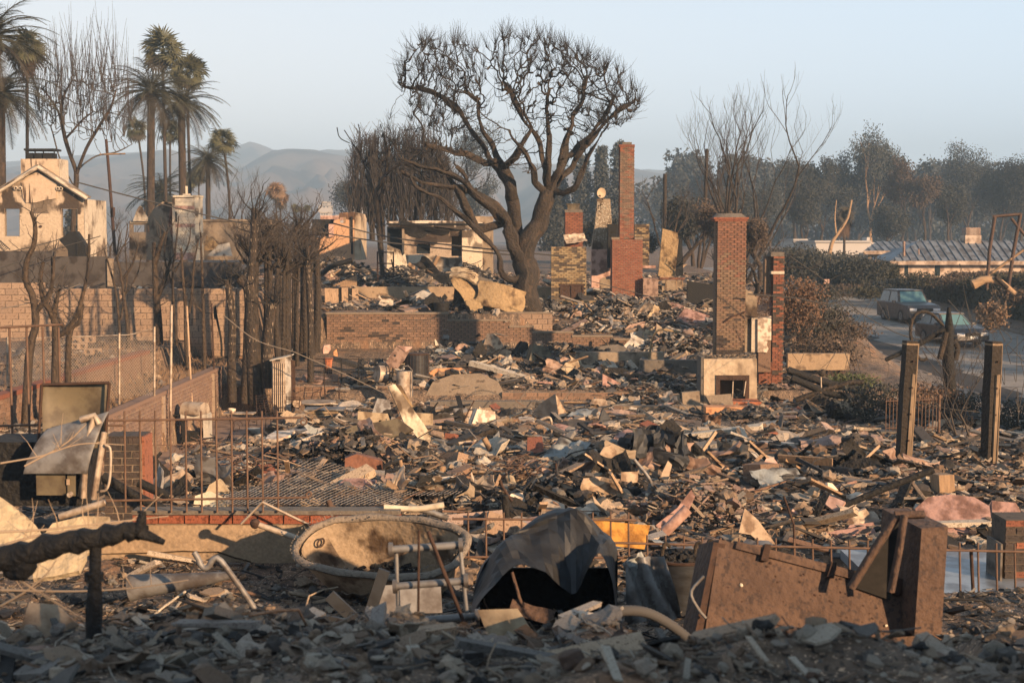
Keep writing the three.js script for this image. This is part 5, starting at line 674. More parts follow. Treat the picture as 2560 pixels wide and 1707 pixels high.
// ------------------------------------------------------------------ pollard row and garden saplings
seed(61);
const POLLARD = 'row of burnt pollarded trunks beside the patio';
for (let i = 0; i < 22; i++) { const t = i / 21, px = lerp(622, 792, Math.pow(t, 0.8)) + rr(-12, 12), d = lerp(43.5, 51.3, t) + rr(-0.5, 0.5), g = thing('pollard_tree', 'burnt straight pollard trunk with a brush of bare twigs, in the dense row', 'tree', POLLARD); const b = onG(px, d, -0.05), top = P(px + rr(-6, 6), rr(560, 640), d); const r = rr(0.07, 0.17); const mid = b.clone().lerp(top, 0.5).add(V(rr(-0.1, 0.1), 0, rr(-0.1, 0.1))); const tr = new TB(); tr.tube(curve([b, mid, top], 8), q => r * (1 - 0.45 * q), 7); const tw = new TB();
  for (let k = 0; k < 6; k++) { const a = rr(0, 6.28); const p = b.clone().lerp(top, rr(0.75, 1)); const w = twigs(tr, p, V(Math.cos(a), rr(0.3, 1), Math.sin(a)), rr(0.6, 1.2), 0.05, 0.3, 4, 4); for (let z = 1; z < 5; z++) for (let y = 0; y < 3; y++) { const u = twigs(tw, w[z], V(rr(-1, 1), rr(0.2, 1), rr(-1, 1)), rr(0.3, 0.8), 0.012, 0.3, 3); if (R() < 0.5) twigs(tw, u[2], V(rr(-1, 1), 0.6, rr(-1, 1)), rr(0.2, 0.5), 0.008, 0.3, 3); } }
  for (let k = 0; k < 7; k++) twigs(tw, b.clone().lerp(top, rr(0.2, 0.8)), V(rr(-1, 1), rr(-0.1, 0.6), rr(-1, 1)), rr(0.2, 0.7), 0.012, 0.35, 3);
  part(g, 'trunk', tr.geo(), R() < 0.25 ? M.barkBrown : M.barkBurnt); part(g, 'crown', tw.geo(), M.twig); }
for (const [pts, r, l] of [[[[640, 1010], [632, 900], [628, 780], [622, 720], [598, 695]], 0.26, 'thick charred trunk stump with white flaking bark beside the shed'], [[[580, 1005], [578, 900], [580, 800], [572, 730], [566, 700]], 0.15, 'slim charred trunk at the end of the brick garden wall'], [[[668, 970], [668, 880], [676, 780], [684, 755]], 0.2, 'short charred trunk stump directly behind the shed'], [[[612, 1008], [618, 880], [622, 760], [634, 600], [636, 520]], 0.16, 'tall charred trunk with forked crown beside the shed'], [[[776, 955], [776, 820], [770, 700], [768, 620]], 0.11, 'slim dark trunk standing before the pot and wire fence']]) { const g = thing('burnt_tree_stub', l, 'tree'); const d = l.includes('slim dark') ? 43.6 : 42.2; const p = pxs(pts, d); const tr = new TB().tube(curve(p, 12), q => r * (1 - 0.35 * q), 9), tw = new TB(); for (let k = 0; k < 10; k++) { const e = twigs(tw, p[p.length - 1].clone().lerp(p[p.length - 2], R() * 0.8), V(rr(-1, 1), rr(0, 1), rr(-1, 1)), rr(0.4, 1.1), 0.03, 0.35, 4, 4); for (let z = 1; z < 5; z++) twigs(tw, e[z], V(rr(-1, 1), rr(0, 1), rr(-1, 1)), rr(0.2, 0.7), 0.012, 0.3, 3); } part(g, 'trunk', tr.geo(), M.barkBurnt); part(g, 'branches', tw.geo(), M.twigBlack);
  const ws = []; for (let k = 0; k < 40; k++) { const c = p[0].clone().lerp(p[p.length - 1], rr(0.1, 0.9)); const q = curve(p, 20)[ri(2, 17)], a = rr(0.2, 2.2); ws.push(at(shard(rr(0.015, 0.04), rr(0.03, 0.16), 0.01, 6), q.clone().add(V(Math.cos(a) * r * 0.86, 0, Math.sin(a) * r * 0.86)), [0, Math.PI / 2 - a, rr(-0.2, 0.2)])); } stuffPart(g, 'bark_flakes', merge(ws), M.concrete); }
// thin saplings in the left garden: polylines in photo pixels, then twigs
[['curved burnt sapling forking into two tall prongs', 30, [[[58, 960], [72, 880], [88, 810], [80, 740], [62, 700], [66, 650], [84, 610], [86, 560], [76, 530]], [[88, 780], [120, 740], [130, 700], [134, 640]]], 0.10], ['twisted burnt sapling with crossing branches', 31, [[[130, 930], [138, 840], [130, 790], [108, 750], [100, 700], [106, 655]], [[138, 840], [160, 830], [190, 790], [205, 740], [218, 680], [222, 585]], [[132, 800], [140, 750], [148, 720]]], 0.10], ['burnt sapling with broken top beside the chain link fence', 33, [[[165, 900], [172, 840], [196, 805], [206, 760]], [[172, 840], [140, 790], [128, 770]]], 0.09],
 ['slender forked burnt sapling in front of the block wall', 44, [[[318, 900], [318, 820], [308, 740], [302, 690], [290, 640]], [[305, 700], [330, 660], [345, 610]]], 0.08], ['straight burnt trunk standing against the block wall', 46, [[[397, 885], [394, 800], [388, 720], [385, 650], [384, 605]], [[392, 740], [410, 700], [425, 650]], [[385, 660], [400, 610], [412, 580]]], 0.16], ['pair of thin burnt stems at the right of the block wall', 43, [[[470, 930], [464, 860], [462, 760], [455, 680], [452, 620]], [[464, 820], [478, 740], [484, 660], [495, 600]]], 0.08], ['thin burnt stem with side spur near the slim trunk', 43, [[[510, 910], [508, 830], [506, 740], [503, 650], [500, 580]], [[506, 780], [485, 760]]], 0.07], ['wiry burnt shrub with many upright stems', 45, [[[300, 840], [290, 740], [270, 660], [258, 620]], [[300, 800], [316, 700], [312, 620], [318, 560]], [[296, 760], [340, 690], [352, 640]]], 0.05], ['wiry burnt shrub beside the boarded chimney', 46, [[[440, 800], [430, 700], [440, 600], [446, 540]], [[432, 720], [410, 640], [420, 560]], [[436, 680], [470, 610], [476, 560]]], 0.05]]
  .forEach(([l, d, lines, r]) => { const g = thing('burnt_sapling', l, 'sapling', 'burnt saplings in the left garden'); const tr = new TB(), tw = new TB(); lines.forEach((ln, k) => { const p = pxs(ln, d); if (!k) { p[0].y = Math.min(p[0].y, G(p[0].x, d)) - 0.03; } const c = curve(p, 18); tr.tube(c, t => r * (k ? 0.7 : 1) * (1 - 0.6 * t), 7); for (let i = 0; i < 16; i++) { const e = twigs(tw, c[ri(6, 18)], V(rr(-1, 1), rr(0.2, 1), rr(-0.8, 0.8)), rr(0.2, 0.8), r * 0.14, 0.35, 4, 3); if (R() < 0.6) twigs(tw, e[2], V(rr(-1, 1), rr(0, 1), rr(-1, 1)), rr(0.2, 0.5), 0.008, 0.3, 3); } }); part(g, 'stem', tr.geo(), M.barkBrown); part(g, 'branches', tw.geo(), M.twig); });

// ------------------------------------------------------------------ hedges and shrubs
function bush(name, label, c, rx, ry, rz, n, sz, mat, o = {}) { const g = thing(name, label, o.cat || 'shrub', o.group); const tb = new TB(), st = new TB(); for (let i = 0; i < n; i++) { let a = V(rr(-1, 1), rr(-1, 1), rr(-1, 1)); if (o.boxy) { a = V(rr(-1, 1), Math.pow(R(), 0.5) * 2 - 1, R() < 0.5 ? 1 - R() ** 2 * 0.5 : rr(-1, 1)); } else { a.normalize().multiplyScalar(Math.pow(R(), 0.4)); const k = 0.72 + 0.5 * vn(a.x * 2.2 + 5, a.y * 2.2 + a.z * 1.3 + 9, 0, i & 0); a.multiplyScalar(k); } const p = V(c.x + a.x * rx, c.y + ry + a.y * ry, c.z + a.z * rz); if (o.boxy) p.y += 0.12 * (fbm(p.x * 1.3, p.z * 1.3, 3) - 0.5); leaves(tb, p, sz, 1, sz, 0); } for (let i = 0; i < (o.stems ?? 14); i++) { const a = rr(0, 6.28); twigs(st, V(c.x + Math.cos(a) * rx * 0.3, c.y - 0.05, c.z + Math.sin(a) * rz * 0.3), V(Math.cos(a) * 0.5, 1, Math.sin(a) * 0.5), ry * rr(1.2, 2.0), 0.02, 0.2, 4, 4); } part(g, 'stems', st.geo(), M.twig); part(g, 'foliage', tb.geo(), mat); return g; }
function hedge(label, x0, x1, d0, d1, h, mat, n) { const g = thing('hedge', label, 'hedge', 'clipped hedges along the street'); const cx = (x0 + x1) / 2, cd = (d0 + d1) / 2, gy = G(cx, cd); const core = box6(x0 + 0.2, x1 - 0.2, gy - 1, gy + h - 0.25, -d1 + 0.2, -d0 - 0.2); part(g, 'core', core, M.leafHedge); const tb = new TB(); for (let i = 0; i < n; i++) { const f = R(), x = rr(x0, x1), z = -rr(d0, d1), y = gy + rr(0, h); const p = f < 0.4 ? V(x, gy + h - 0.2 * R() + 0.2 * fbm(x, z, 2), z) : f < 0.75 ? V(x, y, -d0 - 0.3 * R()) : V(x0 + 0.3 * R(), y, z); leaves(tb, p, 0.12, 1, 0.22, 0); } part(g, 'foliage', tb.geo(), mat); }
seed(71);
hedge('low clipped hedge running behind the parked cars', 29.5, 31, 64, 104, 1.6, M.leafHedge, 9000); hedge('tall dark clipped hedge block behind the rear parked car', 30.5, 33.5, 72, 88, 2.3, M.leafHedge, 9000); hedge('dark hedge block at the right of the street', 27.9, 31, 60, 67, 2.2, M.leafHedge, 5000); hedge('long far hedge climbing beside the street', 28.0, 29.6, 104, 145, 1.5, M.leafHedge, 7000); hedge('scruffy hedge below the metal roof house', 31.5, 44, 96, 99, 1.5, M.leafBrown, 7000);
bush('shrub', 'rusty brown leaved magnolia shrub beside the narrow chimney', V(...P(1992, 835, 50).toArray()), 1.15, 1.15, 1.1, 2600, 0.13, M.leafRust, { stems: 10 });
bush('shrub', 'dark burnt shrub sloping down behind the garden wall', onG(2030, 52), 1.7, 0.8, 1.3, 2600, 0.13, M.leafDark); bush('shrub', 'dim brown burnt shrub at the pavement edge', onG(2075, 47), 1.2, 0.7, 1.0, 2000, 0.11, M.leafBrown, {}); bush('shrub', 'low green streaked succulents beside the burnt shrub', onG(2130, 43), 0.9, 0.28, 0.5, 900, 0.1, M.leafGreen, {});
bush('shrub', 'scorched rose bush with orange leaves behind the leaning post', onG(2330, 33), 1.0, 0.55, 0.8, 1500, 0.08, M.leafRust); bush('shrub', 'dark burnt shrub left of the leaning post', onG(2190, 35), 1.1, 0.6, 0.9, 1800, 0.09, M.leafDark); bush('shrub', 'blackened shrub at the foot of the charred stump', onG(2410, 36), 0.8, 0.4, 0.7, 1200, 0.08, M.leafDark); bush('shrub', 'small blackened plant right of the pale topped post', onG(2530, 31), 0.5, 0.5, 0.5, 700, 0.09, M.leafDark); bush('shrub', 'big scrubby brown bush before the metal roof house', V(...P(2150, 715, 104).toArray()), 2.4, 1.2, 2.0, 4500, 0.22, M.leafDark); bush('shrub', 'dark bush at the head of the street', V(...P(2080, 715, 118).toArray()), 4, 1.6, 2.5, 4500, 0.28, M.leafDark); bush('shrub', 'dark bush left of the street head', V(...P(1990, 720, 105).toArray()), 3, 1.8, 2.5, 4000, 0.25, M.leafDark);
[[2120, 735, 96], [2165, 745, 92], [2100, 760, 104], [2230, 728, 95], [2300, 722, 94], [2380, 728, 90], [2450, 735, 88], [2520, 730, 86], [2560, 760, 74], [2140, 780, 0]].forEach(([px, py, d], i) => d && bush('roadside_shrub', 'ragged scorched shrub growing along the street hedges', V(...P(px, py, d).toArray()), rr(1.2, 2.2), rr(0.35, 0.65), rr(1, 1.6), 1200, 0.17, pick([M.leafDark, M.leafBrown, M.leafHedge]), { group: 'ragged shrubs along the street' }));
[[2000, 56], [2045, 58], [2085, 62], [2050, 50], [2110, 52], [2020, 66], [1990, 72]].forEach(([px, d]) => bush('bank_shrub', 'low dark burnt shrub on the bank beside the pavement', onG(px, d), rr(0.9, 1.5), rr(0.3, 0.55), rr(0.8, 1.3), 1300, 0.11, pick([M.leafDark, M.leafBrown]), { group: 'burnt shrubs on the street bank' }));
bush('shrub', 'dry ornamental grass clump before the street hedge', V(...P(2480, 822, 66).toArray()), 0.8, 0.7, 0.7, 1200, 0.2, M.grassDry);
// dry scorched ground cover on the left terraces
{ const tb = new TB(); for (let i = 0; i < 3200; i++) { const d = rr(31, 47), x = rr(-11.1, -9.4) + (R() < 0.4 ? rr(-4, 0) : 0), y = G(x, d); const a = rr(0, 6.28), l = rr(0.05, 0.22); tb.tri(V(x - 0.012, y, -d), V(x + 0.012, y, -d), V(x + Math.cos(a) * l * 0.6, y + l, -d + Math.sin(a) * l * 0.6)); } const m = shade(new THREE.Mesh(tb.geo(), M.grassDry)); m.name = 'dry_ground_cover'; m.userData = { kind: 'stuff', label: 'dry scorched ground cover on the garden terrace', category: 'ground cover' }; scene.add(m); }
// ------------------------------------------------------------------ parked cars
function car(label, x, d, yaw, o) {
  const g = thing('parked_car', label, 'car'), L = o.L, Wd = o.W, H = o.H, y = roadY(d) + 0.035;
  const side = pts => { const s = new THREE.Shape(pts.map(p => new THREE.Vector2(p[0], p[1]))); const e = new THREE.ExtrudeGeometry(s, { depth: Wd - 0.16, bevelEnabled: true, bevelSize: 0.08, bevelThickness: 0.08, bevelSegments: 3 }); e.translate(0, 0, -(Wd - 0.16) / 2); e.rotateY(-Math.PI / 2); return uvBox(e); };  // length along z, front at +z
  const b = o.belt, hl = L / 2; part(g, 'body', side([[-hl + 0.1, 0.32], [-hl + 0.05, b - 0.08], [-hl + 0.15, b], [hl * 0.32, b], [hl - 0.35, b - 0.12], [hl - 0.1, b - 0.28], [hl - 0.06, 0.4], [hl - 0.2, 0.3], [hl * 0.72, 0.3], [hl * 0.66, 0.6], [hl * 0.5, 0.68], [hl * 0.36, 0.6], [hl * 0.3, 0.28], [-hl * 0.36, 0.28], [-hl * 0.42, 0.6], [-hl * 0.56, 0.68], [-hl * 0.7, 0.6], [-hl * 0.76, 0.3]]), M.carGrey);
  // cabin as a tapered block
  const t = new TB(), w0 = Wd / 2 - 0.06, w1 = Wd / 2 - 0.24, zb = -hl + 0.22, zf = hl * 0.34, tb = zb + o.rearRake, tf = zf - o.frontRake; const v = [V(-w0, b, zf), V(w0, b, zf), V(w0, b, zb), V(-w0, b, zb), V(-w1, H, tf), V(w1, H, tf), V(w1, H, tb), V(-w1, H, tb)]; const q = (tt, a, bb, c, dd) => { tt.tri(a, bb, c); tt.tri(a, c, dd); };
  q(t, v[0], v[1], v[5], v[4]); q(t, v[1], v[2], v[6], v[5]); q(t, v[2], v[3], v[7], v[6]); q(t, v[3], v[0], v[4], v[7]); q(t, v[4], v[5], v[6], v[7]); part(g, 'cabin', uvBox(t.geo()), M.carGrey);
  const roof = part(g, 'roof', box(w1 * 2 + 0.06, 0.05, tf - tb + 0.08, V(0, H + 0.02, (tf + tb) / 2)), M.carGrey);
  const pane = (a, bb, c, dd, k, name, m) => { const cen = a.clone().add(bb).add(c).add(dd).multiplyScalar(0.25), n = V(0, 0, 0).crossVectors(bb.clone().sub(a), dd.clone().sub(a)).normalize().multiplyScalar(0.012); const s = p => cen.clone().lerp(p, k).add(n); const tt = new TB(); q(tt, s(a), s(bb), s(c), s(dd)); return part(g, name, uvBox(tt.geo()), m); };
  pane(v[0], v[1], v[5], v[4], 0.88, 'windscreen', M.glassCar); const mid = (a, bb, k) => a.clone().lerp(bb, k); for (const s of [0, 1]) { const A = s ? v[2] : v[0], B = s ? v[1] : v[3], C = s ? v[5] : v[7], D = s ? v[6] : v[4]; const f = s ? 1 : -1; if (s) { pane(v[1], mid(v[1], v[2], 0.5), mid(v[5], v[6], 0.45), v[5], 0.84, 'side_window', M.glassDark); pane(mid(v[1], v[2], 0.5), v[2], v[6], mid(v[5], v[6], 0.45), 0.84, 'side_window', M.glassDark); } else { pane(mid(v[0], v[3], 0.5), v[0], v[4], mid(v[4], v[7], 0.45), 0.84, 'side_window', M.glassDark); pane(v[3], mid(v[0], v[3], 0.5), mid(v[4], v[7], 0.45), v[7], 0.84, 'side_window', M.glassDark); } }
  for (const sx of [-1, 1]) { for (const z of [hl * 0.51, -hl * 0.56]) { const wh = part(g, 'wheel', new THREE.CylinderGeometry(o.wr, o.wr, 0.24, 20).rotateZ(Math.PI / 2), M.tyre); wh.position.set(sx * (Wd / 2 - 0.12), o.wr, z); const rim = part(wh, 'rim', new THREE.CylinderGeometry(o.wr * 0.62, o.wr * 0.66, 0.26, 14).rotateZ(Math.PI / 2), M.steelGrey); }
    part(g, 'headlight', box(0.42, 0.14, 0.12, V(sx * (Wd / 2 - 0.28), b - 0.3, hl - 0.06)), M.lampGlass); part(g, 'mirror', box(0.2, 0.14, 0.12, V(sx * (Wd / 2 + 0.1), b + 0.1, zf - 0.35)), M.carGrey); }
  part(g, 'grille', box(Wd * 0.45, 0.16, 0.05, V(0, b - 0.32, hl)), M.dark); part(g, 'bumper', box(Wd * 0.92, 0.2, 0.12, V(0, 0.42, hl - 0.02)), M.carGrey); part(g, 'number_plate', box(0.42, 0.13, 0.03, V(0.05, 0.47, hl + 0.06)), M.plate);
  g.position.set(x, y, -d); g.rotation.y = yaw; return g;
}
{ const p = P(2250, 800, 82); car('tall dark sport utility car parked behind the rounder car', p.x + 0.5, 82, 0.12, { L: 4.9, W: 2.0, H: 1.85, belt: 1.12, wr: 0.39, frontRake: 0.55, rearRake: 0.25 }); const q = P(2345, 820, 69); car('rounder dark hatchback parked in front of the sport utility car', q.x + 0.7, 69, 0.16, { L: 4.5, W: 1.8, H: 1.5, belt: 0.92, wr: 0.33, frontRake: 0.8, rearRake: 0.55 }); }
{ const g = thing('street_sign', 'small post with weathered board beside the far street', 'sign'), d = 100; part(g, 'post', tube(pxs([[2068, 730], [2069, 698]], d), 0.12, 6), M.plank); part(g, 'board', rectBox(2062, 698, 2075, 708, d - 0.1, 0.08).geo(), M.stuccoPink); }
{ const g = thing('yard_sign', 'small red bordered yard sign at the pavement edge', 'sign'), d = 49; part(g, 'stake', tube(pxs([[2094, 885], [2096, 862]], d), 0.02, 5), M.galv); part(g, 'panel', at(box(0.14, 0.2, 0.02), P(2098, 860, d), [0, 0, -0.1]), M.pinkSlab); part(g, 'panel_face', at(box(0.09, 0.14, 0.024), P(2098, 860, d), [0, 0, -0.1]), M.stuccoWhite); }
one('street_wall', 'low tan garden wall beside the pavement and burnt shrub', 'wall', rectBox(1970, 884, 2125, 925, 44.5, 0.25).geo(), M.concreteWarm);
{ // charred stump with arching root-like limb
  const d = 33, g = thing('charred_stump', 'black charred stump with arching limb by the scorched roses', 'stump'); const b = onG(2375, d); part(g, 'stump', tube([b, ...pxs([[2376, 960], [2370, 880], [2374, 820], [2373, 768]], d)], [0.18, 0.15, 0.15, 0.11, 0.04], 9), M.charBlack); part(g, 'arch_limb', tube(curve(pxs([[2360, 815], [2330, 785], [2300, 780], [2282, 800], [2278, 840], [2290, 880], [2305, 900], [2320, 896]], d - 0.3), 20), 0.04, 7), M.barkBurnt); part(g, 'side_limb', tube(pxs([[2362, 822], [2300, 860], [2215, 900]], d), t => 0.09 * (1 - 0.4 * t), 7), M.charBlack); part(g, 'side_limb', tube(pxs([[2366, 830], [2360, 860], [2350, 898]], d - 0.2), 0.07, 6), M.barkBrown); part(g, 'side_limb', tube(curve(pxs([[2385, 850], [2395, 870], [2390, 900]], d), 6), 0.07, 6), M.barkBurnt); }
// two scorched posts; sunlight on their right sides is put in as paler wood
[['scorched square post leaning before the iron gate', [[2256, 1150], [2277, 852]], 22, 0.19, 0.12], ['scorched square post with sunlight painted pale on its side near the street', [[2470, 1165], [2486, 853]], 22, 0.19, 0.35]].forEach(([l, a, d, w, ry]) => { const g = thing('scorched_post', l, 'post'); const p = P(...a[0], d), q = P(...a[1], d); p.y = Math.min(p.y, G(p.x, d)) - 0.1; const h = p.distanceTo(q), c = p.clone().lerp(q, 0.5), rz = -Math.atan2(q.x - p.x, q.y - p.y); const geo = new THREE.BoxGeometry(w, h, w, 3, 10, 3), pa = geo.attributes.position; for (let i = 0; i < pa.count; i++) { const n = 0.012 * (vn(pa.getY(i) * 4 + 9, pa.getX(i) * 30) - 0.5); pa.setX(i, pa.getX(i) + n); pa.setZ(i, pa.getZ(i) + n); } geo.computeVertexNormals(); part(g, 'shaft', at(uvBox(geo), c, [0, ry, rz]), M.postDark); part(g, 'painted_lit_face', at(wornBox(0.02, h * 0.96, w * 0.96, 0.004), c.clone().add(V(Math.cos(ry) * (w / 2 + 0.012), 0, -Math.sin(ry) * (w / 2 + 0.012))), [0, ry, rz]), M.postWood); part(g, 'pale_strip', at(wornBox(w * 0.3, h * 0.7, 0.02, 0.012), c.clone().add(V(w * 0.26, -h * 0.1, 0)).add(V(0, 0, w / 2 + 0.012)), [0, ry, rz]), M.postWood); part(g, 'cap', at(box(w * 1.04, 0.03, w * 1.04), q.clone().add(V(0, -0.05, 0)), [0, ry, rz]), M.postWood); for (let i = 0; i < 4; i++) part(g, 'bolt', at(new THREE.CylinderGeometry(0.016, 0.016, 0.03, 8).rotateX(Math.PI / 2), p.clone().lerp(q, 0.25 + i * 0.2).add(V(w * 0.22, 0, w / 2 + 0.02)), [0, ry, 0]), M.rustDark); });
// iron gate panel on brick plinth
{ const d = 29, g = thing('iron_gate_panel', 'tan iron railing panel on a brick plinth behind the leaning post', 'railing'); const xs = []; for (let i = 0; i < 15; i++) xs.push(2217 + i * 9); xs.forEach(x => part(g, 'picket', tube(pxs([[x, rr(990, 998)], [x - 2, 1078]], d), 0.011, 5), M.ironBrown)); for (const [y0, y1] of [[1003, 998], [1070, 1068]]) part(g, 'rail', tube(pxs([[2215, y0], [2345, y1]], d), 0.014, 5), M.ironBrown); part(g, 'end_post', tube(pxs([[2350, 986], [2348, 1085]], d), 0.03, 6), M.ironBrown); }
pxWall('brick_plinth', 'low brick plinth carrying the tan iron railing', 'wall', 29.1, [[2205, 2365, 1078, 1125, 0.05]], { bw: 0.21, bh: 0.065, mats: M.bRed, core: M.mortarDark, depth: 0.35, capMat: M.concreteGrey });
pxWall('brick_gate_pier', 'dark red brick pier at the end of the near iron fence', 'pillar', 13.4, [[2508, 2600, 1300, 1610]], { bw: 0.2, bh: 0.062, mats: M.bRed, core: M.mortarDark, depth: 0.4, sooty: () => 0.72 });
one('pier_edge', 'pale concrete edge strip of the brick gate pier', 'concrete strip', rectBox(2497, 1360, 2509, 1605, 13.3, 0.4).geo(), M.concreteGrey);
one('blue_slab', 'smooth blue grey floor slab beyond the near iron fence', 'floor slab', (() => { const a = P(2290, 1590, 12.4), pts = [[1.9, 12.3], [5.6, 12.3], [5.6, 15.0], [1.9, 15.0]]; const s = box(5.2, 0.1, 2.25, V(6.2, 2.17, -13.55)); return s; })(), M.poolSlab);

// ------------------------------------------------------------------ wires
[[[[-20, 640], [140, 600], [160, 580]], 58], [[[190, 455], [330, 492], [545, 545], [700, 575]], 58], [[[660, 545], [800, 580], [960, 605], [1180, 628], [1310, 640]], 57], [[[820, 555], [960, 590], [1120, 612], [1400, 640]], 57.5], [[[0, 670], [130, 625], [250, 590]], 52], [[[735, 880], [860, 935], [985, 995]], 40], [[[560, 790], [640, 850], [735, 880]], 40], [[[0, 772], [60, 760], [120, 740], [200, 710]], 40], [[[1870, 735], [1990, 745], [2070, 760], [2110, 748]], 42], [[[1975, 640], [2060, 700], [2150, 780], [2280, 845], [2400, 838]], 40], [[[2065, 750], [2090, 810], [2120, 900], [2140, 960]], 40], [[[2100, 752], [2125, 830], [2160, 960]], 40], [[[1468, 700], [1600, 735], [1700, 760], [1790, 790]], 50], [[[2280, 1000], [2360, 1020], [2450, 1030]], 28], [[[1100, 790], [1060, 800], [1000, 800]], 50]].forEach(([a, d], i) => one('fallen_cable', ['cable', 'thick cable', 'pair cable', 'cable', 'thin cable', 'taut cable', 'taut cable', 'pale cable', 'looping cable', 'sagging cable', 'hanging cable', 'hanging cable', 'thin cable', 'thin cable', 'short cable'][i] + ' ' + ['slung to the charred cupboard', 'from the leafless tree over the small ruin', 'sagging before the orange ruin to the great tree', 'strung low across the burnt white house', 'strung past the dark stepped wall', 'falling across the patio back wall', 'running past the shed', 'drooping across the block wall', 'hanging past the narrow chimney', 'drooping across the street', 'dangling beside the street, left strand', 'dangling beside the street, right strand', 'crossing the pink slabs to the broad chimney', 'strung before the iron railing', 'lying over the retaining wall'][i], 'cable', tube(curve(pxs(a, d), 24), [0.02, 0.03, 0.03, 0.03, 0.018, 0.014, 0.014, 0.015, 0.02, 0.016, 0.012, 0.012, 0.014, 0.01, 0.012][i], 5), i === 7 || i === 5 || i === 6 ? M.wirePale : M.wire));
{ const g = thing('wire_tangle', 'tangle of thin bare wires hanging before the parked cars', 'wire tangle'), tb = new TB(); for (let i = 0; i < 26; i++) { const x = rr(1980, 2200), y = rr(700, 900), d = rr(38, 42); const c = curve(pxs([[x, y], [x + rr(-60, 60), y + rr(-20, 80)], [x + rr(-90, 90), y + rr(20, 140)]], d), 10); tb.tube(c, 0.007, 3, false); } for (let i = 0; i < 30; i++) { const x = rr(2400, 2560), y = rr(720, 1000), d = rr(26, 30); tb.tube(curve(pxs([[x, y], [x + rr(-30, 30), y + rr(-60, 60)], [x + rr(-60, 60), y + rr(-100, 100)]], d), 10), 0.008, 3, false); } stuffPart(g, 'wires', tb.geo(), M.wire); }
bareTree('burnt_sapling', 'wiry burnt sapling beside the post with sunlight painted on its side', 2440, 1130, 760, 27, { stems: 3, r: 0.03, lev: 5, spread: 0.8, stemSpread: 0.5 }, [M.twig, M.twig]);
bareTree('burnt_sapling', 'spindly burnt shrub at the foot of the iron railing', 2385, 1120, 1020, 27, { stems: 3, r: 0.02, lev: 4, spread: 0.8 }, [M.twig, M.twig]);
// ------------------------------------------------------------------ iron fences of the near lot
function picketFence(name, label, d, xs, topY, botY, rails, o = {}) { const g = thing(name, label, 'fence'); const f = (y, x) => typeof y === 'function' ? y(x) : y; xs.forEach(x => part(g, 'picket', tube(pxs([[x, f(topY, x) + rr(-1, 1)], [x + (o.lean || 1), f(botY, x)]], d), o.r || 0.0095, 6), M.ironBrown)); for (const [x0, x1, y0, y1] of rails) part(g, 'rail', tube(pxs([[x0, y0], [x1, y1]], d - 0.012), 0.0115, 6), M.ironBrown); for (const c of o.scrolls || []) { const pts = []; for (let i = 0; i <= 26; i++) { const t = i / 26, a = c[3] + t * 7.2, r = c[2] * (1 - 0.75 * t); pts.push([c[0] + Math.cos(a) * r, c[1] + Math.sin(a) * r]); } part(g, 'scroll', tube(pxs(pts, d - 0.012), 0.009, 5), M.ironBrown); } return g; }
const range = (a, b, s) => { const o = []; for (let x = a; x <= b; x += s) o.push(x); return o; };
picketFence('iron_fence', 'rusted iron picket fence on the red brick course with scroll ends', 12.25, range(310, 730, 38.2), 1027, 1281, [[246, 752, 1052, 1044], [246, 772, 1252, 1243], [246, 310, 1063, 1064]], { lean: 3, scrolls: [[757, 1054, 11, -1.57], [773, 1236, 9, 1.57]] });
picketFence('iron_fence', 'raised rusted fence section standing above the burnt appliance', 12.1, [-18, 22, 65, 105, 145], 818, 1100, [[-40, 156, 821, 811], [-40, 150, 1066, 1060]], { lean: 8, r: 0.011 });
picketFence('iron_fence', 'rusted fence section behind the bathtub and black metal hood', 12.0, range(1170, 1575, 44.6), 1280, 1400, [[1130, 1592, 1297, 1300], [1130, 1560, 1392, 1394]], { lean: 1 });
picketFence('iron_fence', 'rusted fence section stretching behind the rusty oven to the brick pier', 11.8, range(1572, 2590, 46), x => 1338 + (x - 1572) * 0.022, 1590, [[1530, 2600, 1357, 1380], [1530, 2600, 1570, 1588]], { lean: 4 });
one('fence_stake', 'dark leaning iron stake behind the near fence', 'stake', tube(pxs([[1960, 1240], [1985, 1310], [1990, 1430]], 12.8), 0.012, 6), M.rustDark); one('fence_stake', 'thick dark stake between the pickets before the blue slab', 'stake', tube(pxs([[2429, 1378], [2440, 1592]], 11.95), 0.016, 6), M.rustDark);
for (const [a, b, l] of [[[655, 1255], [772, 1312], 'thin square bar leaning right on the red bricks'], [[655, 1255], [602, 1310], 'thin square bar leaning left on the red bricks']]) one('bent_bar', l, 'metal bar', tube(pxs([a, b], 12.0), 0.012, 4), M.galv);

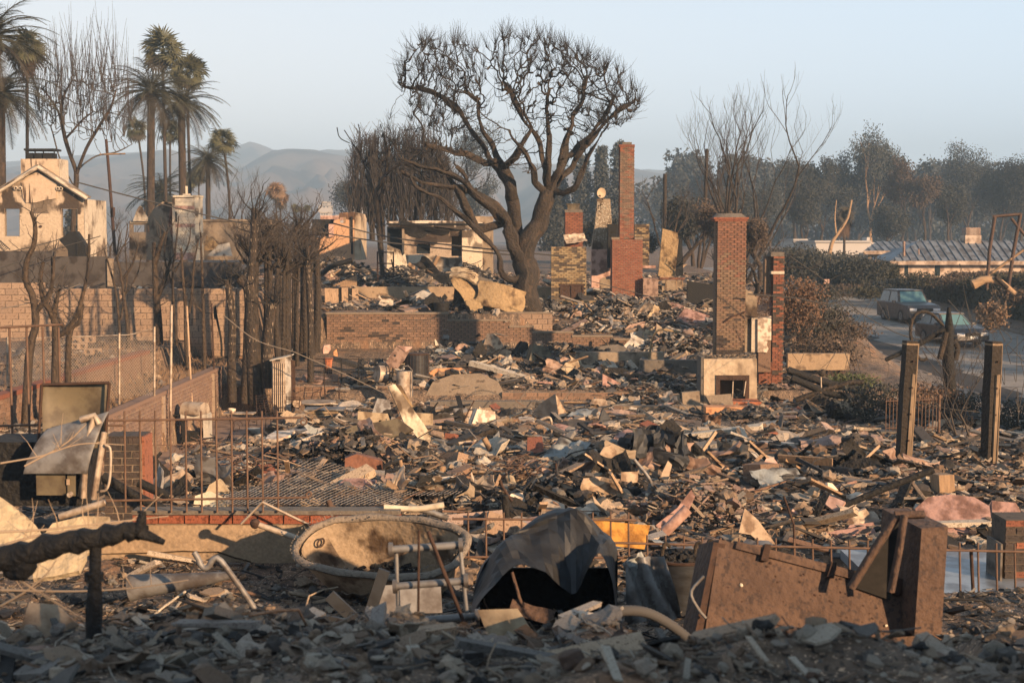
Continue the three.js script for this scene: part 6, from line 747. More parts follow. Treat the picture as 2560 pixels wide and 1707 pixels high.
// ------------------------------------------------------------------ bathtub
{ const g = thing('bathtub', 'burnt freestanding bathtub with crusted rolled rim lying in the rubble', 'bathtub'); const NA = 48, NV = 12, ring = (a, b, y, n = 2.5) => { const o = []; for (let i = 0; i <= NA; i++) { const t = i / NA * Math.PI * 2, c = Math.cos(t), s = Math.sin(t); o.push(V(a * Math.sign(c) * Math.abs(c) ** (2 / n), y, b * Math.sign(s) * Math.abs(s) ** (2 / n))); } return o; };
  const surf = rings => { const tb = new THREE.BufferGeometry(), p = [], ix = []; rings.forEach(r => r.forEach(v => p.push(v.x, v.y, v.z))); const q = NA + 1; for (let k = 0; k < rings.length - 1; k++) for (let i = 0; i < NA; i++) { const a = k * q + i; ix.push(a, a + 1, a + q, a + 1, a + q + 1, a + q); } tb.setAttribute('position', new THREE.Float32BufferAttribute(p, 3)); tb.setIndex(ix); tb.computeVertexNormals(); return uvBox(tb); };
  const prof = k => Math.sqrt(1 - (1 - k) ** 2) ; const outR = [], inR = []; for (let k = 0; k <= NV; k++) { const t = k / NV, w = 0.62 + 0.38 * Math.pow(t, 0.55); outR.push(ring(0.72 * w, 0.37 * w, -0.46 + 0.46 * t)); inR.push(ring(0.69 * w, 0.34 * w, -0.44 + 0.45 * t)); } outR.unshift(ring(0.001, 0.001, -0.46)); inR.unshift(ring(0.001, 0.001, -0.44));
  const m = MX(P(950, 1366, 11.15), [0.46, -0.3, 0.02]); const fin = geo => { const p = geo.attributes.position; for (let i = 0; i < p.count; i++) { const x = p.getX(i), y = p.getY(i), z = p.getZ(i); p.setXYZ(i, x + 0.05 * (vn(y * 3, z * 4, 0, 3) - 0.5), y + 0.09 * (fbm(x * 1.6 + 4, z * 2, 2, 0, 4) - 0.5), z + 0.09 * (fbm(x * 2, y * 2, 2, 0, 6) - 0.5)); } geo.computeVertexNormals(); return geo.applyMatrix4(m); };
  part(g, 'outer_shell', fin(surf(outR)), M.tubOut); part(g, 'basin', fin(surf(inR)), M.tubIn); const rimPts = ring(0.745, 0.385, 0.012); part(g, 'rim', fin(new TB().tube(rimPts.map((v, i) => v.clone().add(V(0, 0.006 * Math.sin(i * 1.7), 0))), i => 0.03 + 0.004 * vn(i * 40, 3), 8, false).geo()), M.ashCrust);
  const cr = []; for (let i = 0; i < 260; i++) { const k = ri(0, NA - 1), v = rimPts[k].clone().lerp(rimPts[k + 1], R()); const a = rr(0, 3.3); cr.push(lump(rr(0.003, 0.007), 0.4, 0).translate(v.x * (1 + Math.cos(a) * 0.05), v.y + 0.012 + Math.sin(a) * 0.045, v.z * (1 + Math.cos(a) * 0.1))); } const c1 = stuffPart(g, 'rim_crust', merge(cr).applyMatrix4(m), M.ashCrust);
  const de = []; for (let i = 0; i < 120; i++) { const a = rr(0, 6.28), r = Math.sqrt(R()); de.push(at(shard(rr(0.03, 0.12), rr(0.02, 0.08), 0.01, 5), V(Math.cos(a) * r * 0.45, -0.41 + rr(0, 0.07), Math.sin(a) * r * 0.22), [rr(-1.8, -1.2), rr(0, 6), rr(-0.4, 0.4)])); } stuffPart(g, 'basin_rubble', merge(de).applyMatrix4(m), M.char); part(g, 'overflow_hole', fin(new THREE.TorusGeometry(0.035, 0.008, 8, 18).rotateY(1.2).translate(-0.6, -0.06, -0.09)), M.rust); }
// burnt pipes and rods round the tub
{ const g = thing('ball_ended_pipe', 'grey pipe with ball fitting leaning against the concrete wall', 'pipe'), d = 11.7; part(g, 'pipe', tube(pxs([[640, 1310], [760, 1352]], d), 0.026, 9), M.galv); part(g, 'ball', new THREE.SphereGeometry(0.045, 14, 10).translate(...P(637, 1309, d).toArray()), M.rustDark); }
one('drain_pipe', 'bent drain pipe with trap standing out of the ash', 'pipe', tube([...curve(pxs([[484, 1380], [494, 1396], [502, 1414], [512, 1420], [522, 1414], [530, 1400], [541, 1394]], 9.6), 16), ...pxs([[552, 1402], [600, 1468], [645, 1535]], 9.6)], 0.022, 8), M.steelGrey);
{ const g = thing('metal_duct', 'tapered grey metal duct lying with its torn mouth open', 'duct'), d = 10.3; const tb = new TB(); tb.tube(curve(pxs([[325, 1470], [380, 1462], [450, 1455], [520, 1446], [575, 1438]], d), 14), t => lerp(0.105, 0.03, t), 16, false); part(g, 'duct_shell', tb.geo(), M.steelGrey); }
one('rim_hoop', 'burnt metal hoop half buried in the ash', 'hoop', (() => { const pts = []; for (let i = 0; i <= 22; i++) { const a = -0.3 + i / 22 * 3.8; pts.push([525 + Math.cos(a) * 76, 1600 - Math.sin(a) * 82]); } return tube(pxs(pts, 8.6), 0.02, 6); })(), M.rustDark);
one('drum_can', 'small grey metal can on its side beside the hoop', 'can', at(new THREE.CylinderGeometry(0.055, 0.06, 0.13, 14), P(632, 1565, 8.9), [0.9, 0.3, 0.6]), M.steelGrey);
for (const [a, b, l] of [[[962, 1422], [905, 1590], 'broad black steel bar standing in the ash'], [[828, 1485], [892, 1560], 'short black steel bar crossing the broad one'], [[780, 1540], [880, 1570], 'low black steel bar under the crossing bars']]) one('steel_bar', l, 'metal bar', (() => { const p = P(...a, 8.7), q = P(...b, 8.6), h = p.distanceTo(q); const g = box(0.075, h, 0.03); return at(g, p.clone().lerp(q, 0.5), [0, 0, -Math.atan2(p.x - q.x, p.y - q.y)]); })(), M.steelBlack);
one('metal_tray', 'grey metal box lid tilted below the bathtub', 'tray', at(wornBox(0.44, 0.19, 0.1, 0.008), P(1022, 1500, 8.9), [-0.4, 0.1, 0.03]), M.steelGrey);
{ const g = thing('pipe_rack', 'rack of three flanged grey pipes tied by thin rods', 'pipe rack'), d = 6.8; for (const [x0, x1, y0, y1] of [[972, 1155, 1374, 1362], [982, 1168, 1466, 1452], [994, 1196, 1556, 1540]]) { part(g, 'pipe', tube(pxs([[x0, y0], [x1, y1]], d), 0.019, 10), M.steelGrey); for (const [x, y] of [[x0, y0], [x1 - 8, y1]]) part(g, 'flange', tube(pxs([[x, y], [x + 10, y - 0.6]], d), 0.036, 10), M.steelGrey); } part(g, 'rod', tube(pxs([[1047, 1326], [1045, 1600]], d - 0.06), 0.007, 6), M.rustDark); part(g, 'rod', tube(pxs([[1070, 1328], [1092, 1385], [1182, 1612]], d - 0.06), 0.011, 6), M.rustDark); part(g, 'upright', tube(pxs([[990, 1380], [1000, 1640]], d + 0.05), 0.012, 6), M.steelGrey); part(g, 'upright', tube(pxs([[1150, 1368], [1178, 1640]], d + 0.05), 0.012, 6), M.steelGrey); }
// black metal hood: a bent shell open to the front
{ const g = thing('crumpled_hood', 'large black crumpled metal hood with a dark opening', 'metal hood'), d = 9.3, nu = 30, nv = 16; const prof = curve(pxs([[1178, 1560], [1185, 1500], [1212, 1430], [1255, 1372], [1320, 1330], [1392, 1300], [1440, 1304], [1500, 1340], [1538, 1372], [1542, 1440], [1540, 1560]], d), nu); const front = curve(pxs([[1178, 1580], [1192, 1530], [1240, 1470], [1290, 1418], [1345, 1445], [1400, 1478], [1440, 1488], [1470, 1440], [1500, 1400], [1530, 1470], [1540, 1580]], d - 0.35), nu);
  const pos = [], ix = []; for (let s = 0; s < 2; s++) for (let i = 0; i <= nu; i++) for (let j = 0; j <= nv; j++) { const v = j / nv; let p; if (v < 0.45) { const t = v / 0.45; p = front[i].clone().lerp(prof[i], Math.sin(t * Math.PI / 2)); } else { p = prof[i].clone(); const t = (v - 0.45) / 0.55; p.z -= t * 0.6; p.y -= t * t * 0.3; } const fold = (x, s0) => { const q = ((x % 1) + 1) % 1; return Math.abs(q - 0.5) * 2; }; const c = 0.03 * (fbm(i * 0.3 + 3, v * 4, 3, 0, 17) - 0.5) * 2 + 0.085 * fold(i * 0.085 + v * 1.1) * (0.4 + vn(i * 0.15, v * 2, 0, 4)) + 0.05 * fold(i * 0.13 - v * 1.6 + 0.3); p.y += c; p.z += c * 1.2; if (s) { p.y -= 0.004; p.z -= 0.003; } pos.push(p.x, p.y, p.z); }
  const q = nv + 1, N = (nu + 1) * q; for (let s = 0; s < 2; s++) for (let i = 0; i < nu; i++) for (let j = 0; j < nv; j++) { const a = s * N + i * q + j; ix.push(a, a + q, a + 1, a + 1, a + q, a + q + 1); } const geo = new THREE.BufferGeometry(); geo.setAttribute('position', new THREE.Float32BufferAttribute(pos, 3)); geo.setIndex(ix); geo.computeVertexNormals(); part(g, 'shell', faceted(geo), M.steelBlack);
  part(g, 'torn_bracket', tube(curve(pxs([[1280, 1430], [1292, 1470], [1310, 1515], [1370, 1545]], d - 0.38), 10), 0.012, 5), M.rust); part(g, 'inner_plate', at(sheet(0.3, 0.1, 0.006, crumple(0.03, 2, 8)), P(1330, 1530, d - 0.4), [-0.6, 0, -0.3]), M.rust); part(g, 'black_backing', rectBox(1200, 1420, 1530, 1600, d + 0.45, 0.02).geo(), M.charBlack); }  // black sheet behind the opening stands for the shade inside
{ const g = thing('crumpled_sheet', 'blue grey crumpled metal sheet standing beside the black hood', 'metal sheet'), d = 9.2; part(g, 'folded_sheet', at(sheet(0.34, 0.44, 0.006, (u, v) => 0.09 * Math.abs(Math.sin(u * 6.5 + v * 2)) + 0.05 * fbm(u * 3, v * 3, 3), 20, 16, (u, v) => [-(v - 0.5) * 0.12 * (u - 0.4), 0.05 * vn(u * 4, 2)]), P(1618, 1480, d), [-0.15, 0.15, 0.12]), M.steelGrey); part(g, 'torn_flap', at(sheet(0.16, 0.14, 0.006, crumple(0.04, 3, 6)), P(1590, 1415, d - 0.05), [0.2, 0.3, 0.5]), M.steelBlue); }
{ const g = thing('plant_pot', 'wide black burnt pot full of charred soil and stumps', 'pot'), d = 10.2, c = P(1712, 1560, d), w = W(d); part(g, 'pot', new THREE.CylinderGeometry(0.245, 0.17, 0.46, 28, 1, true).translate(c.x, c.y + 0.23, c.z - 0.25), M.steelBlack); part(g, 'rim', new THREE.TorusGeometry(0.245, 0.014, 8, 30).rotateX(Math.PI / 2).translate(c.x, c.y + 0.46, c.z - 0.25), M.rustDark); const so = []; for (let i = 0; i < 160; i++) { const a = rr(0, 6.28), r = Math.sqrt(R()) * 0.22; so.push(lump(rr(0.015, 0.04), 0.4, 0).translate(c.x + Math.cos(a) * r, c.y + 0.43 + 0.07 * (1 - r / 0.24), c.z - 0.25 + Math.sin(a) * r)); } stuffPart(g, 'soil', merge(so), M.char); for (const [x0, y0, x1, y1] of [[1660, 1430, 1662, 1358], [1770, 1410, 1775, 1350], [1740, 1415, 1745, 1356]]) part(g, 'stub', tube(curve(pxs([[x0, y0], [(x0 + x1) / 2 - 6, (y0 + y1) / 2], [x1, y1], [x1 + 14, y1 + 10]], d + 0.2), 8), 0.016, 6), M.barkBurnt); }
{ // rusted oven lying on its side, door up
  const g = thing('rusted_oven', 'big rusted oven cabinet lying tilted with its door standing open', 'oven'), d = 8.0; const m = MX(P(2005, 1560, d + 0.25), [-0.25, 0.12, -0.27]); const a = (geo) => geo.applyMatrix4(m);
  part(g, 'cabinet', a(wornBox(1.34, 0.72, 0.55, 0.02)), M.rust); const dirt = []; for (let i = 0; i < 160; i++) dirt.push(lump(rr(0.002, 0.008), 0.5, 0, 1.6, 1, 0.6).translate(rr(-0.66, 0.66), rr(-0.32, 0.32), 0.277)); stuffPart(g, 'soot_crumbs', merge(dirt).applyMatrix4(m), M.rustDark);
  part(g, 'top_trim', a(wornBox(1.2, 0.05, 0.1, 0.008).translate(0.02, 0.35, 0.24)), M.rust); part(g, 'edge_trim', a(wornBox(0.06, 0.66, 0.12, 0.01).translate(-0.68, 0, 0.22)), M.rustDark); for (let i = 0; i < 3; i++) part(g, 'hinge', a(wornBox(0.04, 0.1, 0.05, 0.006).translate(-0.4 + i * 0.42, 0.34, 0.29)), M.rustDark); part(g, 'handle_stub', a(tube([V(0.28, -0.12, 0.28), V(0.28, -0.24, 0.34), V(0.2, -0.26, 0.36)], 0.016, 6)), M.charBlack); for (const [x, y, r] of [[-0.5, 0.12, 0.012], [-0.44, -0.18, 0.02], [0.42, 0.1, 0.01]]) part(g, 'paint_chip', a(lump(r, 0.3, 0, 1, 1, 0.4).translate(x, y, 0.285)), M.whitePaint);
  const bd = rectBox(2242, 1296, 2312, 1560, d - 0.05, 0.5); const ds = part(g, 'door_slab', at(wornBox(0.165, 0.66, 0.46, 0.012), P(2279, 1425, d + 0.15), [0.05, 0.25, -0.03]), M.rust); part(ds, 'door_frame_bar', tube(pxs([[2128, 1470], [2190, 1370], [2244, 1290]], d - 0.1), 0.028, 4), M.rust); part(ds, 'door_frame_bar', tube(pxs([[2228, 1480], [2248, 1380], [2262, 1288]], d - 0.14), 0.024, 4), M.rust); part(ds, 'door_frame_bar', tube(pxs([[2238, 1288], [2312, 1286]], d - 0.08), 0.025, 4), M.rust); part(g, 'cavity_shade_sheet', (() => { const t = new TB(), A = P(2140, 1470, d + 0.05), B = P(2236, 1300, d + 0.05), C = P(2258, 1300, d + 0.05), D = P(2226, 1500, d + 0.05); t.tri(A, D, B); t.tri(D, C, B); return t.geo(); })(), M.dark); part(g, 'side_bracket', tube(curve(pxs([[1760, 1440], [1728, 1480], [1745, 1520], [1765, 1545]], d - 0.12), 10), 0.01, 5), M.steelGrey); }  // flat dark sheet in the door gap, coloured in place of shade
// burnt appliance on the left
{ const g = thing('burnt_appliance', 'burnt laundry machine with raised lid and sagging blue grey cover', 'appliance'), d = 11; const o = 0;
  const lid = part(g, 'raised_lid', at(sheet(0.53, 0.55, 0.01, (u, v) => -0.07 * Math.sin(u * Math.PI) * Math.sin(v * Math.PI), 12, 10), P(186, 1040, d + 0.35), [-0.1, 0.12, 0.03]), M.olive); for (const [a, b] of [[[103, 962], [272, 957]], [[272, 957], [258, 1150]], [[103, 962], [94, 1110]]]) part(lid, 'lid_rim', tube(pxs([a, b], d + 0.33), 0.014, 4), M.rustDark);
  part(g, 'body', rectBox(-40, 1105, 205, 1265, d + 0.25, 0.5).geo(), M.charBlack); part(g, 'sagging_cover', at(sheet(0.52, 0.5, 0.012, (u, v) => 0.1 * Math.sin(v * 2.2) + 0.035 * (fbm(u * 4, v * 4, 3) - 0.5) - 0.08 * (1 - u) * v, 18, 14, (u, v) => [0.16 * v, -0.13 * (1 - u) * v]), P(142, 1108, d + 0.02), [-0.35, 0, 0]), M.steelGrey);
  for (const [pts, r, m] of [[[[232, 1045], [214, 1110], [206, 1245]], 0.028, 'galv'], [[[258, 1080], [247, 1150], [232, 1248]], 0.03, 'galv'], [[[200, 1050], [235, 1040], [246, 1060]], 0.03, 'galv']]) part(g, 'side_rail', tube(pxs(pts, d - 0.02), r, 4), M[m]); part(g, 'hose_loop', tube(curve(pxs([[262, 1112], [275, 1125], [274, 1190], [266, 1222], [250, 1228]], d - 0.06), 14), 0.011, 7), M.galv); part(g, 'front_panel', rectBox(90, 1180, 160, 1238, d + 0.02, 0.02).geo(), M.olive); part(g, 'brass_strip', rectBox(168, 1115, 185, 1240, d + 0.03, 0.02).geo(), M.olive); for (const [x, y] of [[176, 1140], [176, 1172], [165, 1198]]) part(g, 'slot', rectBox(x, y, x + 7, y + 14, d, 0.01).geo(), M.tanPanel); part(g, 'bolt', new THREE.CylinderGeometry(0.022, 0.022, 0.04, 8).rotateX(1.57).translate(...P(174, 1236, d - 0.02).toArray()), M.galv); }
one('melted_panel', 'cream melted panel with sooty smears slumped at the left', 'panel', (() => { const s = sheet(0.5, 0.68, 0.05, (u, v) => 0.28 * Math.sqrt(Math.max(0, 1 - v)) + 0.03 * fbm(u * 4, v * 4, 3), 16, 16, (u, v) => [-0.42 * v * v * (u > 0 ? 1 : 1) + 0.05 * Math.sin(v * 5), 0]); return at(s, P(20, 1315, 9.8), [-0.35, 0.25, 0]); })(), M.whiteMelt);
one('melted_panel', 'smaller cream slab behind the charred branch', 'panel', at(shard(0.62, 0.34, 0.06, 8, 0.25), P(190, 1345, 10.4), [-0.5, 0.1, 0.1]), M.whiteMelt);
one('melted_panel', 'low cream slab under the charred branch', 'panel', at(shard(0.42, 0.24, 0.05, 8, 0.25), P(150, 1410, 9.2), [-0.8, 0.1, 0.1]), M.whiteMelt);
one('white_pipe', 'pale charred pipe lying before the burnt appliance', 'pipe', tube(pxs([[148, 1292], [262, 1256]], 10.9), 0.03, 9), M.galv);
{ const g = thing('charred_branch', 'thick black charred branch resting on a black stub', 'branch'), d = 5.6; part(g, 'branch', tube(curve(pxs([[-60, 1405], [40, 1392], [140, 1362], [240, 1345], [320, 1328], [356, 1330]], d), 26).map((p, i) => p.add(V(0, 0.006 * Math.sin(i * 2.3), 0.005 * Math.cos(i * 1.7)))), t => lerp(0.062, 0.034, t) * (1 + 0.12 * Math.sin(t * 40)), 10), M.charBlack); part(g, 'knot', tube(pxs([[345, 1335], [352, 1300], [356, 1278]], d), [0.03, 0.022, 0.014], 7), M.charBlack); part(g, 'knot', tube(pxs([[345, 1330], [372, 1340], [410, 1356]], d), [0.03, 0.022, 0.012], 7), M.charBlack); part(g, 'stub_post', tube(pxs([[238, 1345], [236, 1440], [234, 1520], [232, 1650]], d), [0.026, 0.024, 0.036, 0.03], 9), M.charBlack); part(g, 'collar', tube(pxs([[234, 1432], [234, 1452]], d), 0.04, 9), M.charBlack); part(g, 'lump', lump(0.06, 0.3, 1, 1.1, 0.9, 0.9).translate(...P(50, 1418, d).toArray()), M.charBlack); }
[[[[-10, 1368], [90, 1340], [200, 1322], [330, 1302]], 'long dry twig crossing above the charred branch'], [[[-10, 1330], [100, 1325], [240, 1310], [420, 1290]], 'dry twig arching to the brick course'], [[[25, 1435], [110, 1490], [195, 1540]], 'dry twig slanting down beside the charred stub'], [[[0, 1515], [60, 1480], [110, 1440], [140, 1400]], 'dry twig rising from the lower corner'], [[[0, 1475], [180, 1478], [330, 1470], [470, 1450]], 'long dry twig lying before the metal duct'], [[[0, 1158], [100, 1140], [200, 1110], [310, 1112]], 'grey twig crossing the burnt appliance'], [[[60, 1165], [160, 1110], [215, 1060]], 'grey twig rising over the sagging cover'], [[[340, 1620], [395, 1600], [410, 1575], [430, 1590], [405, 1615], [440, 1620]], 'bent yellow wire twig on the ash']].forEach(([a, l], i) => { const g = thing('dry_twig', l, 'twig'); const c = curve(pxs(a, i > 4 && i < 7 ? 9.5 : i === 7 ? 7.6 : 6.6), 18); part(g, 'stem', tube(c, t => 0.0075 * (1 - 0.6 * t), 5), M.twigDry); const tb = new TB(); for (let k = 0; k < 5; k++) twigs(tb, c[ri(3, 15)], V(rr(-1, 1), rr(0.1, 1), rr(-0.4, 0.4)), rr(0.08, 0.25), 0.0035, 0.25, 3); stuffPart(g, 'side_twigs', tb.geo(), M.twigDry); });
// slabs leaning on the foreground heap
function slabOn(name, label, cat, mat, px, py, d, w, h, t, e, n = 6, jag = 0.2) { return one(name, label, cat, at(shard(w, h, t, n, jag), P(px, py, d), e), mat); }
slabOn('tile_panel', 'reddish tan tile panel leaning beside the charred stub', 'panel', M.tanPanel, 122, 1562, 5.9, 0.28, 0.2, 0.02, [-0.25, 0.15, -0.1], 5, 0.12); slabOn('dark_board', 'dark brown board lying in the lower corner', 'board', M.brownMetal, 50, 1645, 5.0, 0.34, 0.1, 0.03, [-0.9, 0, 0.05], 5, 0.1); slabOn('olive_sheet', 'plain olive tan panel leaning on the foreground heap', 'panel', M.oliveBoard, 1262, 1578, 6.5, 0.34, 0.26, 0.012, [-0.35, 0.1, -0.45], 4, 0.12); slabOn('foam_block', 'pale cream block sitting on the foreground heap', 'block', M.tileWhite, 1490, 1572, 6.3, 0.27, 0.15, 0.07, [-0.5, -0.2, -0.15], 5, 0.2); slabOn('foam_block', 'pale grey slab on the heap beside the crossed bars', 'slab', M.tanPanel, 790, 1600, 6.2, 0.28, 0.14, 0.03, [-0.9, 0.2, 0.15], 6, 0.3); slabOn('foam_block', 'white chipped tile flat on the foreground heap', 'tile', M.tileWhite, 1420, 1645, 5.6, 0.14, 0.1, 0.02, [-1.1, 0.3, 0.2], 5, 0.25); slabOn('foam_block', 'grey wavy slab on the heap at the right', 'slab', M.steelGrey, 2250, 1655, 5.6, 0.3, 0.1, 0.02, [-1.1, 0.3, -0.1], 6, 0.3);
one('flex_hose', 'grey ribbed hose arching over the foreground heap', 'hose', (() => { const c = curve(pxs([[1480, 1545], [1540, 1528], [1610, 1530], [1670, 1558], [1725, 1600]], 7.0), 60); return new TB().tube(c, t => 0.026 + 0.003 * (Math.round(t * 60) % 2), 9).geo(); })(), M.hose);
one('foam_mattress', 'mustard yellow foam slab behind the near fence', 'foam slab', merge([at(wornBox(0.6, 0.22, 0.3, 0.02), P(1540, 1335, 13.9), [-0.2, 0.15, -0.12]), at(wornBox(0.3, 0.1, 0.3, 0.02), P(1490, 1310, 14.2), [-0.2, 0.1, 0.1])]), M.mustard);
one('thick_pipe', 'big pinkish drain pipe sticking out of the pink plaster heap', 'pipe', tube(pxs([[1662, 1330], [1720, 1272]], 14.5), 0.062, 12), M.stuccoPink);
// ------------------------------------------------------------------ patio furniture and garden things
seed(81);
{ const d = 37, b = onG(490, d), g = thing('barbecue_grill', 'scorched gas barbecue grill standing against the brick garden wall', 'grill'); const L = (w, h, dd, x, y, z, m, n) => part(g, n, box(w, h, dd, V(b.x + x, b.y + y, b.z + z)), m); const s = new THREE.Shape(); s.moveTo(-0.26, 0); s.lineTo(0.26, 0); s.quadraticCurveTo(0.3, 0.28, 0.02, 0.32); s.quadraticCurveTo(-0.26, 0.3, -0.26, 0); const lid = new THREE.ExtrudeGeometry(s, { depth: 0.62, bevelEnabled: false, curveSegments: 10 }).rotateY(Math.PI / 2).rotateY(-0.35); part(g, 'lid', uvBox(lid).translate(b.x - 0.3, b.y + 0.86, b.z), M.galv); L(0.72, 0.12, 0.5, 0, 0.8, 0, M.steelPale, 'firebox'); L(0.14, 0.86, 0.46, 0.32, 0.4, 0, M.steelPale, 'side_panel'); L(0.05, 0.86, 0.46, -0.32, 0.4, 0, M.charBlack, 'side_panel'); L(0.7, 0.05, 0.46, 0, 0.05, 0, M.tanPanel, 'bottom_shelf'); L(0.6, 0.3, 0.3, 0, 0.2, -0.08, M.charBlack, 'gas_bottle_box'); L(0.3, 0.03, 0.4, -0.48, 0.82, 0.02, M.charBlack, 'side_shelf'); for (const sx of [-1, 1]) part(g, 'leg', tube([V(b.x + sx * 0.32, b.y, b.z + 0.2), V(b.x + sx * 0.32, b.y + 0.8, b.z + 0.2)], 0.022, 6), M.galv); }
{ const d = 41, c = P(790, 1005, d), g = thing('round_patio_table', 'round patio table with thin pale top before the patio back wall', 'table'); part(g, 'top', new THREE.CylinderGeometry(0.6, 0.6, 0.035, 32).translate(c.x, c.y, c.z), M.galv); for (let i = 0; i < 4; i++) { const a = i * 1.57 + 0.4; part(g, 'leg', tube(curve([V(c.x + Math.cos(a) * 0.5, c.y, c.z + Math.sin(a) * 0.5), V(c.x + Math.cos(a) * 0.2, c.y - 0.4, c.z + Math.sin(a) * 0.2), V(c.x + Math.cos(a) * 0.45, G(c.x, d) + 0.02, c.z + Math.sin(a) * 0.45)], 8), 0.016, 5), M.iron); } const o = thing('wicker_plate', 'round cream plate hung at the edge of the patio table', 'plate'); part(o, 'plate', new THREE.CylinderGeometry(0.13, 0.13, 0.03, 20).rotateX(1.4).translate(...P(742, 1008, d - 0.7).toArray()), M.tanPanel); part(o, 'border', new THREE.TorusGeometry(0.13, 0.015, 6, 20).translate(...P(742, 1008, d - 0.69).toArray()), M.rustDark); }
function wireChair(label, px, d, ry, lay = 0) { const b = onG(px, d), g = thing('wire_chair', label, 'chair', 'burnt wire patio chairs'); g.position.copy(b); g.rotation.y = ry; const f = (name, pts, r = 0.012) => part(g, name, tube(pts.map(p => V(...p)), r, 5), M.iron); for (const x of [-0.22, 0.22]) { f('leg', [[x, 0, 0.22], [x, 0.45, 0.2]]); f('leg', [[x, 0, -0.24], [x, 0.45, -0.2]]); f('armrest', [[x, 0.45, 0.2], [x * 1.15, 0.66, 0.16], [x * 1.15, 0.66, -0.2]]); f('back_post', [[x, 0.45, -0.2], [x, 0.95, -0.28]]); } const st = new TB(); for (let i = 0; i < 7; i++) { const x = -0.2 + i * 0.066; st.tube([V(x, 0.45, 0.2), V(x, 0.45, -0.2)], 0.007, 4, false); } part(g, 'seat', st.geo(), M.iron); const bk = new TB(); for (let i = 0; i < 6; i++) { const y = 0.55 + i * 0.075; bk.tube([V(-0.22, y, -0.22 - (y - 0.45) * 0.15), V(0.22, y, -0.22 - (y - 0.45) * 0.15)], 0.007, 4, false); } part(g, 'backrest', bk.geo(), M.iron); return g; }
wireChair('burnt wire chair pulled up left of the round patio table', 690, 39.5, 1.2); wireChair('burnt wire chair behind the round patio table', 830, 42, 0.2); wireChair('burnt wire chair standing beside the charred trunk', 665, 40.5, 0.5); wireChair('burnt wire chair turned towards the bench box', 720, 37.5, -0.4);
{ const d = 37.5, c = onG(600, d), g = thing('scroll_side_table', 'scrolled iron side table holding a bowl near the charred trunk', 'table'); part(g, 'top', box(0.85, 0.03, 0.4, V(c.x, c.y + 0.8, c.z)), M.galv); for (const s of [-1, 1]) for (const z of [-0.17, 0.17]) part(g, 'leg', tube(curve([V(c.x + s * 0.36, c.y + 0.8, c.z + z), V(c.x + s * 0.2, c.y + 0.45, c.z + z), V(c.x + s * 0.36, c.y, c.z + z)], 10), 0.014, 5), M.iron); const pts = []; for (let i = 0; i < 30; i++) { const t = i / 29, a = t * 8; pts.push(V(c.x - 0.05 + Math.cos(a) * 0.16 * (1 - t * 0.7), c.y + 0.45 + Math.sin(a) * 0.2 * (1 - t * 0.7), c.z + 0.18)); } part(g, 'scroll', tube(pts, 0.009, 4), M.iron); const bo = thing('stone_bowl', 'small cream bowl on the scrolled side table', 'bowl'); part(bo, 'bowl', new THREE.SphereGeometry(0.11, 14, 8, 0, 6.3, 1.3, 1.8).translate(c.x - 0.22, c.y + 0.9, c.z), M.tileWhite); }
one('white_stool', 'pale cylindrical stool standing beside the scrolled table', 'stool', (() => { const c = onG(632, 36.5); return new THREE.CylinderGeometry(0.2, 0.17, 0.5, 18).translate(c.x, c.y + 0.25, c.z); })(), M.steelPale);
one('round_kettle_grill', 'round black kettle grill on the patio floor', 'grill', (() => { const c = onG(688, 35.5); return merge([lump(0.22, 0.06, 2).translate(c.x, c.y + 0.25, c.z), uvBox(new THREE.CylinderGeometry(0.05, 0.14, 0.12, 12)).translate(c.x, c.y + 0.48, c.z)]); })(), M.charBlack);
{ const d = 36.5, g = thing('bench_box', 'dark slatted storage bench below the round patio table', 'bench'), r = rectBox(772, 1026, 848, 1072, d, 0.5); part(g, 'back', box6(r.x0, r.x1, r.y0, r.y1, r.z0, r.z0 + 0.03), M.charBlack); for (let i = 0; i < 5; i++) part(g, 'slat', box6(r.x0, r.x1, lerp(r.y0, r.y1, i / 5) + 0.01, lerp(r.y0, r.y1, (i + 1) / 5) - 0.008, r.z1 - 0.03, r.z1), M.oliveBoard); part(g, 'lid', box6(r.x0 - 0.12, r.x1 + 0.12, r.y1, r.y1 + 0.04, r.z0 - 0.05, r.z1 + 0.08), M.steelGrey); part(g, 'end_panel', box6(r.x1 - 0.03, r.x1, r.y0, r.y1, r.z0, r.z1), M.charBlack); }
{ const g = thing('folding_frame', 'collapsed folding chair frames tangled before the storage bench', 'chair frame'), d = 35.8; for (const [a, b] of [[[765, 1035], [812, 1015]], [[812, 1018], [858, 1075]], [[835, 1040], [878, 1072]], [[868, 1030], [846, 1075]], [[885, 1020], [862, 1072]], [[780, 1078], [842, 1045]], [[800, 1050], [818, 1078]]]) part(g, 'frame_tube', tube(pxs([a, b], d + rr(-0.3, 0.3)), 0.014, 5), M.plank); }
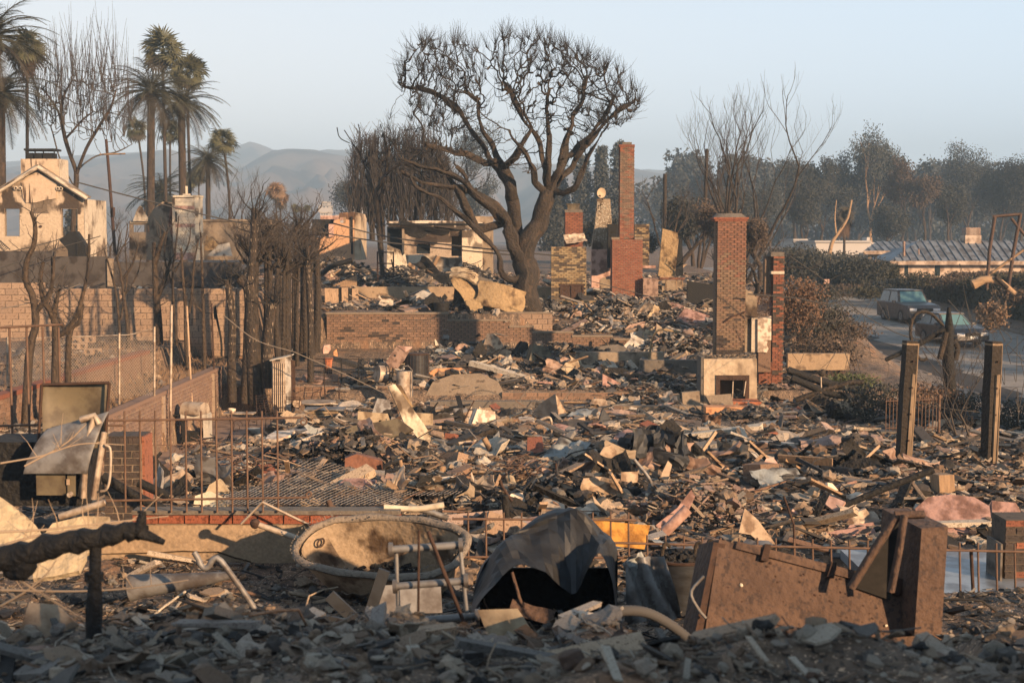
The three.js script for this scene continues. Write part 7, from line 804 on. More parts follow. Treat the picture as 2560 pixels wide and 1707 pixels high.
{ const d = 41.2, g = thing('metal_locker', 'pale ribbed metal garden locker standing by the charred trunks', 'locker'), r = rectBox(680, 898, 728, 1032, d, 0.7); part(g, 'front', pxPlate([[680, 1030], [679, 900], [711, 892], [714, 1032]], d, 0.03), M.galv); for (let i = 0; i < 6; i++) part(g, 'rib', tube(pxs([[683 + i * 5, 1028], [682 + i * 5, 908]], d - 0.02), 0.018, 5), M.galv); part(g, 'corner_panel', pxPlate([[711, 1032], [709, 893], [729, 885], [726, 900], [727, 1032]], d + 0.02, 0.05), M.steelPale); part(g, 'roof', at(box(0.65, 0.03, 0.7), P(704, 893, d + 0.3), [0, 0, 0.22]), M.steelPale); part(g, 'vent_slot', rectBox(688, 899, 700, 903, d - 0.012, 0.01).geo(), M.dark); part(g, 'open_side', rectBox(719, 905, 729, 1030, d + 0.08, 0.04).geo(), M.rustDark); part(g, 'back', box6(r.x0, r.x1, r.y0, r.y1 - 0.1, r.z0, r.z0 + 0.02), M.rustDark); }
{ const g = thing('terracotta_pot', 'orange terracotta pot on the terrace behind the wire fence', 'pot'), h = P(820, 922, 46), c = V(h.x, G(h.x, 46), h.z); part(g, 'pot', new THREE.CylinderGeometry(0.16, 0.11, 0.3, 18).translate(c.x, c.y + 0.35, c.z), M.terracotta); part(g, 'rim', new THREE.CylinderGeometry(0.175, 0.175, 0.06, 18).translate(c.x, c.y + 0.5, c.z), M.terracotta); part(g, 'stand', new THREE.CylinderGeometry(0.13, 0.13, 0.22, 12).translate(c.x, c.y + 0.1, c.z), M.rustDark); }
slabOn('plaster_chunk', 'cream broken wall chunk by the terracotta pot', 'wall chunk', M.stuccoPink, 815, 872, 48, 0.32, 0.34, 0.2, [0, 0.3, 0.1], 6); slabOn('plaster_chunk', 'orange sunlit tile chunk right of the terracotta pot', 'wall chunk', M.orangeSlab, 838, 885, 48, 0.16, 0.42, 0.1, [0, 0.3, 0.05], 5, 0.1);
{ const d = 43.6, g = thing('wire_garden_fence', 'dark low wire garden fence on top of the patio back wall', 'fence'); for (let x = 810; x <= 985; x += 43) part(g, 'post', tube(pxs([[x, 895], [x, 962]], d), 0.022, 5), M.charBlack); for (const y of [897, 928, 955]) part(g, 'rail', tube(pxs([[780, y], [990, y + 2]], d), 0.012, 4), M.charBlack); const tb = new TB(); for (let x = 785; x < 985; x += 5) tb.tube(pxs([[x, 898], [x, 960]], d), 0.004, 3, false); part(g, 'mesh', tb.geo(), M.wire); }
// left chain link fence
{ const d = 33, g = thing('chain_link_fence', 'chain link fence with steel posts on the garden terrace', 'fence'); const top = x => pl([[-40, 850], [0, 848], [324, 837], [381, 822], [400, 820]], x); for (const [x, b] of [[-20, 1000], [17, 1040], [168, 1010], [297, 1010], [385, 990]]) part(g, 'post', tube(pxs([[x, top(x) - 5], [x, b]], d), 0.028, 7), M.galv); const tr = []; for (let x = -40; x <= 385; x += 15) tr.push([x, top(x)]); part(g, 'top_rail', tube(pxs(tr, d), 0.016, 6), M.galv); const tb = new TB(); for (let x = -200; x < 620; x += 6.4) for (const s of [-1, 1]) { const p = []; for (let k = 0; k <= 24; k++) { const y = 842 + k * 6.4, xx = x + s * k * 6.4 * 0.75; if (xx < -40 || xx > 385 || y < top(xx) || y > 1002 - (xx > 200 ? (xx - 200) * 0.05 : 0)) { if (p.length > 1) tb.tube(pxs(p, d), 0.0045, 3, false); p.length = 0; continue; } p.push([xx, y]); } if (p.length > 1) tb.tube(pxs(p, d), 0.0045, 3, false); } stuffPart(g, 'wire_mesh', tb.geo(), M.chainlink); }
[[[[421, 960], [428, 762]], 'pale bare steel post in the garden bed'], [[[480, 940], [466, 765]], 'pinkish leaning steel post in the garden bed'], [[[537, 910], [528, 758]], 'dark thin steel post near the slim trunk']].forEach(([a, l], i) => one('garden_post', l, 'post', (() => { const p = pxs(a, [36, 39, 42][i]); p[0].y = Math.min(p[0].y, G(p[0].x, -p[0].z)); return tube(p, [0.035, 0.032, 0.025][i], 7); })(), [M.galv, M.plankPale, M.rustDark][i]));
{ const d = 43, g = thing('burnt_agave', 'burnt flower spike with dark bulb before the block wall', 'plant'); part(g, 'stem', tube(curve(pxs([[553, 890], [552, 850], [542, 800], [537, 770]], d), 10), 0.035, 6), M.charBlack); part(g, 'bulb', lump(0.07, 0.2, 1, 0.8, 3, 0.8).translate(...P(537, 782, d).toArray()), M.charBlack); }
for (const [x, y, l] of [[195, 870, 'tan hollow concrete block on the garden terrace'], [228, 884, 'tan hollow concrete block beside the first'], [215, 868, 'tan hollow concrete block stacked over the others']]) one('hollow_block', l, 'concrete block', (() => { const h = hit(x, y + 6, 20), c = h.p; const s = plate([[-0.25, -0.1], [0.25, -0.1], [0.25, 0.1], [-0.25, 0.1]], 0.2, [[[-0.2, -0.06], [-0.05, -0.06], [-0.05, 0.06], [-0.2, 0.06]], [[0.05, -0.06], [0.2, -0.06], [0.2, 0.06], [0.05, 0.06]]]); return at(s, c.clone().add(V(0, 0.12 + (l.includes('over') ? 0.2 : 0), 0)), [0, rr(-0.2, 0.2), rr(-0.05, 0.05)]); })(), M.bBlock[2]);
slabOn('stone_stack', 'stack of tan flagstones beside the block wall', 'stones', M.bBlock[0], 350, 890, 44, 0.9, 0.35, 0.25, [-1.3, 0.2, 0], 7);

// ------------------------------------------------------------------ middle lots: mechanical things
{ const d = 41.5, g = thing('water_heater', 'tall battered steel water heater standing in the rubble', 'water heater'); const a = P(1009, 1040, d), b = P(1011, 928, d); a.y = Math.min(a.y, G(a.x, d)); part(g, 'tank', tube([a, b], 0.25, 20), M.galv); part(g, 'top_fitting', tube(pxs([[1006, 928], [1008, 916], [1020, 914], [1030, 925], [1031, 990]], d - 0.22), 0.02, 6), M.steelGrey); }
{ const d = 42, g = thing('steel_drum_lid', 'round grey drum bottom tipped on its side near the water heater', 'drum'); const c = P(958, 936, d); part(g, 'drum', at(uvBox(new THREE.CylinderGeometry(0.27, 0.27, 0.32, 28)), c.clone().add(V(-0.06, 0, -0.1)), [0.0, 0.5, 1.45]), M.galv); part(g, 'rim', at(new THREE.TorusGeometry(0.27, 0.016, 6, 28).rotateX(Math.PI / 2), c.clone().add(V(0.08, 0, -0.02)), [0, 0.5, 1.45]), M.rust); }
{ const d = 44.5, g = thing('air_conditioner', 'dark ribbed air conditioner condenser behind the water heater', 'air conditioner'), c = P(1042, 915, d), b = onG(1042, d); const h = 0.95; part(g, 'casing', new THREE.CylinderGeometry(0.38, 0.38, h, 24, 1).translate(c.x, b.y + h / 2, c.z), M.steelBlack); part(g, 'top', new THREE.CylinderGeometry(0.4, 0.4, 0.05, 24).translate(c.x, b.y + h, c.z), M.rustDark); const tb = new TB(); for (let i = 0; i < 24; i++) { const a = i / 24 * 6.283; tb.tube([V(c.x + Math.cos(a) * 0.39, b.y, c.z + Math.sin(a) * 0.39), V(c.x + Math.cos(a) * 0.39, b.y + h, c.z + Math.sin(a) * 0.39)], 0.006, 3, false); } part(g, 'grille', tb.geo(), M.rust); }
{ const d = 43.2, g = thing('range_hood', 'pinkish metal hood tipped on edge against the condenser', 'metal hood'); part(g, 'front', pxPlate([[964, 905], [992, 864], [1030, 866], [1008, 905], [992, 922], [975, 918]], d, 0.02), M.brownMetal); part(g, 'top_fold', pxPlate([[992, 864], [1032, 868], [1014, 880]], d - 0.03, 0.02), M.stuccoPink); part(g, 'hole', new THREE.CircleGeometry(0.035, 14).translate(...P(987, 889, d - 0.012).toArray()), M.dark); }
// collapsed ochre structure near the great tree
{ const g = thing('collapsed_ochre_wall', 'collapsed ochre stucco wall folded over at the great burnt tree', 'wall remnant'), d = 53.3; const s = (w, h, px, py, e, f, dd = 0, m = M.ochre) => part(g, 'stucco_sheet', at(faceted(sheet(w, h, 0.08, f, 6, 5, (u, v) => [0.14 * (vn(v * 4, 3) - 0.5), 0.2 * (vn(u * 4, 8) - 0.5)])), P(px, py, d + dd), e), m);
  s(1.9, 1.0, 1252, 748, [-0.25, 0.1, -0.22], (u, v) => 0.2 * Math.sin(u * 3) + 0.06 * fbm(u * 4, v * 4, 3)); s(0.55, 1.5, 1168, 735, [-0.1, 0.25, 0.5], (u, v) => 0.1 * Math.sin(v * 4), 0.1); s(0.5, 0.6, 1188, 768, [-0.1, 0.1, 0.35], (u, v) => 0.08 * Math.sin(v * 4), -0.2); s(1.1, 0.6, 1160, 690, [-0.9, 0.3, -0.4], (u, v) => 0.15 * Math.sin(u * 3), 0.3, M.oliveBoard); part(g, 'dark_interior', pxPlate([[1130, 778], [1136, 720], [1150, 692], [1166, 695], [1178, 778]], d + 0.4, 0.2), M.char); part(g, 'grey_wall', pxPlate([[1178, 778], [1172, 700], [1196, 690], [1230, 700], [1260, 740], [1230, 778]], d + 0.5, 0.12), M.concreteGrey); for (let i = 0; i < 5; i++) part(g, 'lath', tube(pxs([[1140 + i * 12, 676 + i * 3], [1196 - i * 3, 674 + i * 6]], d + rr(-0.2, 0.4)), 0.012, 4), M.rustDark); }
one('burnt_planter', 'dark burnt barrel planter with wire basket on the terrace', 'planter', merge([uvBox(new THREE.CylinderGeometry(0.32, 0.26, 0.5, 16)).translate(...P(1103, 772, 53).toArray()), at(wornBox(0.5, 0.5, 0.3, 0.05), P(1080, 755, 53.3), [0, 0.3, 0.7]), at(shard(0.25, 0.3, 0.1, 4), P(1112, 742, 53.2), [0, 0, 0.2])]), M.charBlack);
{ const g = thing('pipe_gate_frame', 'rusted steel gate frame on the upper terrace before the burnt house', 'gate'), d = 61.5; for (const x of [943, 983]) part(g, 'upright', tube(pxs([[x, 629], [x + 1, 712]], d), 0.035, 5), M.rustDark); for (const y of [630, 658, 690]) part(g, 'bar', tube(pxs([[942, y], [984, y + 1]], d), 0.03, 5), M.rustDark); part(g, 'latch', tube(pxs([[978, 648], [982, 668]], d), 0.03, 4), M.rustDark); part(g, 'stay', tube(pxs([[935, 712], [1000, 690]], d - 0.2), 0.02, 4), M.galv); }
{ const d = 58.5, g = thing('tipped_machine', 'tipped dark appliance with pale end right of the buff fireplace', 'appliance'); part(g, 'casing', at(wornBox(0.95, 0.5, 0.7, 0.03), P(1540, 762, d), [0.3, 0.5, 0.35]), M.steelGrey); part(g, 'pale_end', at(wornBox(0.5, 0.42, 0.05, 0.02), P(1562, 772, d - 0.45), [0.1, 0.4, 0.6]), M.tileWhite); }

// ------------------------------------------------------------------ outlines leaning in the rubble: [name, label, category, material, photo outline, lean back, thickness]
function lean(name, label, cat, mat, pts, tilt = 0.35, t = 0.06, ry = 0) { let lo = pts[0]; for (const p of pts) if (p[1] > lo[1]) lo = p; const xs = pts.map(p => p[0]), cx = (Math.min(...xs) + Math.max(...xs)) / 2; const h = hit(cx, lo[1], 12.8), d = h.d; const b = P(cx, lo[1], d); const loc = pts.map(p => { const q = P(p[0], p[1], d); return [q.x - b.x, (q.y - b.y) / Math.cos(tilt)]; }); const g = plate(loc, t); g.rotateX(-tilt).rotateY(ry); g.translate(b.x, b.y - 0.02, b.z); return one(name, label, cat, g, mat); }
[['pale_plank', 'tall pale charred plank door leaning over the collapsed boards', 'door leaf', 'whitePaint', [[972, 962], [990, 958], [1062, 1060], [1092, 1110], [1062, 1112], [1010, 1052]], 0.1, 0.07, 0.3], ['charred_beam', 'yellowish edge beam lying along the pale door', 'beam', 'ochre', [[990, 958], [1004, 962], [1052, 1050], [1036, 1060]], 0.1, 0.1, 0.2],
 ['metal_awning', 'folded white metal sheet standing in the rubble pile', 'metal sheet', 'steelBlue', [[746, 1044], [756, 1050], [826, 1092], [802, 1112], [790, 1100]], 0.15, 0.02, 0.2], ['collapsed_roof_piece', 'broad olive charred panel sagging across the rubble pile', 'panel', 'olive', [[798, 1112], [870, 1070], [990, 1052], [1030, 1078], [1000, 1090], [900, 1110], [860, 1150], [815, 1130]], 0.6, 0.05, 0], ['brown_metal_sheet', 'folded brown metal sheet on the rubble pile', 'metal sheet', 'brownMetal', [[925, 1105], [942, 1085], [990, 1105], [1070, 1135], [1075, 1155], [985, 1158], [955, 1140]], 0.5, 0.02, 0], ['red_box', 'reddish brown burnt cabinet stuck in the rubble pile', 'cabinet', 'redBoard', [[862, 1196], [862, 1142], [890, 1132], [955, 1150], [957, 1196]], 0.05, 0.3, 0.1],
 ['tan_plaster_panel', 'tan plaster panel standing behind the rubble pile', 'panel', 'oliveBoard', [[893, 1072], [894, 1026], [968, 1032], [980, 1068], [975, 1075]], 0.05, 0.06, 0], ['tan_plaster_panel', 'tan plaster panel right of the pale door', 'panel', 'oliveBoard', [[1046, 1082], [1036, 1030], [1082, 1032], [1082, 1082]], 0.05, 0.06, 0], ['twisted_sheet', 'grey twisted metal sheet left of the water heater', 'metal sheet', 'steelGrey', [[930, 1030], [945, 995], [975, 1000], [982, 1040], [950, 1048]], 0.3, 0.05, 0.2],
 ['rock_slab', 'great rounded slab of cracked grey stucco in the middle lots', 'slab', 'concrete', [[1062, 990], [1080, 955], [1130, 938], [1200, 935], [1245, 955], [1262, 985], [1258, 1000], [1100, 1004]], 0.5, 0.35, 0], ['orange_slab', 'long orange sunlit beam slab lying in the rubble', 'slab', 'orangeSlab', [[1070, 930], [1090, 920], [1200, 918], [1285, 935], [1284, 948], [1250, 944], [1180, 930], [1085, 940]], 0.4, 0.25, 0.05], ['white_ceiling_sheet', 'crumpled white ceiling sheet below the retaining wall', 'sheet', 'steelPale', [[1150, 895], [1180, 878], [1260, 880], [1300, 892], [1230, 902]], 0.8, 0.04, 0], ['white_ceiling_sheet', 'pale sheet with upturned end near the condenser', 'sheet', 'whitePaint', [[1088, 862], [1086, 830], [1100, 826], [1116, 852], [1112, 862]], 0.3, 0.05, 0.3], ['blue_grey_sheet', 'blue grey sheet lying below the upturned pale sheet', 'sheet', 'steelBlue', [[1075, 890], [1090, 872], [1130, 868], [1145, 885], [1110, 895]], 0.8, 0.04, 0], ['white_ceiling_sheet', 'long pale strip of sheet beside the blue grey one', 'sheet', 'whitePaint', [[1135, 880], [1150, 876], [1175, 898], [1162, 902]], 0.6, 0.04, 0],
 ['olive_box', 'olive brown box panel tilted in the upper rubble', 'box', 'olive', [[1320, 905], [1336, 858], [1376, 870], [1385, 900], [1350, 915]], 0.15, 0.5, 0.3], ['grey_plaster_slab', 'grey cracked plaster slab leaning below the stepped wall', 'slab', 'concreteGrey', [[1475, 880], [1490, 866], [1545, 860], [1576, 872], [1576, 896], [1500, 892]], 0.35, 0.06, 0], ['cracked_slab', 'tan cracked slab at the end of the stepped wall', 'slab', 'oliveBoard', [[1592, 872], [1592, 848], [1625, 848], [1628, 872]], 0.2, 0.2, 0], ['pink_slab', 'pink cracked plaster slab left of the broad chimney', 'slab', 'pinkSlab', [[1658, 880], [1680, 862], [1710, 852], [1734, 862], [1736, 874], [1700, 884]], 0.6, 0.1, 0], ['pink_slab', 'pink plaster slab standing on edge above the low lot wall', 'slab', 'pinkSlab', [[1506, 965], [1508, 933], [1540, 950], [1562, 966], [1530, 972]], 0.2, 0.08, 0.2], ['pink_slab', 'broad pink plaster sheet behind the low lot wall', 'slab', 'pinkSlab', [[1540, 985], [1570, 960], [1640, 962], [1680, 975], [1640, 990]], 0.95, 0.06, 0], ['pink_slab', 'wide pale pink slab right of the tall red chimney', 'slab', 'pinkSlab', [[1580, 765], [1600, 755], [1700, 757], [1720, 770], [1640, 780]], 1.0, 0.08, 0], ['pink_slab', 'fallen pink slab below the dark burnt wall panel', 'slab', 'pinkSlab', [[1690, 800], [1720, 770], [1780, 790], [1785, 810], [1730, 815]], 0.8, 0.08, 0],
 ['white_box', 'white tiled box end lying in the middle rubble', 'box', 'tileWhite', [[1178, 1060], [1194, 1020], [1240, 1028], [1242, 1058], [1230, 1072]], 0.1, 0.35, 0.3], ['burnt_box', 'burnt box with flaking tan end in the middle rubble', 'box', 'tanPanel', [[1380, 1010], [1392, 986], [1424, 1040], [1400, 1052]], 0.1, 0.25, 0.2], ['black_sheet', 'black sheet sagging from the burnt box', 'sheet', 'steelBlack', [[1322, 1045], [1350, 1010], [1390, 986], [1398, 1050], [1360, 1058]], 0.5, 0.04, 0], ['grey_roof_piece', 'grey folded roof piece left of the white tiled box', 'sheet', 'steelGrey', [[1104, 1042], [1120, 1022], [1165, 1020], [1178, 1045], [1140, 1050]], 0.6, 0.05, 0], ['metal_box', 'square grey tan metal box behind the rubble pipe', 'box', 'tanPanel', [[1440, 1068], [1440, 1046], [1464, 1040], [1464, 1068]], 0.05, 0.3, 0.2], ['metal_box', 'dark open metal box next to the square one', 'box', 'steelBlack', [[1410, 1070], [1411, 1050], [1440, 1050], [1440, 1070]], 0.05, 0.25, 0], ['black_funnel', 'black pointed metal scrap in the middle rubble', 'metal scrap', 'steelBlack', [[1495, 1060], [1512, 1020], [1530, 1045], [1525, 1064], [1508, 1068]], 0.3, 0.15, 0.2],
 ['dark_table', 'dark overturned cabinet near the low lot wall', 'cabinet', 'char', [[1506, 940], [1510, 918], [1560, 920], [1590, 935], [1594, 955], [1560, 955]], 0.5, 0.2, 0], ['sooty_cabinet', 'pinkish burnt kitchen cabinet left of the pale fireplace', 'cabinet', 'tanPanel', [[1648, 1018], [1648, 984], [1700, 984], [1700, 1018]], 0.05, 0.35, 0], ['sooty_cabinet', 'sooty burnt cabinet right beside the pale fireplace', 'cabinet', 'stuccoSooty', [[1708, 1018], [1706, 980], [1750, 976], [1752, 1018]], 0.05, 0.35, 0], ['ruined_armchair', 'sprung metal basket filled with ash before the pale fireplace', 'basket', 'concrete', [[1768, 990], [1832, 985], [1836, 1010], [1815, 1028], [1785, 1026]], 0.5, 0.2, 0],
 ['black_appliance', 'black crumpled appliance carcass in the central rubble', 'appliance', 'charBlack', [[1562, 1160], [1566, 1100], [1580, 1082], [1620, 1080], [1640, 1066], [1640, 1160]], 0.1, 0.45, 0.1], ['black_appliance', 'tilted charred box panel on top of the black carcass', 'panel', 'char', [[1636, 1100], [1650, 1080], [1688, 1058], [1705, 1078], [1702, 1100], [1660, 1104]], 0.3, 0.1, 0], ['bent_tan_plate', 'bent tan metal plate sticking up from the black carcass', 'metal plate', 'tanPanel', [[1628, 1138], [1640, 1120], [1660, 1088], [1662, 1100], [1648, 1140]], 0.1, 0.02, 0.2], ['bent_tan_plate', 'tan oval plate below the black carcass', 'metal plate', 'tanPanel', [[1652, 1200], [1656, 1180], [1672, 1150], [1682, 1160], [1672, 1195], [1660, 1210]], 0.2, 0.02, 0], ['tan_metal_case', 'tan brown metal case behind the black carcass', 'case', 'brownMetal', [[1640, 1150], [1642, 1108], [1708, 1106], [1712, 1150]], 0.1, 0.3, 0], ['hanging_cloth', 'burnt quilted cloth hanging below the black carcass', 'cloth', 'tanPanel', [[1552, 1225], [1556, 1178], [1600, 1178], [1598, 1215], [1580, 1240]], 0.2, 0.02, 0.2],
 ['pink_gable', 'pink plaster board propped as a tent in the rubble', 'slab', 'pinkSlab', [[1640, 1310], [1700, 1270], [1740, 1228], [1748, 1245], [1720, 1290], [1660, 1330]], 0.4, 0.04, 0.1], ['pink_gable', 'pink top flake crowning the propped boards', 'slab', 'pinkSlab', [[1746, 1226], [1752, 1215], [1788, 1216], [1784, 1228]], 0.7, 0.04, 0], ['pale_flake', 'pale upright plaster flake under the pink boards', 'slab', 'whitePaint', [[1744, 1282], [1742, 1240], [1756, 1234], [1764, 1262], [1758, 1286]], 0.1, 0.03, 0], ['pink_hex_flake', 'dusky pink plaster flake at the foot of the pink boards', 'slab', 'pinkSlab', [[1792, 1288], [1796, 1278], [1828, 1296], [1830, 1312], [1805, 1310]], 0.3, 0.04, 0], ['brown_pipe_board', 'pale long splintered board on the pink heap', 'board', 'plankPale', [[1790, 1225], [1798, 1222], [1838, 1295], [1828, 1300]], 0.3, 0.04, 0],
 ['pink_roof_slab', 'large pink cracked plaster slab beyond the oven door', 'slab', 'pinkSlab', [[2318, 1340], [2316, 1285], [2360, 1262], [2420, 1256], [2480, 1262], [2510, 1280], [2500, 1310], [2440, 1350], [2380, 1342]], 0.95, 0.09, 0], ['pink_roof_slab', 'dusky broken pink slab beside the large cracked one', 'slab', 'pinkSlab', [[2490, 1290], [2500, 1258], [2560, 1262], [2570, 1300], [2530, 1310]], 0.8, 0.09, 0], ['pink_curved_tile', 'curved pink plaster flakes left of the oven door', 'slab', 'pinkSlab', [[2052, 1345], [2060, 1330], [2120, 1325], [2190, 1315], [2200, 1340], [2120, 1348]], 0.85, 0.05, 0], ['pink_curved_tile', 'upper curved pink plaster flake left of the oven door', 'slab', 'pinkSlab', [[2110, 1328], [2130, 1312], [2190, 1306], [2195, 1322]], 0.8, 0.05, 0], ['tan_round_tile', 'round tan plaster tile standing near the iron stake', 'tile', 'tanPanel', [[1922, 1325], [1925, 1305], [1950, 1298], [1966, 1312], [1960, 1328], [1935, 1332]], 0.3, 0.03, 0], ['tan_round_tile', 'bright tan tile right of the iron stake', 'tile', 'ochre', [[1976, 1328], [1974, 1296], [1988, 1290], [2000, 1305], [2004, 1325]], 0.2, 0.03, 0], ['folded_metal', 'folded grey metal angle leaning left of the iron stake', 'metal sheet', 'tanPanel', [[1850, 1330], [1868, 1272], [1900, 1300], [1950, 1370], [1925, 1372], [1880, 1335]], 0.3, 0.03, 0],
 ['fallen_wallboard', 'pale grey fallen wall panel on the right rubble', 'panel', 'steelPale', [[1880, 1130], [1960, 1148], [1990, 1165], [1900, 1150]], 0.9, 0.04, 0], ['plaster_row', 'row of broken tan bricks at the right edge of the rubble', 'bricks', 'tanPanel', [[2358, 1170], [2360, 1152], [2440, 1156], [2445, 1172]], 0.2, 0.15, 0.1], ['tan_box_stack', 'pale split timber box on the right rubble', 'box', 'plank', [[2350, 1240], [2348, 1184], [2390, 1184], [2392, 1240]], 0.05, 0.25, 0.2], ['white_bags', 'cream crumpled bag behind the near fence', 'bag', 'whiteBag', [[480, 1275], [484, 1238], [520, 1226], [566, 1246], [566, 1274]], 0.3, 0.3, 0], ['white_bags', 'olive cream crumpled bag on top of the other bag', 'bag', 'oliveBoard', [[505, 1245], [520, 1210], [545, 1195], [568, 1225], [560, 1245]], 0.3, 0.2, 0]]
  .forEach(a => lean(a[0], a[1], a[2], M[a[3]], a[4], a[5], a[6], a[7]));
// charred timbers and pipes: photo line, radius in metres
[[[[255, 1190], [330, 1235], [420, 1280]], 'square charred beam leaning behind the near fence', 13.5, 0.05, 'charBlack'], [[[345, 1205], [420, 1240]], 'second charred beam beside the leaning one', 14.5, 0.05, 'charBlack'], [[[520, 1172], [600, 1205]], 'charred round log on the patio slope', 22, 0.09, 'char'], [[[2070, 1282], [2200, 1226], [2335, 1174]], 'long black charred beam across the right rubble', 17.2, 0.045, 'charBlack'], [[[1480, 1240], [1540, 1262], [1640, 1280]], 'fat charred beam in the dark central hollow', 18, 0.13, 'charBlack'], [[[1520, 1232], [1600, 1252], [1660, 1268]], 'second charred beam in the dark central hollow', 18.6, 0.11, 'charBlack'], [[[1585, 1148], [1625, 1200], [1645, 1265]], 'bent grey steel angle standing before the black carcass', 18, 0.025, 'steelGrey'], [[[1625, 1210], [1622, 1240], [1640, 1262]], 'grey bar crossing the bent steel angle', 17.8, 0.02, 'steelGrey'], [[[1250, 1200], [1258, 1220], [1280, 1252]], 'curved dark pipe in the rubble left of the carcass', 17, 0.02, 'rustDark'], [[[1380, 1090], [1450, 1098], [1560, 1110]], 'long grey pipe lying in the middle rubble', 28, 0.04, 'steelGrey'], [[[1390, 1158], [1392, 1200], [1395, 1242]], 'thin upright pipe in the central rubble', 19, 0.02, 'rustDark'], [[[1106, 1165], [1104, 1185], [1106, 1215]], 'short scorched stake at the chain link heap', 20, 0.055, 'plank'], [[[1262, 1238], [1264, 1265], [1266, 1296]], 'charred square stub behind the near fence', 13.2, 0.035, 'char'], [[[1290, 1140], [1292, 1110], [1335, 1080], [1340, 1105], [1345, 1125]], 'bent pale pipe frame in the middle rubble', 29, 0.03, 'galv'], [[[1345, 1052], [1376, 1046], [1378, 1100]], 'upright bent copper pipe before the burnt box', 30, 0.03, 'galv'], [[[1290, 1045], [1310, 985], [1400, 920], [1455, 935], [1410, 1000]], 'long thin conduit arching over the middle lots', 40, 0.013, 'wirePale'], [[[1850, 1060], [1960, 1052], [2040, 1040]], 'dark beam end resting on the fireplace footing', 35, 0.06, 'char'], [[[1990, 1000], [2110, 960], [2160, 955]], 'charred rafter slanting through the burnt garden', 38, 0.08, 'barkBurnt'], [[[1970, 925], [2060, 955], [2150, 975]], 'black rafter lying across the burnt garden', 39, 0.11, 'char'], [[[1980, 945], [2080, 985], [2170, 990]], 'lower black rafter in the burnt garden', 38, 0.1, 'char'], [[[2010, 1020], [2040, 990], [2060, 975]], 'pale charred timber propped on the rafters', 38, 0.07, 'plank'], [[[2053, 935], [2055, 1005]], 'upright steel rod with round finial in the burnt garden', 38, 0.02, 'galv'], [[[2140, 1110], [2150, 1085], [2175, 1060]], 'broken yellow pipe leaning at the footing end', 33, 0.05, 'ochre'], [[[2100, 1080], [2145, 1070], [2155, 1072]], 'charred branch lying at the footing end', 33, 0.05, 'barkBurnt'], [[[815, 980], [900, 940], [940, 900]], 'black leaning beam end on the upper ruin', 0, 0, ''], [[[1620, 912], [1640, 830], [1700, 830]], 'tan pipe frame above the foundation wall', 47, 0.04, 'ochre'], [[[800, 688], [830, 665], [880, 650]], 'black charred rafter on the ruin by the board fence', 62, 0.12, 'charBlack'], [[[1020, 660], [1060, 690], [1090, 700]], 'grey rafter leaning in the burnt white house yard', 66, 0.12, 'plank'], [[[1070, 690], [1095, 640]], 'pale rafter propped up before the burnt white house', 65, 0.12, 'plank'], [[[960, 1268], [1040, 1272], [1110, 1262]], 'pale bent gutter lying on the brick course', 12.4, 0.03, 'whitePaint'], [[[820, 1250], [830, 1268], [860, 1276], [960, 1270]], 'curved rusty rail end lying on the brick course', 12.5, 0.028, 'rust'], [[[1020, 1265], [1075, 1280], [1120, 1296]], 'grey flat bar behind the bathtub', 12.7, 0.03, 'steelGrey'], [[[1160, 1052], [1170, 1030], [1186, 1000]], 'thin rod with bent tip near the white tiled box', 33, 0.015, 'rustDark'], [[[1000, 1150], [1005, 1175]], 'short charred peg in the chain link heap', 20, 0.03, 'plank'], [[[1240, 1075], [1210, 1085], [1140, 1120], [1120, 1140]], 'blackened roots curling out of the rubble', 26, 0.06, 'barkBurnt'], [[[1226, 1090], [1215, 1130], [1190, 1190]], 'charred forked limb standing in the rubble', 23, 0.06, 'charBlack'], [[[1210, 1095], [1228, 1130], [1240, 1160]], 'grey split timber propped on the charred limb', 22.5, 0.05, 'plank']]
  .forEach(([a, l, d, r, m], i) => r && one(/beam|rafter/.test(l) ? 'charred_beam' : /pipe|conduit|gutter|rail/.test(l) ? 'scrap_pipe' : 'scrap_bar', l, /beam|rafter|timber|log/.test(l) ? 'timber' : /root|limb|branch/.test(l) ? 'branch' : 'metal scrap', tube(curve(pxs(a, d), 14), r, r > 0.05 && /beam|rafter|timber/.test(l) ? 4 : 7), M[m]));
one('rod_finial', 'round burnt finial ball on the garden rod', 'finial', lump(0.11, 0.2, 1).translate(...P(2056, 932, 38).toArray()), M.barkBurnt);
// sagging chain link over the rubble pile
{ const tb = new TB(), lines = []; const f = (u, v) => { const px = lerp(560, 1160, u), py = lerp(1155, 1262, v) + 40 * Math.pow(1 - u, 2) * (1 - v) - 22 * Math.sin(u * 6) * (1 - v); const d = lerp(20.5, 16.5, v); const p = P(px, py, d); p.y = Math.max(p.y, G(p.x, d) + 0.03); return p; }; for (let i = -30; i < 60; i++) for (const s of [-1, 1]) { let p = []; for (let k = 0; k <= 22; k++) { const u = i / 42 + s * k / 60 + (s < 0 ? 0.35 : 0), v = k / 22; if (u < 0 || u > 1 || (u < 0.3 && v < 0.62 - u) || (u > 0.75 && v > 0.75)) { if (p.length > 1) tb.tube(p, 0.0055, 3, false); p = []; continue; } p.push(f(u, v)); } if (p.length > 1) tb.tube(p, 0.0055, 3, false); } one('fallen_chain_link', 'fallen chain link netting draped over the rubble pile', 'wire netting', tb.geo(), M.galv); }
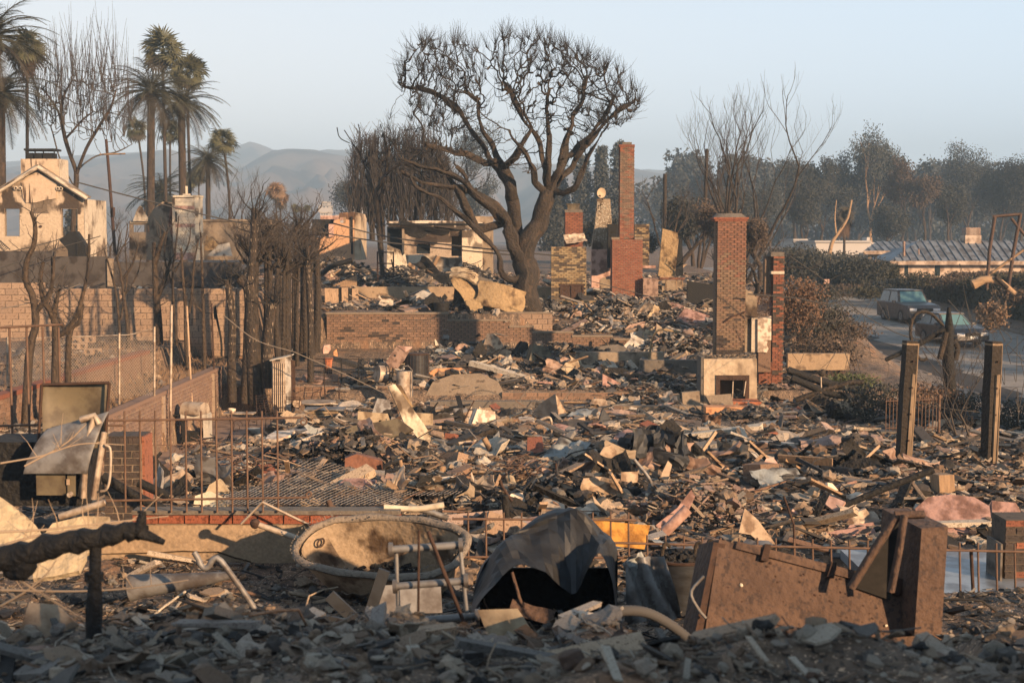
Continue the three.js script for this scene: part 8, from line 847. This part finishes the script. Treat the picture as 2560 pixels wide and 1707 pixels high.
// twisted wire rack heaps
for (const [px, py, d, l] of [[1160, 738, 66, 'tangled wire rack beside the collapsed ochre wall'], [870, 690, 61.5, 'tangle of thin rods above the board fence'], [400, 1170, 24, 'rusty wire chair frames heaped on the patio slope'], [620, 1200, 20, 'bent wire shelf rack behind the near fence'], [500, 1175, 25, 'woven wire basket frame on the patio slope'], [1300, 1180, 20, 'nest of burnt wires in the central rubble'], [1000, 705, 62, 'thin scaffold tubes on the terrace edge']]) { const tb = new TB(); const c = P(px, py, d), k = W(d); const b = V(c.x, G(c.x, d), c.z); for (let i = 0; i < 34; i++) { const p = b.clone().add(V(rr(-55, 55) * k, rr(0, 30) * k, rr(-0.5, 0.5))); tb.tube(curve([p, p.clone().add(V(rr(-40, 40) * k, rr(-4, 22) * k, rr(-0.3, 0.3))), p.clone().add(V(rr(-60, 60) * k, rr(-6, 30) * k, rr(-0.3, 0.3)))], 6), 0.006 + 0.004 * d / 30, 4, false); } one('wire_tangle', l, 'wire tangle', tb.geo(), d > 30 ? M.wire : M.ironBrown); }

// twisted black carcass right of centre
seed(87);
{ const h = hit(1640, 1172, 14), d = h.d, g = thing('twisted_carcass', 'tall twisted black metal carcass standing right of the rubble hollow', 'appliance'), k = W(d) * 100; part(g, 'crushed_casing', at(lump(0.55 * k, 0.28, 1, 1.15, 0.95, 0.7), P(1632, 1125, d + 0.2), [0, 0.3, 0.1]), M.charBlack); for (let i = 0; i < 9; i++) part(g, 'torn_sheet', at(faceted(sheet(rr(0.4, 0.8) * k, rr(0.4, 0.9) * k, 0.015, crumple(0.2 * k, 2, i + 3), 6, 5, (u, v) => [0.14 * k * (vn(v * 4 + i, 3) - 0.5), 0.2 * k * (vn(u * 4 + i, 8) - 0.5)])), P(1575 + i * 17, rr(1095, 1150), d - rr(0.1, 0.4)), [rr(-0.5, 0.3), rr(-0.8, 0.8), rr(-0.5, 0.5)]), i % 4 === 3 ? M.brownMetal : M.steelBlack); part(g, 'roof_flap', at(faceted(sheet(0.75 * k, 0.4 * k, 0.015, crumple(0.12 * k, 2, 21), 6, 5)), P(1668, 1078, d), [-0.6, 0.4, 0.5]), M.char); }
// ------------------------------------------------------------------ rubble: countless loose fragments
seed(91);
{
  mk('frag', [1, 1, 1], T.brickt, 3, { bump: 0.004, btex: T.fine, brep: 6 });
  const flat = g => g.rotateX(-Math.PI / 2);
  const shapes = { flake: [0, 1, 2, 3, 4, 5].map(i => flat(shard(1, rr(0.5, 0.9), 0.06, ri(5, 7), 0.35))), chip: [0, 1, 2].map(() => flat(shard(1, rr(0.6, 1), 0.2, 5, 0.35))), board: [0, 1, 2].map(() => wornBox(1, 0.05, rr(0.1, 0.18), 0.02)), lump: [0, 1, 2, 3].map(() => lump(0.5, 0.35, 1, 1, 0.7, 0.9)), rod: [0, 1].map(i => tube(curve([V(-0.5, 0, 0), V(-0.1, 0.03 + i * 0.06, 0.05), V(0.2, -0.02, -0.04 - i * 0.1), V(0.5, 0.02, 0.02)], 6), 0.012, 4)), curl: [0, 1, 2, 3].map(i => flat(faceted(sheet(1, 0.75, 0.02, (u, v) => 0.2 * Math.abs(((u * (1.2 + i * 0.3) + v * (i % 2 ? 0.8 : -0.6) + 0.3 * i) % 1 + 1) % 1 - 0.5) + 0.22 * (vn(u * 2.5 + i * 7, v * 2.5, 0, i) - 0.5), 5, 4, (u, v) => [0.22 * (vn(v * 5, i * 3 + u, 0, 7) - 0.5), 0.25 * (vn(u * 5, i + v, 0, 8) - 0.5)])))) };
  const pal = { dark: [[0.05, 0.045, 0.042], [0.03, 0.028, 0.027], [0.075, 0.065, 0.058], [0.11, 0.095, 0.085]], grey: [[0.19, 0.175, 0.16], [0.26, 0.24, 0.215], [0.15, 0.14, 0.135], [0.31, 0.285, 0.26]], tan: [[0.40, 0.29, 0.2], [0.33, 0.235, 0.16], [0.5, 0.38, 0.265], [0.28, 0.185, 0.12]], pale: [[0.6, 0.5, 0.39], [0.66, 0.58, 0.47], [0.52, 0.44, 0.36]], pink: [[0.40, 0.285, 0.235], [0.35, 0.245, 0.205], [0.45, 0.33, 0.275]], rust: [[0.23, 0.135, 0.085], [0.28, 0.16, 0.1], [0.19, 0.12, 0.085]] };
  const bag = {}; const put = (kind, p, e, s, c) => { const list = shapes[kind], k = ri(0, list.length - 1), key = kind + k; (bag[key] ??= { g: list[k], it: [] }).it.push([p, e, s, c]); };
  // n fragments in a zone; pos() gives [x, d]; size in metres
  function zone(n, pos, smin, smax, mixW, kinds, tilt = 0.5, lift = 0) { for (let i = 0; i < n; i++) { const q = pos(); if (!q) continue; const [x, d] = q; const patch = fbm(x * 0.55 + 31, d * 0.4 + 7, 3, 0, 77), pk = fbm(x * 0.3 + 3, d * 0.25 + 17, 2, 0, 78); const w = { ...mixW }; w.dark = (w.dark || 0) * 1.7; w.pale = (w.pale || 0) * 0.8; if (patch > 0.57) { w.dark = (w.dark || 0) * 3; if (R() < 0.35) continue; } if (patch < 0.44) { w.tan = (w.tan || 0) * 2; w.pale = (w.pale || 0) * 2; } if (pk > 0.6) w.pink = (w.pink || 0) * 2.5; let tot = 0; for (const k in w) tot += w[k]; let r = R() * tot, col = 'grey'; for (const k in w) { r -= w[k]; if (r <= 0) { col = k; break; } } const kd = pick(kinds), s = smin * Math.pow(smax / smin, Math.pow(R(), 2.4)); const kf = rr(0.75, 1.35), c = pick(pal[col]).map(v => v * kf); const steep = R() < 0.07; const ss = kd === 'rod' ? s * 3.2 : kd === 'board' ? s * 2.2 : s; put(kd, V(x, G(x, d) + lift * R() + s * (kd === 'lump' ? 0.15 : 0.03), -d), [rr(-tilt, tilt) + (steep ? rr(0.4, 1.2) * (R() < 0.5 ? -1 : 1) : 0), rr(0, 6.283), rr(-tilt, tilt)], ss, c); } }
  const fr = (d0, d1, px0 = -60, px1 = 2620, bias = 1) => () => { const d = lerp(d0, d1, Math.pow(R(), bias)); return [(rr(px0, px1) - CX) / F * d, d]; };
  const only = (f, ok) => () => { for (let k = 0; k < 8; k++) { const q = f(); if (ok(q[0], q[1])) return q; } return null; };
  const all = ['flake', 'flake', 'flake', 'chip', 'board', 'board', 'curl', 'flake', 'rod', 'lump'];
  // foreground heap and near lot
  zone(16000, fr(3.9, 8.2, -100, 2660), 0.01, 0.09, { dark: 0.6, grey: 2.2, tan: 3.0, pale: 5.0, rust: 0.2 }, ['flake', 'flake', 'chip', 'lump', 'curl', 'chip', 'rod', 'board'], 0.6, 0.03); zone(90, fr(4.4, 7.4, -100, 2660), 0.14, 0.3, { dark: 0.5, grey: 1.6, tan: 2, pale: 3 }, ['flake', 'curl', 'flake', 'board'], 0.4, 0.03); zone(420, fr(4.2, 8, -100, 2660), 0.06, 0.24, { dark: 0.6, grey: 2, tan: 2.2, pale: 3.4 }, ['flake', 'curl', 'curl', 'flake', 'board', 'chip'], 0.5, 0.05);
  zone(16000, fr(8.2, 12.25, -60, 2620), 0.01, 0.11, { dark: 2.6, grey: 2.6, tan: 1.6, pale: 1.0, rust: 0.3 }, all, 0.5, 0.02);
  zone(420, fr(8.3, 12.1, -60, 2620), 0.08, 0.3, { dark: 2.4, grey: 2, tan: 1.4, pale: 1, rust: 0.6 }, ['board', 'board', 'curl', 'rod', 'rod', 'flake'], 0.5, 0.06); zone(160, fr(5.5, 8.2, -60, 2620), 0.06, 0.2, { dark: 2, grey: 2, tan: 1.2, pale: 1, rust: 0.6 }, ['board', 'rod', 'rod', 'curl'], 0.5, 0.06);
  const lotM = (x, d) => !(x < -5.4 && d > 26) && !(d < 15 && x > 3.4 && x < 5.1) && x < 13.5 && !(d > 49.4 && d < 53 && x > -7 && x < 5) && !(d > 31.6 && d < 34 && x > 3.9 && x < 9.2) && !(d > 40.7 && d < 42.7 && x > -0.4 && x < 6) && !(d > 39.7 && d < 41.3 && x > -2.5 && x < 1.8);
  zone(26000, only(fr(12.7, 22, 300), lotM), 0.02, 0.26, { dark: 1.5, grey: 2.0, tan: 3.2, pale: 2.0, pink: 0.35, rust: 0.4 }, all, 0.27, 0.05);
  zone(30000, only(fr(20, 42, 560), lotM), 0.03, 0.34, { dark: 1.5, grey: 2.2, tan: 2.8, pale: 1.8, pink: 0.4, rust: 0.5 }, all, 0.28, 0.06);
  zone(20000, only(fr(42.8, 52, 690, 2000), lotM), 0.04, 0.4, { dark: 1.9, grey: 2.6, tan: 1.8, pale: 1.6, pink: 0.5, rust: 0.4 }, all, 0.32, 0.08);
  zone(16000, only(fr(52.4, 86, 790, 1960), (x, d) => x < 14 && !(d < 53.2 && x < 5)), 0.05, 0.42, { dark: 2, grey: 2.4, tan: 1.6, pale: 1.5, pink: 0.6, rust: 0.4 }, all, 0.45, 0.1);
  zone(5000, only(fr(52.8, 66, 1440, 1800), (x, d) => x < 10), 0.08, 0.4, { dark: 1.5, grey: 2, tan: 1.5, pale: 2, pink: 1 }, all, 0.5, 0.12);
  // bigger sheets, boards and slabs among them
  zone(420, only(fr(13, 22, 480), lotM), 0.2, 0.55, { dark: 1, grey: 1.5, tan: 3, pale: 2, pink: 0.8 }, ['flake', 'curl', 'curl', 'board', 'flake'], 0.4, 0.14); zone(700, only(fr(22, 42, 600), lotM), 0.22, 0.75, { dark: 1.2, grey: 1.6, tan: 2.6, pale: 2, pink: 0.5 }, ['flake', 'curl', 'curl', 'board', 'board'], 0.42, 0.18); zone(520, only(fr(43.5, 51, 760, 1950), lotM), 0.3, 1.0, { dark: 1.4, grey: 2, tan: 1.6, pale: 2.2, pink: 0.6 }, ['flake', 'curl', 'curl', 'board', 'flake'], 0.45, 0.3); zone(420, only(fr(52.6, 70, 860, 1800), lotM), 0.3, 1.1, { dark: 1.6, grey: 2, tan: 1.6, pale: 2.2, pink: 0.6 }, ['flake', 'curl', 'curl', 'board'], 0.45, 0.35);
  zone(900, only(fr(12.8, 50, 480, 2100), lotM), 0.12, 0.4, { dark: 3, grey: 1, rust: 1, tan: 1 }, ['rod', 'rod', 'board'], 0.5, 0.2);
  zone(2500, fr(49, 70, -60, 780), 0.08, 0.5, { dark: 2.5, grey: 2, tan: 1, pale: 0.8, pink: 0.4 }, all, 0.45, 0.05);
  zone(4200, only(fr(13, 32, -60, 740), (x, d) => x < -5), 0.03, 0.3, { dark: 2.5, grey: 2.4, tan: 1.6, pale: 1.2, rust: 0.3 }, all, 0.4, 0.02);
  zone(600, only(fr(34, 42.5, 560, 900), (x, d) => x < -5), 0.03, 0.16, { dark: 2, grey: 2, tan: 1, pale: 0.5 }, ['flake', 'chip', 'lump'], 0.3, 0);
  zone(4500, () => [rr(-16, -9.5), rr(29, 47.8)], 0.03, 0.25, { dark: 3, grey: 2, tan: 1.6, pale: 0.6, rust: 0.6 }, all, 0.45, 0.02);
  zone(2500, only(fr(24, 46, 1950, 2620), (x, d) => x < 16.5), 0.04, 0.3, { dark: 4, grey: 2, tan: 0.6, pale: 0.3 }, all, 0.4, 0.03);
  // heaped mounds: [px, py base, radius m, height m, count]
  for (const [px, py, rad, hh, n, mixW] of [[880, 1170, 1.6, 0.75, 900, { dark: 3, grey: 1.6, tan: 0.8 }], [1420, 1245, 1.7, 0.35, 700, { dark: 4, grey: 1 }], [1740, 1300, 1.0, 0.6, 600, { pink: 3, tan: 2, pale: 1, grey: 1 }], [1180, 890, 2.2, 0.5, 500, { grey: 2, dark: 2, pale: 1 }], [1400, 900, 2.4, 0.7, 900, { dark: 3, grey: 2, tan: 0.8 }], [1700, 880, 2.0, 0.7, 800, { pink: 1.5, pale: 1.5, grey: 2, dark: 1 }], [1560, 790, 2.2, 0.8, 900, { pale: 1.5, tan: 1.2, grey: 2, dark: 1.5 }], [1000, 715, 2.6, 0.9, 800, { dark: 2, grey: 2, pale: 0.8 }], [1150, 700, 2.0, 1.0, 700, { dark: 2, grey: 2, pale: 1 }], [860, 690, 2.2, 1.1, 700, { dark: 2, grey: 2, tan: 1, pale: 1 }], [1920, 1050, 1.5, 0.4, 500, { dark: 2, grey: 2, tan: 1 }], [2080, 1030, 1.8, 0.5, 600, { dark: 2.5, grey: 2, tan: 0.8 }], [1100, 1240, 1.2, 0.25, 500, { tan: 2.5, pale: 2, grey: 1 }], [1620, 1010, 1.6, 0.4, 450, { dark: 2.5, grey: 2 }], [1860, 1010, 0.8, 0.35, 350, { grey: 2, pale: 1, tan: 1 }], [2300, 1200, 1.4, 0.25, 400, { tan: 2, pale: 1, grey: 1.5 }], [1350, 770, 1.2, 0.4, 300, { dark: 2, grey: 2 }]]) { const h = hit(px, py, 12.8); for (let i = 0; i < n; i++) { const a = rr(0, 6.28), r = Math.sqrt(R()) * rad, x = h.p.x + Math.cos(a) * r, d = h.d + Math.sin(a) * r * 0.8, y = G(x, d) + hh * Math.pow(1 - r / rad, 0.8) * rr(0.75, 1.02); const s = 0.04 * Math.pow(6, Math.pow(R(), 1.8)) * (0.6 + h.d / 40); let tot = 0; for (const k in mixW) tot += mixW[k]; let q = R() * tot, col = 'grey'; for (const k in mixW) { q -= mixW[k]; if (q <= 0) { col = k; break; } } const kd = pick(all); put(kd, V(x, y, -d), [rr(-0.7, 0.7), rr(0, 6.28), rr(-0.7, 0.7)], kd === 'rod' ? s * 3 : kd === 'board' ? s * 2 : s, pick(pal[col])); } }
  const nm = { flake: 'plaster_flakes', chip: 'masonry_chips', board: 'splintered_boards', lump: 'ash_lumps', rod: 'loose_wires', curl: 'curled_scraps' }, col = new THREE.Color();
  for (const key in bag) { const { g, it } = bag[key], m = new THREE.InstancedMesh(g, M.frag, it.length); it.forEach(([p, e, s, c], i) => { m.setMatrixAt(i, MX(p, e, [s, s, s])); m.setColorAt(i, col.setRGB(...c)); }); const k = key.replace(/\d/g, ''); m.name = numbered(nm[k]); m.userData = { kind: 'stuff', label: 'countless ' + nm[k].replace('_', ' ') + ' strewn over the burnt lots', category: 'rubble' }; shade(m); scene.add(m); }
}
// larger loose pieces one could pick up: slabs and boards lying on the rubble
seed(97);
{ const tone = { stuccoPink: 'pinkish', tanPanel: 'tan', tileWhite: 'off white', concrete: 'grey tan', pinkSlab: 'dusky pink', plank: 'brown', char: 'grey black', plankPale: 'pale', charBlack: 'black', steelGrey: 'dark grey', steelPale: 'pale', brownMetal: 'brown', steelBlue: 'bluish', galv: 'tan grey', bRed0: 'red', bChim1: 'brown', bBrown2: 'dull brown', bBlock1: 'tan' };
  const kinds = [['plaster_slab', 'flat broken slab lying loose on the rubble field', 'slab', 'loose plaster slabs on the rubble', () => shard(1, rr(0.5, 0.8), 0.05, 7, 0.3).rotateX(-Math.PI / 2), ['stuccoPink', 'tanPanel', 'tileWhite', 'concrete', 'pinkSlab']], ['loose_board', 'loose board lying on the rubble field', 'board', 'loose boards on the rubble', () => wornBox(1.6, 0.035, 0.14, 0.01), ['plank', 'char', 'plankPale', 'charBlack']], ['crumpled_metal', 'small crumpled sheet of metal lying on the rubble field', 'metal sheet', 'crumpled metal on the rubble', () => sheet(1, 0.7, 0.012, crumple(0.16, 2.5, ri(1, 40)), 10, 8).rotateX(-Math.PI / 2), ['steelGrey', 'steelPale', 'brownMetal', 'steelBlue', 'galv']], ['brick_lump', 'loose chunk of mortared bricks lying on the rubble field', 'brick chunk', 'brick chunks on the rubble', () => wornBox(0.42, 0.2, 0.26, 0.03), ['bRed0', 'bChim1', 'bBrown2', 'bBlock1']]];
  kinds.forEach(([name, label, cat, grp, mkG, mats], q) => { const gs = [0, 1, 2, 3].map(mkG); const n = [60, 48, 40, 30][q]; for (let i = 0; i < n; i++) { let x, d; for (let k = 0; k < 20; k++) { d = 13 + 50 * Math.pow(R(), 1.5); x = (rr(620, 2100) - CX) / F * d; if (!(d > 41 && d < 43.5) && !(d > 50.5 && d < 53) && d < 62) break; } const s = rr(0.35, 0.9) * (0.7 + d / 70); const mn = mats[i % mats.length], m = one(name, tone[mn] + ' ' + label, cat, gs[i % 4], M[mn], grp); m.scale.setScalar(q === 3 ? rr(0.8, 1.2) : s); m.position.set(x, G(x, d) + 0.05 + 0.08 * R(), -d); m.rotation.set(rr(-0.4, 0.4), rr(0, 6.28), rr(-0.35, 0.35)); } }); }

// heaps of wreckage: steep bent sheets and boards thrown together
seed(103);
[['tall jagged heap of bent sheets beside the pale door', 880, 1165, 1.5, 0.9, 26], ['jagged heap of sheets around the black carcass', 1610, 1185, 1.5, 0.8, 24], ['splintered heap right of the black carcass', 1800, 1165, 1.6, 0.5, 20], ['ragged heap left of the white tiled box', 1080, 1060, 1.5, 0.6, 18], ['ragged heap of sheets above the low lot wall', 1400, 935, 2.2, 0.8, 26], ['tangled heap before the stepped brick wall', 1230, 900, 2.0, 0.8, 22], ['pale heap of sheets left of the broad chimney', 1660, 870, 2.2, 0.9, 24], ['heap of torn sheets right of the buff fireplace', 1560, 800, 2.2, 0.9, 22], ['ragged heap before the burnt white house', 1090, 712, 2.6, 1.1, 22], ['ragged heap by the board fence', 850, 705, 2.2, 1.1, 18], ['dark splintered heap in the right rubble', 2050, 1190, 1.8, 0.4, 22], ['tan heap of bent scraps behind the mustard foam', 1440, 1275, 1.1, 0.35, 20], ['pale heap of scraps behind the bathtub', 1130, 1245, 1.3, 0.35, 22], ['ragged heap of scraps on the patio slope', 450, 1225, 1.6, 0.4, 18], ['dark heap of scraps by the scorched roses', 2130, 1045, 1.8, 0.5, 18], ['ashy heap left of the pale fireplace', 1560, 1020, 1.8, 0.5, 18], ['tan heap of scraps behind the oven door', 2180, 1290, 1.2, 0.35, 18]].forEach(([l, px, py, rad, hh, n]) => { const h = hit(px, py, 12.8), g = thing('wreckage_heap', l, 'wreckage'); for (let i = 0; i < n; i++) { const a = rr(0, 6.28), r = Math.sqrt(R()) * rad, x = h.p.x + Math.cos(a) * r, d = h.d + Math.sin(a) * r * 0.6, y = G(x, d) + hh * (1 - r / rad) * rr(0.3, 1) * 0.7; const k = R(), s = rr(0.5, 1) * (0.55 + h.d / 60); let q; if (k < 0.45) q = part(g, 'bent_sheet', faceted(sheet(s * rr(0.5, 1.1), s * rr(0.25, 0.6), 0.012, crumple(0.14 * s, 2.2, ri(1, 60)), 6, 5, (u, v) => [0.16 * s * (vn(v * 4 + i, 3) - 0.5), 0.2 * s * (vn(u * 4 + i, 8) - 0.5)])), M[pick(/carcass|dark|pale door|rose|hollow/.test(l) ? ['char', 'steelBlack', 'charBlack', 'brownMetal', 'stuccoSooty'] : ['tanPanel', 'steelPale', 'brownMetal', 'galv', 'oliveBoard', 'stuccoSooty', 'char', 'steelGrey', 'charBlack', 'char'])]); else if (k < 0.8) q = part(g, 'broken_board', wornBox(s * rr(0.7, 1.7), 0.03, rr(0.06, 0.15), 0.012), M[pick(['plank', 'plankPale', 'char', 'charBlack', 'charBlack'])]); else q = part(g, 'plaster_piece', shard(s * rr(0.3, 0.7), s * rr(0.25, 0.5), 0.04, 7, 0.35), M[pick(['tileWhite', 'stuccoPink', 'concrete', 'tanPanel'])]); q.position.set(x, y + 0.06, -d); q.rotation.set(rr(-1.3, 0.3), rr(-0.9, 0.9), rr(-0.9, 0.9), 'YXZ'); } });
// ------------------------------------------------------------------ outside the frame: unseen shade casters added for the foreground, garden and street
{ const g = thing('added_shade_house', 'unseen two storey cream house added to shade the foreground', 'house'), x0 = 17.5, x1 = 28.1, z0 = 20; part(g, 'wall', box6(x0, x1, 3.2, 13.1, z0, z0 + 7), M.stuccoCream); part(g, 'roof', (() => { const t = new TB(), X0 = x0 - 0.2, X1 = x1 + 0.1, a = V(X0, 13.1, z0 - 0.3), b = V(X1, 13.1, z0 - 0.3), c = V(X1, 13.1, z0 + 7.3), d = V(X0, 13.1, z0 + 7.3), e = V(X0, 15.1, z0 + 3.5), f = V(X1, 15.1, z0 + 3.5); t.tri(a, b, f); t.tri(a, f, e); t.tri(c, d, e); t.tri(c, e, f); t.tri(b, c, f); t.tri(d, a, e); return uvBox(t.geo()); })(), M.roofMetal); for (const y of [6, 10]) for (let i = 0; i < 4; i++) part(g, 'window', box6(x0 + 1.1 + i * 2.6, x0 + 2.3 + i * 2.6, y, y + 1.5, z0 - 0.07, z0 + 0.02), M.glassDark); part(g, 'door', box6(x0 + 6.1, x0 + 7.1, 4.2, 6.3, z0 - 0.05, z0 + 0.03), M.plank); }  // invented house, there only to shade the foreground
{ const g = thing('added_low_house', 'unseen low house added to shade the garden on the right', 'house'); part(g, 'wall', box6(19.5, 29, -1, 4.6, -27, -15), M.stuccoSooty); part(g, 'roof', box6(19.1, 29.4, 4.6, 5.1, -27.4, -14.6), M.roofMetal); part(g, 'door', box6(19.44, 19.52, 0, 2.6, -22, -21), M.plank); }  // added block that keeps the sun off the right garden
seed(101);
for (let i = 0; i < 5; i++) { const x = 37 + rr(-1.5, 4), d = 30 + i * 9.5 + rr(-1, 1), g = thing('added_shade_tree', 'unseen dark tree added to cast shade across the street', 'tree', 'unseen trees added to shade the street'); const tb = new TB(), tr = new TB(), y = 0.5; tr.tube([V(x, y - 1, -d), V(x, y + 5, -d)], 0.2, 7); for (let k = 0; k < 40; k++) leaves(tb, V(x + rr(-2, 2), y + rr(2.2, 7.5), -d + rr(-2, 2)), 0.8, 34, 0.4, 0.2); part(g, 'trunk', tr.geo(), M.barkBurnt); part(g, 'crown', tb.geo(), M.leafDark); }  // added trees whose gaps leave light bands on the street
settle();
renderer.setSize(1024, 682);
renderer.render(scene, camera);
